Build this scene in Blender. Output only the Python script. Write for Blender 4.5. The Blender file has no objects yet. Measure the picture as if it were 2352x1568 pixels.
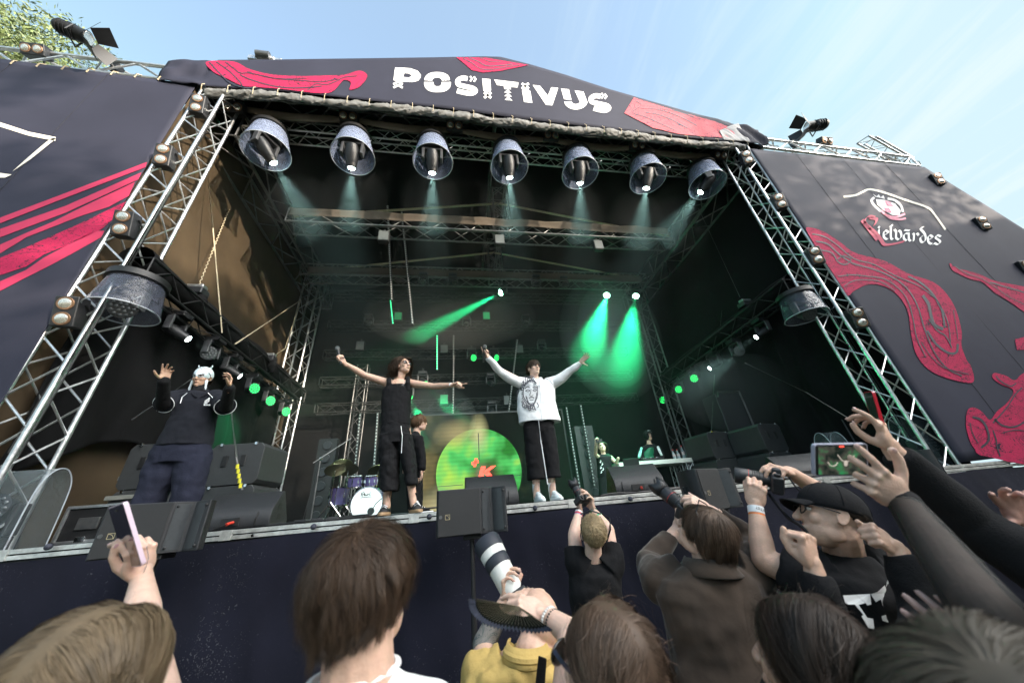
import bpy, bmesh, math, random
import numpy as np
from mathutils import Vector, Matrix, geometry
from mathutils import noise as mnoise
R = math.radians
scene = bpy.context.scene
COL = scene.collection
random.seed(7)
rng = np.random.default_rng(11)

# ------------------------------------------------------------ camera
# pixel grid used for measuring: 2352 x 1568
F, CX, CY = 758.0, 1176.0, 784.0
PITCH, YAW, ROLL = R(27.3), R(10.8), R(5.35)
HC = 1.75                                   # lens height above the ground
FWD = Vector((math.sin(YAW)*math.cos(PITCH), math.cos(YAW)*math.cos(PITCH), math.sin(PITCH)))
_r0 = Vector((math.cos(YAW), -math.sin(YAW), 0)); _u0 = _r0.cross(FWD)
RIGHT = _r0*math.cos(ROLL) - _u0*math.sin(ROLL)
UP = _u0*math.cos(ROLL) + _r0*math.sin(ROLL)
CAM = Vector((0, 0, HC))
cd = bpy.data.cameras.new('camera'); cam = bpy.data.objects.new('camera', cd); COL.objects.link(cam)
m = Matrix((RIGHT, UP, -FWD)).transposed().to_4x4(); m.translation = CAM
cam.matrix_world = m
cd.sensor_width = 36.0; cd.lens = 36.0*F/2352.0
cd.clip_start = 0.02; cd.clip_end = 3000
cd.dof.use_dof = True; cd.dof.focus_distance = 4.2; cd.dof.aperture_fstop = 2.0
scene.camera = cam
scene.render.resolution_x = 1024; scene.render.resolution_y = 682
scene.view_settings.view_transform = 'Standard'; scene.view_settings.look = 'None'
scene.view_settings.gamma = 1; scene.view_settings.use_curve_mapping = False
scene.view_settings.exposure = 2.0
scene.render.engine = 'CYCLES'

def ray(x, y):
    return (FWD*F + RIGHT*(x-CX) - UP*(y-CY))/F
def at(x, y, Y):                            # a measured pixel on the plane at stage depth Y
    d = ray(x, y); return CAM + d*(Y/d.y)
def atz(x, y, z):                           # a measured pixel at distance z along the view
    return CAM + ray(x, y)*z
def atX(x, y, X):
    d = ray(x, y); return CAM + d*(X/d.x)
def V(*a): return Vector(a)

# ------------------------------------------------------------ sky and sun
SUN_AZ, SUN_EL = R(133), R(15)              # the sun stands behind the camera to the right
w = bpy.data.worlds.new('World'); scene.world = w; w.use_nodes = True
nt = w.node_tree; nt.nodes.clear()
N = nt.nodes.new; L = nt.links.new
out = N('ShaderNodeOutputWorld'); bg = N('ShaderNodeBackground'); bg.inputs[1].default_value = 0.15
sky = N('ShaderNodeTexSky'); sky.sky_type = 'NISHITA'; sky.sun_disc = False
sky.sun_elevation = SUN_EL; sky.sun_rotation = SUN_AZ; sky.air_density = 1.0; sky.dust_density = 1.0; sky.ozone_density = 1.3
tc = N('ShaderNodeTexCoord')
# high cirrus: streaks stretched along one direction, thin over most of the sky
sep = N('ShaderNodeSeparateXYZ'); L(tc.outputs['Generated'], sep.inputs[0])
zz = N('ShaderNodeMath'); zz.operation = 'MAXIMUM'; zz.inputs[1].default_value = .08; L(sep.outputs[2], zz.inputs[0])
dx = N('ShaderNodeMath'); dx.operation = 'DIVIDE'; L(sep.outputs[0], dx.inputs[0]); L(zz.outputs[0], dx.inputs[1])
dy = N('ShaderNodeMath'); dy.operation = 'DIVIDE'; L(sep.outputs[1], dy.inputs[0]); L(zz.outputs[0], dy.inputs[1])
cmb = N('ShaderNodeCombineXYZ'); L(dx.outputs[0], cmb.inputs[0]); L(dy.outputs[0], cmb.inputs[1])
mp0 = N('ShaderNodeMapping'); mp0.inputs['Rotation'].default_value = (0, 0, R(0))
mp = N('ShaderNodeMapping'); mp.inputs['Scale'].default_value = (5.5, 1.1, 1)
L(cmb.outputs[0], mp0.inputs[0]); L(mp0.outputs[0], mp.inputs[0])
ns = N('ShaderNodeTexNoise'); ns.inputs['Scale'].default_value = 1.0; ns.inputs['Detail'].default_value = 9; ns.inputs['Roughness'].default_value = .62; ns.inputs['Distortion'].default_value = .5
L(mp.outputs[0], ns.inputs[0])
ns2 = N('ShaderNodeTexNoise'); ns2.inputs['Scale'].default_value = .9; ns2.inputs['Detail'].default_value = 3
L(cmb.outputs[0], ns2.inputs[0])
r1 = N('ShaderNodeValToRGB'); r1.color_ramp.elements[0].position = .47; r1.color_ramp.elements[1].position = .64
L(ns.outputs[0], r1.inputs[0])
r2 = N('ShaderNodeMapRange'); r2.inputs[1].default_value = -.1; r2.inputs[2].default_value = 2.4
L(dx.outputs[0], r2.inputs[0])
ml = N('ShaderNodeMath'); ml.operation = 'MULTIPLY'; L(r1.outputs[0], ml.inputs[0]); L(r2.outputs[0], ml.inputs[1])
ml2 = N('ShaderNodeMath'); ml2.operation = 'MULTIPLY'; ml2.inputs[1].default_value = .9; L(ml.outputs[0], ml2.inputs[0])
veil = N('ShaderNodeMath'); veil.operation = 'MULTIPLY_ADD'; veil.inputs[1].default_value = .22; L(r2.outputs[0], veil.inputs[0]); L(ml2.outputs[0], veil.inputs[2])
vb = N('ShaderNodeMath'); vb.operation = 'ADD'; vb.inputs[1].default_value = .32; vb.use_clamp = True; L(veil.outputs[0], vb.inputs[0])
mx = N('ShaderNodeMixRGB'); L(vb.outputs[0], mx.inputs[0])
cap = N('ShaderNodeMixRGB'); cap.blend_type = 'DARKEN'; cap.inputs[0].default_value = 1; cap.inputs[2].default_value = (1.12, 1.46, 1.64, 1); L(sky.outputs[0], cap.inputs[1]); L(cap.outputs[0], mx.inputs[1]); mx.inputs[2].default_value = (1.46, 1.62, 1.70, 1)
tint = N('ShaderNodeMixRGB'); tint.blend_type = 'MULTIPLY'; tint.inputs[0].default_value = 1; tint.inputs[2].default_value = (1.0, 1.0, 1.0, 1)
tint.inputs[2].default_value = (.92, 1.0, 1.02, 1); L(mx.outputs[0], tint.inputs[1])
# sky glow added round the sun, behind the camera, to brighten the performers
dt = N('ShaderNodeVectorMath'); dt.operation = 'DOT_PRODUCT'; L(tc.outputs['Generated'], dt.inputs[0]); dt.inputs[1].default_value = (math.sin(SUN_AZ)*math.cos(SUN_EL+.25), math.cos(SUN_AZ)*math.cos(SUN_EL+.25), math.sin(SUN_EL+.25))
gm = N('ShaderNodeMapRange'); gm.interpolation_type = 'SMOOTHSTEP'; gm.inputs[1].default_value = .76; gm.inputs[2].default_value = 1.0; gm.inputs[4].default_value = 22.0; L(dt.outputs['Value'], gm.inputs[0])
gc = N('ShaderNodeVectorMath'); gc.operation = 'SCALE'; gc.inputs[0].default_value = (1.0, .97, .93); L(gm.outputs[0], gc.inputs['Scale'])
ga = N('ShaderNodeVectorMath'); ga.operation = 'ADD'; L(tint.outputs[0], ga.inputs[0]); L(gc.outputs[0], ga.inputs[1]); L(ga.outputs[0], bg.inputs[0]); L(bg.outputs[0], out.inputs[0])

sd = bpy.data.lights.new('sun', 'SUN'); sd.energy = 2.2; sd.angle = R(.5); sd.color = (1, .86, .68)
so = bpy.data.objects.new('sun', sd); COL.objects.link(so)
sdir = Vector((math.sin(SUN_AZ)*math.cos(SUN_EL), math.cos(SUN_AZ)*math.cos(SUN_EL), math.sin(SUN_EL)))
so.rotation_euler = sdir.to_track_quat('Z', 'Y').to_euler(); so.location = (20, -20, 20)

# ------------------------------------------------------------ tagging and object helpers
ORG = {}                                    # world origin of every object, for building children in world coordinates
def tag(o, label=None, cat=None, group=None, kind=None):
    if label: o['label'] = label
    if cat: o['category'] = cat
    if group: o['group'] = group
    if kind: o['kind'] = kind
    return o
def thing(name, loc, label, cat, group=None):
    o = bpy.data.objects.new(name, None); COL.objects.link(o); o.location = loc; o.empty_display_size = .05
    ORG[o.name] = Vector(loc)
    return tag(o, label, cat, group)
def copy_tree(o, parent=None):
    c = o.copy(); COL.objects.link(c)
    if parent: c.parent = parent
    for ch in list(o.children): copy_tree(ch, c)
    return c
def basis(d, hint=(0, 0, 1)):
    d = Vector(d).normalized(); h = Vector(hint)
    if abs(d.dot(h)) > .97: h = Vector((1, 0, 0)) if abs(d.x) < .9 else Vector((0, 1, 0))
    a = d.cross(h).normalized(); b = a.cross(d).normalized()
    return a, b, d                          # side, up-ish, along

class MB:
    def __init__(s): s.v = []; s.f = []
    def add(s, vs, fs):
        o = len(s.v); s.v += [tuple(p) for p in vs]; s.f += [tuple(o+i for i in f) for f in fs]; return s
    def box(s, c, size, rot=None, taper=1.0):
        c = Vector(c); hx, hy, hz = [k/2 for k in size]; vs = []
        for z in (-1, 1):
            t = taper if z > 0 else 1
            for x, y in ((-1, -1), (1, -1), (1, 1), (-1, 1)):
                p = Vector((x*hx*t, y*hy*t, z*hz))
                if rot is not None: p = rot @ p
                vs.append(c+p)
        return s.add(vs, [(0, 3, 2, 1), (4, 5, 6, 7), (0, 1, 5, 4), (1, 2, 6, 5), (2, 3, 7, 6), (3, 0, 4, 7)])
    def cyl(s, a, b, r0, r1=None, n=8, caps=True):
        a, b = Vector(a), Vector(b); r1 = r0 if r1 is None else r1
        u, w_, d = basis(b-a); vs = []
        for p, r in ((a, r0), (b, r1)):
            for i in range(n):
                t = 2*math.pi*i/n; vs.append(p + u*(math.cos(t)*r) + w_*(math.sin(t)*r))
        fs = [(i, (i+1) % n, n+(i+1) % n, n+i) for i in range(n)]
        if caps: fs += [tuple(range(n-1, -1, -1)), tuple(range(n, 2*n))]
        return s.add(vs, fs)
    def lathe(s, a, b, prof, n=24, flat=None, caps=True): # prof: (t along a->b, radius); closed with caps
        a, b = Vector(a), Vector(b); u, w_, d = basis(b-a); ln = (b-a).length; vs = []; k = len(prof)
        for t, r in prof:
            p = a + d*(t*ln)
            for i in range(n):
                q = 2*math.pi*i/n; vs.append(p + u*(math.cos(q)*r) + w_*(math.sin(q)*r*(flat or 1)))
        fs = [(j*n+i, j*n+(i+1) % n, (j+1)*n+(i+1) % n, (j+1)*n+i) for j in range(k-1) for i in range(n)]
        if caps and prof[0][1] > 0: fs.append(tuple(range(n-1, -1, -1)))
        if caps and prof[-1][1] > 0: fs.append(tuple(range((k-1)*n, k*n)))
        return s.add(vs, fs)
    def ell(s, c, ax, ay=None, az=None, n=14, m=9):    # ax, ay, az: half-axis vectors, or three radii
        c = Vector(c)
        if ay is None: ax, ay, az = Vector((ax, 0, 0)), Vector((0, ax, 0)), Vector((0, 0, ax))
        elif not isinstance(ax, Vector): ax, ay, az = Vector((ax, 0, 0)), Vector((0, ay, 0)), Vector((0, 0, az))
        vs = [c+az]
        for j in range(1, m):
            t = math.pi*j/m
            for i in range(n):
                q = 2*math.pi*i/n; vs.append(c + az*math.cos(t) + (ax*math.cos(q)+ay*math.sin(q))*math.sin(t))
        vs.append(c-az); e = len(vs)-1
        fs = [(0, 1+i, 1+(i+1) % n) for i in range(n)]
        for j in range(m-2):
            for i in range(n):
                fs.append((1+j*n+i, 1+(j+1)*n+i, 1+(j+1)*n+(i+1) % n, 1+j*n+(i+1) % n))
        fs += [(1+(m-2)*n+i, e, 1+(m-2)*n+(i+1) % n) for i in range(n)]
        return s.add(vs, fs)
    def rc(s, a, b, ra, rb=None, n=12):                # round-ended tapered limb
        a, b = Vector(a), Vector(b); rb = ra if rb is None else rb
        if (b-a).length < 1e-5: return s.ell(a, ra)
        ln = (b-a).length
        prof = [(-ra/ln, 0.0001), (-ra*.87/ln, ra*.5), (-ra*.5/ln, ra*.87), (0, ra), (1, rb), (1+rb*.5/ln, rb*.87), (1+rb*.87/ln, rb*.5), (1+rb/ln, 0.0001)]
        return s.lathe(a, b, prof, n)
    def path(s, pts, rr, n=8, closed=False):           # tube through points; rr one radius or one per point
        pts = [Vector(p) for p in pts]; k = len(pts)
        rs = rr if isinstance(rr, (list, tuple)) else [rr]*k
        vs = []; prev = None
        for j, p in enumerate(pts):
            d = (pts[min(j+1, k-1)] - pts[max(j-1, 0)])
            if d.length < 1e-9: d = Vector((0, 0, 1))
            d.normalize()
            if prev is None: u, w_, _ = basis(d)
            else:
                u = (prev - d*prev.dot(d))
                u = u.normalized() if u.length > 1e-6 else basis(d)[0]
                w_ = u.cross(d)*-1
            prev = u
            for i in range(n):
                q = 2*math.pi*i/n; vs.append(p + u*(math.cos(q)*rs[j]) + w_*(math.sin(q)*rs[j]))
        fs = [(j*n+i, j*n+(i+1) % n, (j+1)*n+(i+1) % n, (j+1)*n+i) for j in range(k-1) for i in range(n)]
        fs += [tuple(range(n-1, -1, -1)), tuple(range((k-1)*n, k*n))]
        return s.add(vs, fs)
    def poly(s, pts):                                  # flat tessellated polygon
        pts = [Vector(p) for p in pts]
        return s.add(pts, geometry.tessellate_polygon([pts]))
    def prism(s, pts, off):                            # polygon pushed along off, closed
        pts = [Vector(p) for p in pts]; off = Vector(off); n = len(pts)
        tri = geometry.tessellate_polygon([pts])
        fs = [tuple(t) for t in tri] + [tuple(n+i for i in reversed(t)) for t in tri]
        fs += [(i, (i+1) % n, n+(i+1) % n, n+i) for i in range(n)]
        return s.add(pts+[p+off for p in pts], fs)
    def grid(s, fn, nu, nv):
        vs = [fn(i/nu, j/nv) for j in range(nv+1) for i in range(nu+1)]
        return s.add(vs, [(j*(nu+1)+i, j*(nu+1)+i+1, (j+1)*(nu+1)+i+1, (j+1)*(nu+1)+i) for j in range(nv) for i in range(nu)])
    def build(s, name, mat, parent=None, smooth=True, bevel=0, solid=0, voxel=0, sm=0, disp=None, angle=40):
        org = ORG.get(parent.name, Vector((0, 0, 0))) if parent else Vector((0, 0, 0))
        me = bpy.data.meshes.new(name)
        me.from_pydata([(p[0]-org.x, p[1]-org.y, p[2]-org.z) for p in s.v], [], s.f)
        me.update()
        bm = bmesh.new(); bm.from_mesh(me); bmesh.ops.recalc_face_normals(bm, faces=bm.faces); bm.to_mesh(me); bm.free()
        me.materials.append(mat)
        o = bpy.data.objects.new(name, me); COL.objects.link(o)
        if parent: o.parent = parent
        ORG[o.name] = org
        if smooth:
            me.polygons.foreach_set('use_smooth', [True]*len(me.polygons))
        if bevel:
            b = o.modifiers.new('bevel', 'BEVEL'); b.width = bevel; b.segments = 2; b.limit_method = 'ANGLE'; b.angle_limit = R(35); b.harden_normals = True
        elif smooth and not voxel:
            try: me.set_sharp_from_angle(angle=R(angle))
            except Exception: pass
        if solid:
            b = o.modifiers.new('solid', 'SOLIDIFY'); b.thickness = solid
        if voxel:
            b = o.modifiers.new('remesh', 'REMESH'); b.mode = 'VOXEL'; b.voxel_size = voxel; b.use_smooth_shade = True
            if sm:
                b = o.modifiers.new('smooth', 'SMOOTH'); b.factor = .5; b.iterations = sm
        if disp:                                       # (strength, noise size)
            t = bpy.data.textures.new('folds', 'CLOUDS'); t.noise_scale = disp[1]; t.noise_depth = 1
            b = o.modifiers.new('folds', 'DISPLACE'); b.texture = t; b.strength = disp[0]; b.mid_level = .5; b.texture_coords = 'LOCAL'
        return o

# ------------------------------------------------------------ materials
MATS = {}
def mat(name, col, rough=.6, metal=0.0, var=.12, nscale=6.0, bump=0.0, bscale=60.0, emit=None, es=0.0, spec=.5, sheen=0.0, sss=0.0, coat=0.0, trans=0.0, island=0.0, stretch=None, col2=None, edge=.5, w2=.06):
    if name in MATS: return MATS[name]
    m = bpy.data.materials.new(name); m.use_nodes = True; MATS[name] = m
    t = m.node_tree; b = t.nodes['Principled BSDF']; Nn = t.nodes.new; Ll = t.links.new
    b.inputs['Roughness'].default_value = rough; b.inputs['Metallic'].default_value = metal
    b.inputs['Specular IOR Level'].default_value = spec
    c = (*col, 1)
    tcn = Nn('ShaderNodeTexCoord'); src = tcn.outputs['Object']
    if stretch:
        mpp = Nn('ShaderNodeMapping'); mpp.inputs['Scale'].default_value = stretch; Ll(src, mpp.inputs[0]); src = mpp.outputs[0]
    n1 = Nn('ShaderNodeTexNoise'); n1.inputs['Scale'].default_value = nscale; n1.inputs['Detail'].default_value = 6; n1.inputs['Roughness'].default_value = .6
    Ll(src, n1.inputs[0])
    rmp = Nn('ShaderNodeValToRGB'); rmp.color_ramp.elements[0].position = .3; rmp.color_ramp.elements[1].position = .7
    if col2 is not None:
        rmp.color_ramp.elements[0].position = edge-w2; rmp.color_ramp.elements[1].position = edge+w2
        rmp.color_ramp.elements[0].color = (*col2, 1); rmp.color_ramp.elements[1].color = c
    else:
        rmp.color_ramp.elements[0].color = tuple(k*(1-var) for k in col)+(1,); rmp.color_ramp.elements[1].color = tuple(min(1, k*(1+var)) for k in col)+(1,)
    Ll(n1.outputs[0], rmp.inputs[0]); last = rmp.outputs[0]
    if island:
        g = Nn('ShaderNodeNewGeometry'); mr = Nn('ShaderNodeMapRange'); mr.inputs[3].default_value = 1-island; mr.inputs[4].default_value = 1+island
        Ll(g.outputs['Random Per Island'], mr.inputs[0])
        mm = Nn('ShaderNodeVectorMath'); mm.operation = 'SCALE'; Ll(last, mm.inputs[0]); Ll(mr.outputs[0], mm.inputs['Scale']); last = mm.outputs[0]
    Ll(last, b.inputs['Base Color'])
    if bump:
        n2 = Nn('ShaderNodeTexNoise'); n2.inputs['Scale'].default_value = bscale; n2.inputs['Detail'].default_value = 5
        Ll(src, n2.inputs[0]); bp = Nn('ShaderNodeBump'); bp.inputs['Strength'].default_value = bump; bp.inputs['Distance'].default_value = .02
        Ll(n2.outputs[0], bp.inputs['Height']); Ll(bp.outputs[0], b.inputs['Normal'])
    if emit: b.inputs['Emission Color'].default_value = (*emit, 1); b.inputs['Emission Strength'].default_value = es
    if sheen: b.inputs['Sheen Weight'].default_value = sheen; b.inputs['Sheen Roughness'].default_value = .4
    if sss: b.inputs['Subsurface Weight'].default_value = sss; b.inputs['Subsurface Radius'].default_value = (.02, .008, .004); b.inputs['Subsurface Scale'].default_value = .5
    if coat: b.inputs['Coat Weight'].default_value = coat; b.inputs['Coat Roughness'].default_value = .15
    if trans: b.inputs['Transmission Weight'].default_value = trans
    return m
def film(name, col, alpha, rough=.08, wave=.0):
    """thin clear plastic: mostly see-through, glossy, lightly crinkled"""
    if name in MATS: return MATS[name]
    m = bpy.data.materials.new(name); m.use_nodes = True; MATS[name] = m
    t = m.node_tree; t.nodes.clear(); Nn = t.nodes.new; Ll = t.links.new
    o = Nn('ShaderNodeOutputMaterial'); mx = Nn('ShaderNodeMixShader'); tr = Nn('ShaderNodeBsdfTransparent'); p = Nn('ShaderNodeBsdfPrincipled')
    tr.inputs[0].default_value = (.93, .95, .97, 1)
    p.inputs['Base Color'].default_value = (*col, 1); p.inputs['Roughness'].default_value = rough; p.inputs['Specular IOR Level'].default_value = .9
    n1 = Nn('ShaderNodeTexNoise'); n1.inputs['Scale'].default_value = 7; n1.inputs['Detail'].default_value = 3; n1.inputs['Distortion'].default_value = 1.5
    tcn = Nn('ShaderNodeTexCoord'); Ll(tcn.outputs['Object'], n1.inputs[0])
    bp = Nn('ShaderNodeBump'); bp.inputs['Strength'].default_value = wave; bp.inputs['Distance'].default_value = .06; Ll(n1.outputs[0], bp.inputs['Height']); Ll(bp.outputs[0], p.inputs['Normal'])
    fr = Nn('ShaderNodeLayerWeight'); fr.inputs[0].default_value = .35; Ll(bp.outputs[0], fr.inputs['Normal'])
    ma = Nn('ShaderNodeMath'); ma.operation = 'MULTIPLY_ADD'; ma.inputs[1].default_value = .75; ma.inputs[2].default_value = alpha; ma.use_clamp = True
    Ll(fr.outputs['Facing'], ma.inputs[0]); Ll(ma.outputs[0], mx.inputs[0]); Ll(tr.outputs[0], mx.inputs[1]); Ll(p.outputs[0], mx.inputs[2]); Ll(mx.outputs[0], o.inputs[0])
    return m
def marble(name, col, dark, scale=3.0, thr=.5, dist=3.0, rough=.75, st=(1, 1, 1)):
    """printed swirl: two inks with a hard torn edge between them"""
    if name in MATS: return MATS[name]
    m = bpy.data.materials.new(name); m.use_nodes = True; MATS[name] = m
    t = m.node_tree; b = t.nodes['Principled BSDF']; Nn = t.nodes.new; Ll = t.links.new
    tcn = Nn('ShaderNodeTexCoord'); mp = Nn('ShaderNodeMapping'); mp.inputs['Scale'].default_value = st; Ll(tcn.outputs['Object'], mp.inputs[0])
    n0 = Nn('ShaderNodeTexNoise'); n0.inputs['Scale'].default_value = scale*.8; n0.inputs['Detail'].default_value = 4; n0.inputs['Distortion'].default_value = dist*.4; Ll(mp.outputs[0], n0.inputs[0])
    n1 = Nn('ShaderNodeTexNoise'); n1.noise_dimensions = '1D'; n1.inputs['Scale'].default_value = 5.5; n1.inputs['Detail'].default_value = 3; sc0 = Nn('ShaderNodeMath'); sc0.operation = 'MULTIPLY'; sc0.inputs[1].default_value = 3.0; Ll(n0.outputs[0], sc0.inputs[0]); Ll(sc0.outputs[0], n1.inputs['W'])
    r = Nn('ShaderNodeValToRGB'); r.color_ramp.interpolation = 'CONSTANT'; e = r.color_ramp.elements
    e[0].position = 0; e[0].color = (*col, 1); e[1].position = thr; e[1].color = (*dark, 1)
    e2 = e.new(thr+.035); e2.color = (*col, 1); e3 = e.new(thr+.12); e3.color = (*dark, 1); e4 = e.new(thr+.14); e4.color = (*col, 1)
    Ll(n1.outputs[0], r.inputs[0]); Ll(r.outputs[0], b.inputs['Base Color'])
    b.inputs['Roughness'].default_value = rough; b.inputs['Specular IOR Level'].default_value = .14
    return m
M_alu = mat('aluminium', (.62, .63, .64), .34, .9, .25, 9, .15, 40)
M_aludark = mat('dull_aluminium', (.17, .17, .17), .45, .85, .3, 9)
M_black = mat('black_paint', (.010, .010, .011), .5, 0, .3, 20, .1, 200)
M_plastic = mat('black_plastic', (.02, .021, .024), .38, 0, .25, 30, .2, 400)
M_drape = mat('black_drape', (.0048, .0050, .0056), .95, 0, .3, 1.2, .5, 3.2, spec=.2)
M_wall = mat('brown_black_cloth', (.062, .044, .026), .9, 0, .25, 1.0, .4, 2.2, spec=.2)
M_roof = mat('roof_cloth', (.0035, .004, .0045), .95, 0, .3, 1.0, .3, 2, spec=.2)
M_banner = mat('banner_navy', (.029, .030, .046), .7, 0, .15, .7, .12, 2.0, spec=.14)
M_hem = mat('grey_hem_cloth', (.16, .16, .155), .7, 0, .3, 5, .6, 14)
M_strip = mat('brown_strip_cloth', (.085, .064, .046), .85, 0, .3, 1.5, .4, 5)
M_skirt = mat('skirt_cloth', (.0062, .0068, .0150), .95, 0, .25, 1.3, .5, 2.6, spec=.25)
def dust(m, col, thr=.70, sc=38):
    t = m.node_tree; b = t.nodes['Principled BSDF']; l0 = b.inputs['Base Color'].links[0].from_socket; tcn = t.nodes.new('ShaderNodeTexCoord'); n = t.nodes.new('ShaderNodeTexNoise'); n.inputs['Scale'].default_value = sc; n.inputs['Detail'].default_value = 2; n.inputs['Distortion'].default_value = 2
    n2 = t.nodes.new('ShaderNodeTexNoise'); n2.inputs['Scale'].default_value = 1.7; ad = t.nodes.new('ShaderNodeMath'); ad.operation = 'MULTIPLY_ADD'; ad.inputs[1].default_value = .35; t.links.new(tcn.outputs['Object'], n.inputs[0]); t.links.new(tcn.outputs['Object'], n2.inputs[0]); t.links.new(n2.outputs[0], ad.inputs[0]); t.links.new(n.outputs[0], ad.inputs[2])
    r = t.nodes.new('ShaderNodeValToRGB'); r.color_ramp.elements[0].position = thr+.17; r.color_ramp.elements[1].position = thr+.21; t.links.new(ad.outputs[0], r.inputs[0]); mx = t.nodes.new('ShaderNodeMixRGB'); mx.inputs[2].default_value = (*col, 1); t.links.new(r.outputs[0], mx.inputs[0]); t.links.new(l0, mx.inputs[1]); t.links.new(mx.outputs[0], b.inputs['Base Color'])
dust(M_skirt, (.05, .05, .06))
M_floor = mat('stage_floor', (.012, .012, .012), .6, 0, .3, 3)
M_edge = mat('edge_rail', (.60, .60, .58), .4, .7, .3, 14)
M_red = mat('banner_red', (.40, .018, .070), .7, 0, .1, 2)
M_redm = marble('banner_red_marble', (.40, .018, .070), (.0165, .0175, .032), 1.6, .50, 4.5)
M_redt = marble('banner_red_torn', (.40, .018, .070), (.0165, .0175, .032), 2.2, .46, 1.4, st=(1, 1, 2.4))
M_redp = marble('banner_pale_red', (.56, .11, .13), (.045, .05, .085), 1.1, .5, 3.5)
M_cream = mat('banner_cream', (.72, .68, .58), .7)
M_white = mat('print_white', (.80, .80, .80), .65, 0, .03)
M_cable = mat('cable_rubber', (.012, .012, .012), .5)
M_rope = mat('rope', (.45, .38, .26), .8, 0, .3, 60)
M_lens = mat('lens_glass', (.03, .03, .035), .08, 0, .1, coat=1)
M_reflector = mat('lamp_reflector', (.75, .72, .66), .2, .8, .2, 40)
M_copper = mat('copper_ring', (.35, .2, .12), .35, .7)
M_grille = mat('speaker_grille', (.014, .0145, .016), .55, 0, .25, 200, .35, 900)
M_cabinet = mat('speaker_cabinet', (.019, .020, .023), .45, 0, .15, 60, .3, 500)
M_gold = mat('badge_gold', (.5, .42, .25), .4, .4)
M_chrome = mat('chrome', (.75, .76, .78), .12, 1, .1)
M_rubber = mat('rubber', (.015, .015, .015), .7)
M_wood = mat('worn_wood', (.18, .19, .17), .8, 0, .3, 5, .3, 20)
def glow(name, col, s): return mat(name, col, .5, emit=col, es=s)
M_gw = glow('lit_white_lens', (.75, 1, .93), 14)
M_gg = glow('lit_green_lens', (.03, 1, .17), .55)
M_gg2 = glow('lit_green_bright', (.35, 1, .6), 22)
M_hood = film('hood_plastic', (.36, .43, .62), .12, .12, .45)
M_hood3 = film('hood_plastic_dim', (.10, .11, .15), .22, .10, .5)
M_hood2 = film('cover_plastic', (.22, .27, .29), .015, .12, .4)
M_rim = mat('hood_rim', (.42, .45, .50), .25, 0, .1)
# ============================================================ SETTING
FL = HC + .08                                # stage floor height
YE = 4.0                                     # front edge of the stage
def ab(p): return Vector(p)+CAM              # point given relative to the lens
g = MB().grid(lambda u, v: (-300+600*u, -300+600*v, 0), 24, 24).build('ground', mat('grass_and_gravel', (.07, .075, .045), .95, 0, .4, .6, .3, 8))
tag(g, kind='structure')

# stage deck
t = thing('stage_deck', (1.2, 7, 0), 'dark stage floor raised above the pit with a bright metal rail along its front', 'stage')
MB().box((1.2, 7.3, FL-.06), (13.6, 6.6, .12)).build('deck_panel', M_floor, t)
eg = MB()
for i in range(8):
    x0 = -5.6+i*1.72
    eg.box((x0+.855, YE-.012, FL-.022), (1.70, .03, .036)); eg.box((x0+.855, YE-.012, FL-.068), (1.70, .026, .034))
    eg.box((x0+1.715, YE-.016, FL-.045), (.10, .03, .088))
eg.build('edge_rail', M_edge, t, bevel=.002)
for i in range(6):
    for j in range(2): MB().cyl((-5+i*2.4, 4.6+j*5, 0), (-5+i*2.4, 4.6+j*5, FL-.12), .04, n=10).build('leg', M_aludark, t)
# skirt cloth with its ties
def skirt_pt(u, v):
    x = -6.4+15.4*u; z = (FL-.085)*(1-v)
    d = .5*(v**.6)
    sag = .018*abs(math.sin(x*2.15)) if v < .01 else 0
    n_ = mnoise.noise(Vector((x*1.6, 0, z*.5)))*.10 + mnoise.noise(Vector((x*5.5+z*1.2, 3, z*.7)))*.06 + abs(mnoise.noise(Vector((x*2.6-z*1.1, 9, z*.3))))*.12*v + mnoise.noise(Vector((x*.7+z*.9, 7, z*1.3)))*.16
    return (x, YE-.045-n_*d*1.3, z-sag)
t = thing('stage_skirt', (1.2, YE, 0), 'dark navy cloth hung below the edge of the stage down to the pit', 'stage skirt')
MB().grid(skirt_pt, 260, 40).build('cloth', M_skirt, t)
for (x, y) in ((111, 1255), (720, 1209), (986, 1186), (1229, 1166), (1448, 1145), (2006, 1083), (2150, 1068)):
    p = at(x, y, YE-.07); MB().ell(p, .027).build('tie_ball', mat('dark_ball', (.03, .033, .05), .7), t)
for (x, y) in ((580, 1229), (1560, 1138), (1770, 1120)):
    p = at(x, y, YE-.06); MB().lathe(p+V(0, .01, 0), p-V(0, .006, 0), [(0, .006), (0, .013), (1, .013), (1, .006)], 16).build('eyelet', M_chrome, t)

# ------------------------------------------------------------ trusses
def truss_mesh(parent, a, b, wv, hv, bay, r=.024, rl=.011, m=None, faces=(0, 1, 2, 3), sep=True):
    """box truss from a to b; wv and hv are full cross vectors; a and b are the centre line"""
    m = m or M_alu; a, b = Vector(a), Vector(b); wv, hv = Vector(wv), Vector(hv)
    cs = [(-.5, -.5), (.5, -.5), (.5, .5), (-.5, .5)]
    cor = [wv*i+hv*j for i, j in cs]
    for c in cor: MB().cyl(a+c, b+c, r, n=10).build('chord', m, parent)
    n = max(1, round((b-a).length/bay)); d = (b-a)/n; lm = MB()
    for k in range(4):
        if k not in faces: continue
        p, q = cor[k], cor[(k+1) % 4]
        for i in range(n):
            s, e = a+d*i, a+d*(i+1)
            if i % 2: p_, q_ = q, p
            else: p_, q_ = p, q
            lm.cyl(s+p_, e+q_, rl, n=6, caps=False)
        for i in (0, n): lm.cyl(a+d*i+p, a+d*i+q, rl*1.2, n=6, caps=False)
    lm.build('lacing', m, parent)
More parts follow.
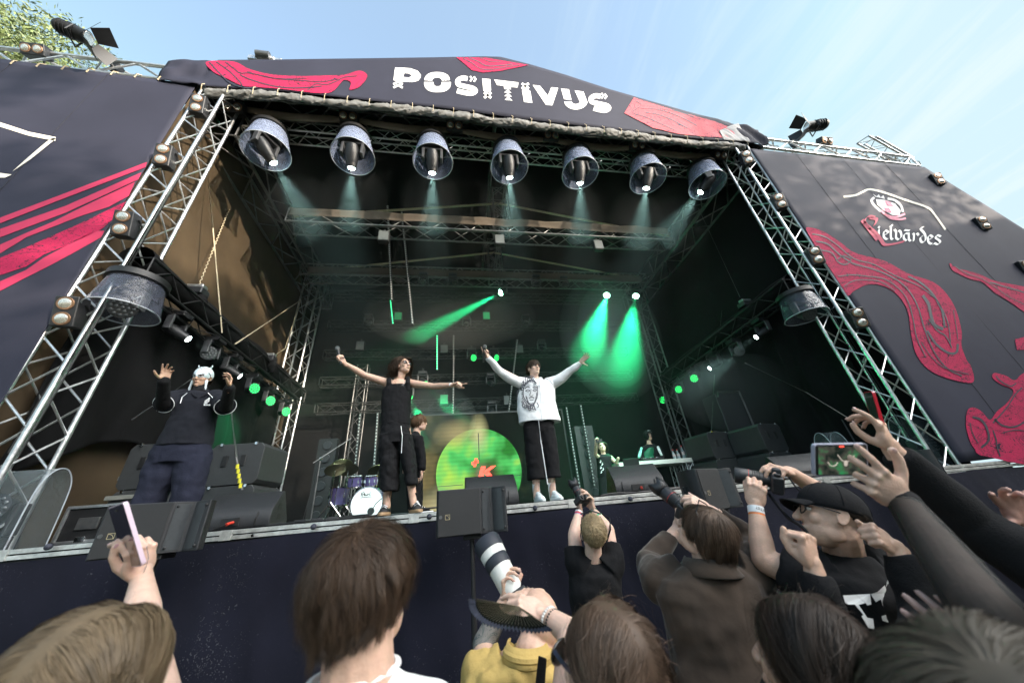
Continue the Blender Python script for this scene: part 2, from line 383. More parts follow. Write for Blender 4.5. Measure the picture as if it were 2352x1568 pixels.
def truss(name, a, b, wv, hv, bay, label, group=None, cat='truss', **k):
    t = thing(name, Vector(a), label, cat, group)
    truss_mesh(t, a, b, wv, hv, bay, **k); return t
W4 = (.38, 0, 0); D4 = (0, .38, 0); H4 = (0, 0, .38)
XL, XR = -4.62, 7.05
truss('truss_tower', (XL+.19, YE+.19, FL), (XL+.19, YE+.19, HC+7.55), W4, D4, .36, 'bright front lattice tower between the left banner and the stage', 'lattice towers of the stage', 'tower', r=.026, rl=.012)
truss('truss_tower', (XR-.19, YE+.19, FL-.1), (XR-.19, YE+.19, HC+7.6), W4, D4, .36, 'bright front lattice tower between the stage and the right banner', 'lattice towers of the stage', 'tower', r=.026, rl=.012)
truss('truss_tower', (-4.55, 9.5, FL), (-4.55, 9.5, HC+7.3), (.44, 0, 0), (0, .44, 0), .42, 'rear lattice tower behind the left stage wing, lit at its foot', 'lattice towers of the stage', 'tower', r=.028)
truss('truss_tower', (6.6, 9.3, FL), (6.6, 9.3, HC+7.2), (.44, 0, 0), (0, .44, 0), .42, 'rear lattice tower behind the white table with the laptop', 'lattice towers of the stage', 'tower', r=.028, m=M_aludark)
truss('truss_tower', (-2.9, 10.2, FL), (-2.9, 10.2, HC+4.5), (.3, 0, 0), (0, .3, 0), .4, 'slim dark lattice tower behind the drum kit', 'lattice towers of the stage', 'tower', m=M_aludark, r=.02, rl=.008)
# wing tops and outer towers
zt = 1.905*4
truss('wing_truss', (-11.5, YE+.23, HC+zt+.26), (-5.35, YE+.23, HC+zt+.26), (0, .4, 0), (0, 0, .44), .55, 'bright truss along the top of the left banner, in front of the tree', 'trusses on top of the side banners', r=.036, rl=.020)
truss('wing_truss', (7.55, YE+.23, HC+zt+.12), (12.5, YE+.23, HC+zt+.02), (0, .4, 0), (0, 0, .40), .5, 'bright truss along the top of the right banner against the sky', 'trusses on top of the side banners', r=.034, rl=.020)
truss('truss_tower', (12.45, YE+.3, 0), (12.45, YE+.3, HC+7.4), (.3, 0, 0), (0, .3, 0), .4, 'bright outer lattice tower at the far edge of the right banner', 'lattice towers of the stage', 'tower')
def tower_top(x, y0, z0, z1, label):
    t = thing('lifting_frame', (x, y0, z0), label, 'lifting frame', 'lifting frames above the roof line')
    truss_mesh(t, (x, y0, z0), (x, y0, z1), (.46, 0, 0), (0, .46, 0), .42, r=.03)
    for i in (-.16, .16): MB().box((x+i, y0, z1+.05), (.08, .95, .10)).build('head_beam', M_alu, t, bevel=.004)
    for i in (-.42, .42): MB().box((x, y0+i, z1+.03), (.7, .05, .16)).build('cross_plate', M_alu, t, bevel=.004)
    MB().cyl((x-.14, y0-.5, z1+.02), (x+.14, y0-.5, z1+.02), .09, n=16).build('pulley', M_aludark, t)
tower_top(-4.45, 5.0, HC+8.2, HC+10.0, 'silver tower head with cross plates above the left end of the lettered header')
tower_top(6.95, 4.9, HC+7.9, HC+9.15, 'silver tower head above the right end of the lettered header')
# leaning lattice mast behind the right banner
truss('lattice_mast', at(2075, 370, 5.2), at(1990, 322, 4.9), (.32, 0, 0), (0, .32, .1), .3, 'lattice mast with plates leaning out over the right banner', cat='mast', r=.028)
# header truss behind the fabric, light truss, inner trusses
def xtruss(name, Y, z, x0, x1, label, h=.4, d=.4, bay=.45, m=None, group='trusses across the stage roof', **k):
    return truss(name, (x0, Y, HC+z), (x1, Y, HC+z), (0, d, 0), (0, 0, h), bay, label, group, m=m, **k)
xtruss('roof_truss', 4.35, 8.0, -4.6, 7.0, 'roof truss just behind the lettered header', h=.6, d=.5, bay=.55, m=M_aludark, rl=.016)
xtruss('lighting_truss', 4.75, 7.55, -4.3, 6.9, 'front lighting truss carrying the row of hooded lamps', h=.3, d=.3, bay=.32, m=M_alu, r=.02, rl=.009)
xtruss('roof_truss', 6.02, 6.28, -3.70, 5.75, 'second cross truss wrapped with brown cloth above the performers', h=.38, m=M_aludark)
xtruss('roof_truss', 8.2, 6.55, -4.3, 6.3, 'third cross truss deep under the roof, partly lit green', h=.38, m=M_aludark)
for k, (Y, z) in enumerate(((9.2, 6.5), (9.8, 5.75), (9.9, 4.75), (10.0, 3.9), (10.05, 3.1))):
    xtruss('rear_pipe_truss', Y, z, -4.0, 6.0, ('topmost', 'second from the top', 'third from the top', 'fourth from the top', 'lowest')[k]+' of the dim trusses stacked behind the performers', h=.26, d=.22, bay=.3, m=mat('dim_pipe', (.05, .052, .052), .55, .6), group='dim trusses stacked at the back', r=.018, rl=.008)
# side trusses with lamps and drapes
truss('side_truss', (-4.2, 4.1, HC+3.32), (-4.2, 9.3, HC+3.22), (.3, 0, 0), (0, 0, .3), .32, 'dark side truss running back along the left wing', 'side trusses', m=M_black, r=.02, rl=.009)
truss('side_truss', (6.6, 4.4, HC+3.52), (6.6, 9.3, HC+3.30), (.3, 0, 0), (0, 0, .3), .32, 'dark side truss running back along the right wing', 'side trusses', m=M_black, r=.02, rl=.009)
# ridge and eaves trusses of the roof
RX, RZ, EZ = 1.25, 9.0, 7.35
truss('ridge_truss', (RX, 4.6, HC+RZ-.2), (RX, 10.3, HC+RZ-.6), (.5, 0, 0), (0, 0, .5), .5, 'ridge truss running back under the middle of the roof', m=M_aludark, cat='truss')
for s, x in ((0, -4.5), (1, 6.95)):
    truss('eaves_truss', (x, 4.5, HC+EZ-.1), (x, 10.2, HC+EZ-.35), (.6, 0, 0), (0, 0, .7), .75, ('left', 'right')[s]+' eaves truss running back between roof and side wall', 'eaves trusses', m=M_aludark, r=.03, rl=.016)
for Y, zc, zs in ((6.5, 7.9, 6.95), (8.3, 7.7, 6.75)):
    for s, x in ((0, -4.0), (1, 6.3)):
        o = MB().cyl((RX, Y, HC+zc), (x, Y, HC+zs), .03, n=8).build('roof_rod', M_rope)
        tag(o, ('left', 'right')[s]+' sloping tie rod of the '+('front' if Y < 7 else 'rear')+' roof bay', 'tie rod', 'sloping tie rods under the roof')
    truss('post_truss', (RX, Y, HC+zs-.2), (RX, Y, HC+zc+.4), (.42, 0, 0), (0, .42, 0), .4, 'hanging post truss under the ridge in the '+('front' if Y < 7 else 'rear')+' roof bay', 'posts under the ridge', m=M_aludark)

# ------------------------------------------------------------ fabric shell
def wavy(o, d, amp, sc):
    return Vector(d)*(mnoise.noise(Vector((o.x*sc, o.y*sc, o.z*sc*.5)))*amp)
def sheet(name, p00, p10, p11, p01, nu, nv, m, label, cat, amp=.05, sc=.9, dirn=(0, 1, 0), parent=None, thick=0.006):
    p00, p10, p11, p01 = map(Vector, (p00, p10, p11, p01))
    def f(u, v):
        p = p00.lerp(p10, u).lerp(p01.lerp(p11, u), v); return p + wavy(p, dirn, amp, sc)
    o = MB().grid(f, nu, nv).build(name, m, parent, solid=thick)
    if label: tag(o, label, cat)
    return o
B = HC
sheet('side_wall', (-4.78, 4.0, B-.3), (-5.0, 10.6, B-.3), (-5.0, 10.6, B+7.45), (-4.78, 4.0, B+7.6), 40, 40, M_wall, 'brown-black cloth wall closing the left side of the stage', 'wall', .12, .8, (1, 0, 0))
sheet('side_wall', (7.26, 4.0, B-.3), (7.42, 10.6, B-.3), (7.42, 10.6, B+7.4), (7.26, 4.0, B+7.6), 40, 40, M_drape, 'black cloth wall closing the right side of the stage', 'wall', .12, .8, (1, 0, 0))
sheet('back_wall', (-5.2, 10.6, B-.3), (7.6, 10.6, B-.3), (7.6, 10.6, B+9.3), (-5.2, 10.6, B+9.3), 60, 40, M_drape, 'black cloth closing the back of the stage', 'wall', .12, .8)
t = thing('stage_roof', (RX, 7.4, B+RZ), 'dark pitched fabric roof over the stage', 'roof')
sheet('roof_slope', (-5.2, 4.05, B+7.6), (RX, 4.05, B+9.6), (RX, 10.8, B+9.0), (-5.2, 10.8, B+7.3), 30, 30, M_roof, None, None, .08, .8, (0, 0, 1), t)
sheet('roof_slope', (RX, 4.05, B+9.6), (7.7, 4.05, B+7.6), (7.7, 10.8, B+7.3), (RX, 10.8, B+9.0), 30, 30, M_roof, None, None, .08, .8, (0, 0, 1), t)
# drapes hanging below the side trusses, hem uneven
def drape(x, y0, y1, ztop0, ztop1, hem, label, seed):
    def f(u, v):
        y = y0+(y1-y0)*u; zt_ = ztop0+(ztop1-ztop0)*u; zb = hem(u)
        z = zt_+(zb-zt_)*v
        return Vector((x+mnoise.noise(Vector((seed, y*1.9, z*.8)))*.16*(.3+v)+mnoise.noise(Vector((seed+4, y*5, z*.6)))*.04, y, B+z))
    o = MB().grid(f, 90, 50).build('side_drape', M_drape, solid=.006); tag(o, label, 'drape', 'drapes below the side trusses')
drape(-4.60, 4.25, 9.2, 3.40, 3.32, lambda u: 1.25-2.2*max(0, .3-u)+.25*math.sin(u*9)-.5*max(0, u-.5), 'black drape hanging below the left side truss with its hem hitched up', 3.3)
drape(7.02, 4.5, 9.2, 3.60, 3.40, lambda u: .1, 'black drape hanging below the right side truss', 8.1)
def sleeve(x, y0, y1, z0, z1, label):
    def f(u, v):
        a = v*math.pi*1.5; y = y0+(y1-y0)*u; r = .22+.05*mnoise.noise(Vector((y*2, v*3, x)))
        return Vector((x-math.cos(a)*r*(1 if x < 0 else -1), y, B+z0+(z1-z0)*u+.02+math.sin(a)*r*.9))
    o = MB().grid(f, 50, 10).build('truss_sleeve', M_drape, solid=.005); tag(o, label, 'truss cover', 'cloth sleeves over the side trusses')
sleeve(-4.28, 4.1, 9.3, 3.44, 3.34, 'black cloth sleeve over the top of the left side truss')
sleeve(6.68, 4.4, 9.3, 3.62, 3.42, 'black cloth sleeve over the top of the right side truss')
# brown cloth wrapped on the cross trusses
for Y, z, x0, x1, lab in ((5.76, 6.46, -3.65, 5.65, 'brown cloth strip along the second cross truss, lit in patches'), (7.95, 6.62, -4.1, 6.1, 'brown cloth strip along the third cross truss')):
    def f(u, v, Y=Y, z=z, x0=x0, x1=x1):
        x = x0+(x1-x0)*u; return Vector((x, Y+.03*math.sin(v*3)+mnoise.noise(Vector((x*2, v, Y)))*.03, B+z-.24*v+.03*mnoise.noise(Vector((x*.8, Y, v)))))
    o = MB().grid(f, 90, 5).build('cloth_strip', M_strip, solid=.004); tag(o, lab, 'cloth strip', 'cloth strips on the cross trusses')
def f(u, v):
    x = -4.25+11.2*u; k = u*5.2; sc = .06*(1-abs(math.cos(k*math.pi)))
    if u < .06: sc -= .0
    return Vector((x, 4.42-.06*math.sin(v*math.pi), B+7.72-.02*u-(.14+.13*abs(math.sin(k*math.pi)))*v-sc*.5+.02*mnoise.noise(Vector((x*1.5, v, 2)))))
o = MB().grid(f, 160, 6).build('cloth_strip', mat('tan_strip_cloth', (.20, .160, .125), .9, 0, .3, 1.2, .4, 5), solid=.004); tag(o, 'long brown cloth strip sagging between the small twin lamps above the hooded lamps', 'cloth strip', 'cloth strips on the cross trusses')

# ------------------------------------------------------------ header with the festival name
BY = 3.93
HT = [(340, 147), (360, 139), (640, 137), (1000, 132), (1110, 130), (1150, 131), (1215, 147), (1300, 172), (1400, 205), (1500, 234), (1600, 262), (1690, 284), (1745, 300), (1768, 322)]
HBo = [(352, 181), (450, 196), (650, 209), (850, 231), (1000, 246), (1200, 273), (1400, 296), (1600, 318), (1700, 327), (1765, 332)]
def prof(pts): 
    q = sorted(((at(x, y, BY).x, at(x, y, BY).z) for x, y in pts)); return [a for a, _ in q], [b for _, b in q]
tx, tz = prof(HT); bx, bz = prof(HBo); X0, X1 = max(tx[0], bx[0]), min(tx[-1], bx[-1])
hd = thing('stage_header', (1.2, BY, bz[3]), 'navy fabric header with red swirls and white festival lettering over the stage opening', 'banner')
def hf(u, v):
    x = X0+(X1-X0)*u; zt_ = np.interp(x, tx, tz); zb = np.interp(x, bx, bz); z = zb+(zt_-zb)*v
    cr = 0
    if x > 6.2: cr = .05*(x-6.2)*mnoise.noise(Vector((x*3.5+z*2.2, z*1.2, 5)))*2
    if x < -4.6: cr = .06*mnoise.noise(Vector((x*4, z*3, 5)))
    return Vector((x, BY+.004*mnoise.noise(Vector((x*.8, z, 1)))+cr, z))
MB().grid(hf, 200, 16).build('fabric', M_banner, hd, solid=.006)
def sclosed(pts, k=5):
    n = len(pts); out_ = []
    for i in range(n):
        p0, p1, p2, p3 = [Vector((*pts[(i+j) % n], 0)) for j in (-1, 0, 1, 2)]
        for s in range(k):
            q = s/k; out_.append(.5*((2*p1)+(p2-p0)*q+(2*p0-5*p1+4*p2-p3)*q*q+(3*p1-p0-3*p2+p3)*q**3))
    return [(p.x, p.y) for p in out_]
def decal(name, pts, m, parent, Y, fn=None):
    if len(pts) > 12: pts = sclosed(pts)
    MB().poly([at(x, y, Y) for x, y in pts]).build(name, m, parent, smooth=False)
c1 = lambda L_: [(x*.3359, y*.3359) for x, y in L_]
c2 = lambda L_: [(780.9+x*.3359, y*.3359) for x, y in L_]
c3 = lambda L_: [(1561.8+x*.3359, y*.3359) for x, y in L_]
c6 = lambda L_: [(1561.8+x*.3359, 523.7+y*.3359) for x, y in L_]
decal('red_print', [(474, 142), (537, 142), (571, 158), (621, 171), (690, 175), (740, 174), (790, 172), (822, 163), (838, 167), (843, 178), (825, 200), (803, 206), (806, 190), (790, 184), (775, 200), (760, 212), (730, 214), (690, 210), (650, 205), (590, 200), (556, 197), (520, 180), (490, 165)], M_redm, hd, BY-.012)
decal('red_print', c2([(795, 392), (1000, 396), (1290, 445), (1210, 462), (1100, 485), (980, 497), (900, 480), (850, 435)]), M_redm, hd, BY-.012)
decal('red_print', [(1456, 224), (1483, 233), (1571, 260), (1640, 278), (1690, 298), (1700, 318), (1620, 314), (1560, 308), (1500, 294), (1434, 260)], M_redp, hd, BY-.012)
# the lettering, traced as flat white print
def smooth(pts, k=6):
    out_ = []
    for i in range(len(pts)-1):
        p0, p1, p2, p3 = [Vector((*pts[min(max(j, 0), len(pts)-1)], 0)) for j in (i-1, i, i+1, i+2)]
        for s in range(k):
            q = s/k; out_.append(.5*((2*p1)+(p2-p0)*q+(2*p0-5*p1+4*p2-p3)*q*q+(3*p1-p0-3*p2+p3)*q**3))
    out_.append(Vector((*pts[-1], 0))); return [(p.x, p.y) for p in out_]
def band(pts, wd, closed=False):                      # thick stroke as quads
    n = len(pts); l, r = [], []
    for i, p in enumerate(pts):
        a = Vector(pts[max(i-1, 0)]); b = Vector(pts[min(i+1, n-1)]); d = (b-a).normalized(); nn = Vector((-d.y, d.x))*(wd[i] if isinstance(wd, list) else wd)/2
        l.append(Vector(p)+nn); r.append(Vector(p)-nn)
    return [(tuple(l[i]), tuple(l[i+1]), tuple(r[i+1]), tuple(r[i])) for i in range(n-1)]
def ring(cx, cy, ro, ri, a0, a1, n=20, pw=1.0):
    def pt(a, r):
        c, s = math.cos(a), math.sin(a); return (cx+r[0]*math.copysign(abs(c)**pw, c), cy-r[1]*math.copysign(abs(s)**pw, s))
    out_ = []
    for i in range(n):
        a, b = R(a0+(a1-a0)*i/n), R(a0+(a1-a0)*(i+1)/n); out_.append((pt(a, ro), pt(b, ro), pt(b, ri), pt(a, ri)))
    return out_
def chev(x, y, s, dr, wd):
    if dr == 'up': p = [(x-s, y+s*.55), (x, y), (x+s, y+s*.55)]
    else: p = [(x-s*.6, y-s), (x+s*.2, y), (x-s*.6, y+s)]
    return band(p, wd)
def letter(name, polys, to, m, parent, Y):
    mb = MB()
    for p in polys: mb.poly([at(x, y, Y) for x, y in to(list(p))])
    return mb.build(name, m, parent, smooth=False)
def xx(x, y, s, wd): return band([(x-s, y-s*.75), (x+s, y+s*.75)], wd)+band([(x-s, y+s*.75), (x+s, y-s*.75)], wd)
P_ = [[(378, 462), (440, 465), (440, 501), (372, 495)], [(372, 495), (440, 501), (432, 528), (430, 560), (366, 550)], [(440, 465), (480, 468), (530, 485), (490, 515), (470, 503), (440, 501)], [(530, 485), (553, 512), (551, 532), (486, 524), (490, 515)], [(551, 532), (535, 553), (500, 562), (432, 561), (432, 528), (470, 532), (486, 524)]]
P_ += chev(397, 560, 32, 'up', 15)+chev(397, 583, 32, 'up', 15)
O_ = ring(667, 562, (92, 70), (28, 30), 180, 360, 24, .8)
for a_, b_ in ((1.0, .80), (.76, .58), (.54, .38)): O_ += ring(664, 556, (88*a_, 62*a_), (88*b_, 62*b_), 4, 176, 18, .85)
S_ = band(smooth([(872, 540), (838, 535), (806, 552), (812, 580), (862, 594), (910, 606), (926, 625), (898, 640), (850, 634), (800, 622)]), 33)+chev(900, 540, 17, 'r', 13)+chev(925, 543, 17, 'r', 13)
I_ = [[(972, 538), (1028, 543), (1033, 618), (1005, 636), (980, 620)]]+xx(1010, 652, 24, 17)
T_ = [[(1055, 545), (1220, 565), (1214, 600), (1166, 596), (1120, 588), (1074, 583)], [(1120, 588), (1166, 596), (1170, 612), (1124, 610)], [(1147, 612), (1172, 636), (1122, 634)], [(1149, 636), (1176, 662), (1124, 659)], [(1151, 661), (1180, 689), (1126, 684)]]
i_ = xx(1267, 589, 24, 17)+[[(1245, 620), (1273, 604), (1301, 623), (1315, 705), (1258, 698)]]
V_ = [[(1318, 582), (1368, 588), (1422, 656), (1452, 722), (1408, 718)], [(1422, 656), (1445, 598), (1492, 602), (1452, 722)]]
U_ = [[(1512, 607), (1565, 612), (1583, 684), (1532, 680)], [(1605, 620), (1665, 628), (1692, 700), (1640, 696)]]
for a_, b_ in ((1.0, .80), (.75, .57), (.52, .36)): U_ += ring(1613, 692, (80*a_, 58*a_), (80*b_, 58*b_), 184, 352, 18)
S2 = band(smooth([(1782, 662), (1748, 656), (1718, 672), (1724, 698), (1775, 712), (1824, 724), (1838, 742), (1812, 756), (1765, 750), (1735, 742)]), 33)+chev(1798, 656, 17, 'r', 13)+chev(1820, 660, 17, 'r', 13)
for L_ in (P_, O_, S_, I_, T_, i_, V_, U_, S2): letter('letter', L_, c2, M_white, hd, BY-.009)
MB().grid(lambda u, v: Vector((6.35+.75*u, BY-.02-.03*mnoise.noise(Vector((u*7+v*3, v*2, 1))), float(np.interp(6.35+.75*u, bx, bz))+.02+(float(np.interp(6.35+.75*u, tx, tz))-float(np.interp(6.35+.75*u, bx, bz))-.03)*v*(.35+.65*u))), 26, 12).build('painted_sunlit_end', mat('painted_sunlit_cloth', (.30, .29, .29), .7, 0, .2, 4, .5, 12), hd, solid=.004)  # wrinkled sheet, its pale colour paints sunlight on the header's right end
# grey hem tied along the bottom of the header
hem = thing('header_hem', (1.2, BY, bz[3]-.2), 'crumpled grey cloth roll tied under the lettered header', 'cloth roll')
def hmf(u, v):
    x = -4.55+11.5*u; zb = np.interp(x, bx, bz); a = v*math.pi*1.25; pinch = 1-.28*(abs(math.cos(u*28*math.pi+.6*mnoise.noise(Vector((x*1.3, 0, 0)))))**14)
    r = (.050+.035*mnoise.noise(Vector((x*1.7, v*2, 0)))+.022*mnoise.noise(Vector((x*7+v*5, v*2, 4)))+.012*mnoise.noise(Vector((x*19-v*6, v*4, 4))))*pinch
    return Vector((x, BY+.06-math.sin(a)*r*1.1, zb-.05+math.cos(a)*r*1.3-.07*v))
MB().grid(hmf, 420, 14).build('cloth', M_hem, hem, solid=.004)
def hmf2(u, v):
    x = -4.5+11.4*u; zb = np.interp(x, bx, bz)
    return Vector((x, BY+.07+.05*v+.03*mnoise.noise(Vector((x*4, v*2, 9))), zb-.08-.09*v+.03*mnoise.noise(Vector((x*2.2, v, 3)))))
MB().grid(hmf2, 220, 6).build('lining', mat('dark_lining', (.06, .065, .06), .8, 0, .3, 3, .5, 8), hem, solid=.004)
tb = MB()
for i in range(29):
    x = -4.55+11.5*i/28; zb = float(np.interp(x, bx, bz)); tb.path([(x, BY-.01, zb+.05), (x+.01, BY-.05, zb-.05), (x, BY, zb-.17)], .007, 5)
tb.build('tie_cords', M_rope, hem)

# ------------------------------------------------------------ side banners
def plane_banner(name, quad, label, parent=None, curve=0):
    q = [at(x, y, YE-.03) for x, y in quad]
    def f(u, v):
        p = q[0].lerp(q[1], u).lerp(q[3].lerp(q[2], u), v); p.y += .006*mnoise.noise(Vector((p.x*.7, 3, p.z*.5))); return p
    t = thing(name, ((q[0]+q[1])/2)*1.0, label, 'banner', 'printed banners beside the stage')
    MB().grid(f, 50, 50).build('fabric', M_banner, t, solid=.006); return t
lb = plane_banner('side_banner', [(-340, 1310), (2, 925), (452, 196), (-560, 60)], 'left banner with slanting red brush stripes and a cream outline')
q = at(1735, 338, YE); 
rb = plane_banner('side_banner', [(2206, 1062), (3050, 960), (2122, 384), (1722, 342)], 'right banner with red coils and a crest over white blackletter script')
DY = YE-.044
M_seam = mat('seam_thread', (.016, .016, .024), .8)
for bn, xs, zt_, zb_ in ((rb, (8.35, 9.75, 11.1), 7.45, .12), (lb, (-6.1, -7.5, -8.9), 7.5, .1)):
    for x in xs: MB().box((x, YE-.038, HC+(zt_+zb_)/2), (.007, .003, zt_-zb_)).build('seam', M_seam, bn)
for k in range(15):                          # lashings over the top pipes
    x = 7.55+k*.345; MB().path([(x, YE-.05, HC+7.40), (x+.01, YE-.06, HC+7.50), (x, YE+.02, HC+7.62)], .010, 5).build('lashing', M_rope, rb)
    x = -10.0+k*.36; MB().path([(x, YE-.05, HC+7.48), (x+.01, YE-.06, HC+7.58), (x, YE+.02, HC+7.70)], .010, 5).build('lashing', M_rope, lb)
S1 = [[(0, 500), (120, 455), (338, 372), (334, 384), (120, 466), (0, 513)], [(0, 526), (150, 473), (325, 396), (318, 412), (150, 489), (0, 545)]]
for s in S1: decal('red_print', s, M_red, lb, DY)
decal('red_print', [(0, 562), (60, 535), (120, 510), (200, 470), (310, 418), (296, 450), (250, 475), (180, 498), (60, 545), (0, 582)], M_red, lb, DY)
decal('red_print', [(0, 592), (60, 568), (180, 515), (290, 462), (272, 492), (235, 525), (215, 535), (150, 565), (100, 585), (60, 612), (0, 632)], M_redt, lb, DY)
decal('red_print', [(0, 646), (60, 620), (100, 592), (160, 560), (215, 530), (240, 530), (232, 545), (170, 580), (110, 612), (50, 642), (0, 668)], M_red, lb, DY)
for s, nm in (([(-60, 262), (0, 281), (67, 303), (128, 315), (127, 324), (66, 312), (0, 291), (-60, 274)], 'cream_outline'), ([(120, 316), (129, 318), (112, 332), (70, 366), (28, 394), (66, 360), (104, 328)], 'cream_outline'), ([(-10, 396), (27, 401), (12, 408), (-10, 408)], 'cream_outline')):
    decal(nm, s, M_cream, lb, DY)
# right banner prints
decal('red_print', c6([(862, 0), (930, 5), (1010, 40), (1100, 100), (1200, 170), (1400, 225), (1560, 310), (1750, 380), (1870, 520), (1925, 700), (1925, 800), (1960, 900), (1992, 950), (2005, 1052), (1880, 1040), (1720, 980), (1620, 870), (1580, 720), (1560, 580), (1500, 470), (1400, 400), (1290, 385), (1190, 430), (1150, 460), (1100, 390), (1040, 300), (960, 180), (900, 80)]), M_redt, rb, DY)
dk = mat('banner_print_dark', (.0165, .0175, .032), .62); DARK6 = []
C6 = [([(905, 40), (990, 60), (1080, 120), (1190, 210), (1330, 250), (1480, 330), (1640, 400), (1760, 500), (1830, 640), (1850, 780)], 7), ([(930, 90), (1010, 110), (1090, 180), (1180, 240), (1300, 275), (1420, 320), (1540, 400), (1620, 520), (1670, 680), (1740, 850), (1830, 960), (1930, 1010)], 9),
 ([(960, 150), (1040, 170), (1080, 230), (1130, 250), (1170, 215), (1120, 190), (1080, 215)], 8), ([(1080, 330), (1180, 320), (1280, 330), (1390, 345), (1480, 400), (1550, 480), (1590, 600), (1620, 750), (1680, 880)], 7), ([(1120, 400), (1190, 360), (1290, 355), (1380, 370), (1470, 430)], 6),
 ([(1560, 330), (1640, 370), (1720, 440), (1790, 560), (1810, 680)], 14), ([(1660, 460), (1700, 520), (1715, 590), (1740, 660), (1800, 690)], 22), ([(1690, 700), (1750, 790), (1830, 850), (1890, 850), (1900, 790)], 16), ([(1650, 780), (1720, 880), (1800, 950), (1900, 980), (1975, 1000)], 6), ([(1700, 620), (1760, 700), (1820, 740), (1860, 820)], 9), ([(1870, 560), (1890, 680), (1900, 760)], 6)]
decal('red_print', c6([(1845, 240), (1900, 275), (1960, 290), (2060, 320), (2150, 360), (2352, 400), (2500, 430), (2500, 640), (2352, 570), (2280, 520), (2200, 470), (2150, 440), (2070, 370), (1990, 350), (1900, 310), (1860, 285)]), M_redt, rb, DY)
decal('red_print', c6([(2500, 960), (2352, 990), (2290, 1040), (2230, 1010), (2150, 990), (2140, 1025), (2200, 1070), (2280, 1110), (2240, 1190), (2170, 1250), (2120, 1310), (2070, 1260), (2020, 1228), (1970, 1240), (1955, 1330), (1975, 1430), (2010, 1500), (2090, 1559), (2500, 1570)]), M_redt, rb, DY)
C6 += [([(2340, 1090), (2290, 1140), (2240, 1220), (2180, 1290), (2140, 1330)], 10), ([(2150, 1300), (2200, 1345), (2270, 1360), (2330, 1340), (2400, 1290)], 12), ([(2000, 1290), (2060, 1310), (2100, 1370), (2110, 1450), (2060, 1500)], 16), ([(2140, 1380), (2160, 1440), (2170, 1500), (2190, 1560)], 9), ([(2160, 1010), (2200, 1050), (2260, 1080), (2300, 1060)], 9), ([(2200, 1400), (2300, 1380), (2400, 1400), (2480, 1480)], 7), ([(1880, 260), (1960, 310), (2060, 345), (2150, 400), (2250, 470), (2352, 520)], 5), ([(2120, 370), (2220, 400), (2352, 440), (2480, 500)], 9), ([(1985, 1330), (2000, 1400), (2040, 1470)], 7)]
decal('red_print', c6([(2290, 760), (2352, 745), (2500, 720), (2500, 830), (2352, 830), (2305, 832)]), M_redt, rb, DY)
def strokes(name, lines, to, wd, m, parent, Y):
    mb = MB()
    for ln in lines:
        k = wd
        if isinstance(ln, tuple): ln, k = ln
        for qd in band(smooth(ln, 4), k): mb.poly([at(x, y, Y) for x, y in to(list(qd))])
    return mb.build(name, m, parent, smooth=False)
strokes('cream_outline', [([(1120, 1345), (1200, 1335), (1250, 1312), (1300, 1295), (1400, 1318), (1550, 1370), (1690, 1418), (1740, 1465), (1815, 1570)], 13)], c3, 12, M_cream, rb, DY)
# crest: crown, shield, laurel, ribbon
Mg = mat('crest_grey', (.50, .50, .52), .6); Mp = mat('crest_pink', (.60, .12, .22), .6)
letter('crest', [[(1335, 1345), (1400, 1360), (1392, 1335), (1372, 1350), (1360, 1328), (1345, 1343), (1318, 1325)]], c3, Mg, rb, DY)
letter('crest', [[(1340, 1362), (1400, 1368), (1470, 1392), (1510, 1440), (1500, 1470), (1450, 1470), (1395, 1440), (1350, 1400)]], c3, M_white, rb, DY)
letter('crest', [[(1400, 1370), (1440, 1382), (1460, 1412), (1415, 1405)], [(1392, 1420), (1430, 1424), (1450, 1455), (1410, 1450)]], c3, Mp, rb, DY-.006)
strokes('crest', [([(1330, 1350), (1310, 1370), (1325, 1400), (1350, 1425), (1380, 1450)], 16), ([(1420, 1358), (1470, 1370), (1510, 1405), (1525, 1450)], 16)], c3, 14, Mg, rb, DY+.004)
strokes('crest', [([(1378, 1440), (1410, 1470), (1470, 1486), (1540, 1462)], 15), ([(1400, 1462), (1440, 1492), (1500, 1500), (1545, 1492)], 12)], c3, 14, Mp, rb, DY-.006)
# blackletter word, written with a broad nib
def nib(lines, wd=15, ang=-40):
    out_ = []; nx, ny = math.cos(R(ang))*wd/2, math.sin(R(ang))*wd/2
    for ln in lines:
        p = smooth(ln, 5)
        for a, b in zip(p, p[1:]): out_.append([(a[0]+nx, a[1]+ny), (b[0]+nx, b[1]+ny), (b[0]-nx, b[1]-ny), (a[0]-nx, a[1]-ny)])
    return out_
red_L = nib([[(1330, 1486), (1285, 1480), (1262, 1520), (1300, 1560), (1345, 1600), (1375, 1640), (1400, 1672), (1460, 1668), (1535, 1650)], [(1245, 1505), (1300, 1575), (1350, 1640)], [(1300, 1490), (1345, 1500), (1330, 1540)]], 26)
letter('script_letter', red_L, c3, M_red, rb, DY-.004)
strokes('dark_print', C6, c6, 8, dk, rb, DY-.006)
C1 = [([(1430, 425), (1500, 500), (1580, 570), (1680, 600), (1760, 600)], 8), ([(1480, 425), (1570, 490), (1640, 560), (1660, 600)], 7), ([(1540, 425), (1600, 470), (1640, 500), (1700, 500), (1800, 520), (1900, 540), (2050, 550), (2200, 560), (2300, 540)], 6), ([(1640, 510), (1700, 540), (1830, 580), (1960, 600), (2100, 600), (2200, 590)], 7), ([(1690, 490), (1830, 530), (1960, 540), (2100, 535)], 4), ([(2100, 620), (2160, 575), (2230, 580), (2290, 560), (2352, 530), (2440, 520)], 6)]
strokes('dark_print', C1, c1, 7, dk, hd, BY-.016)
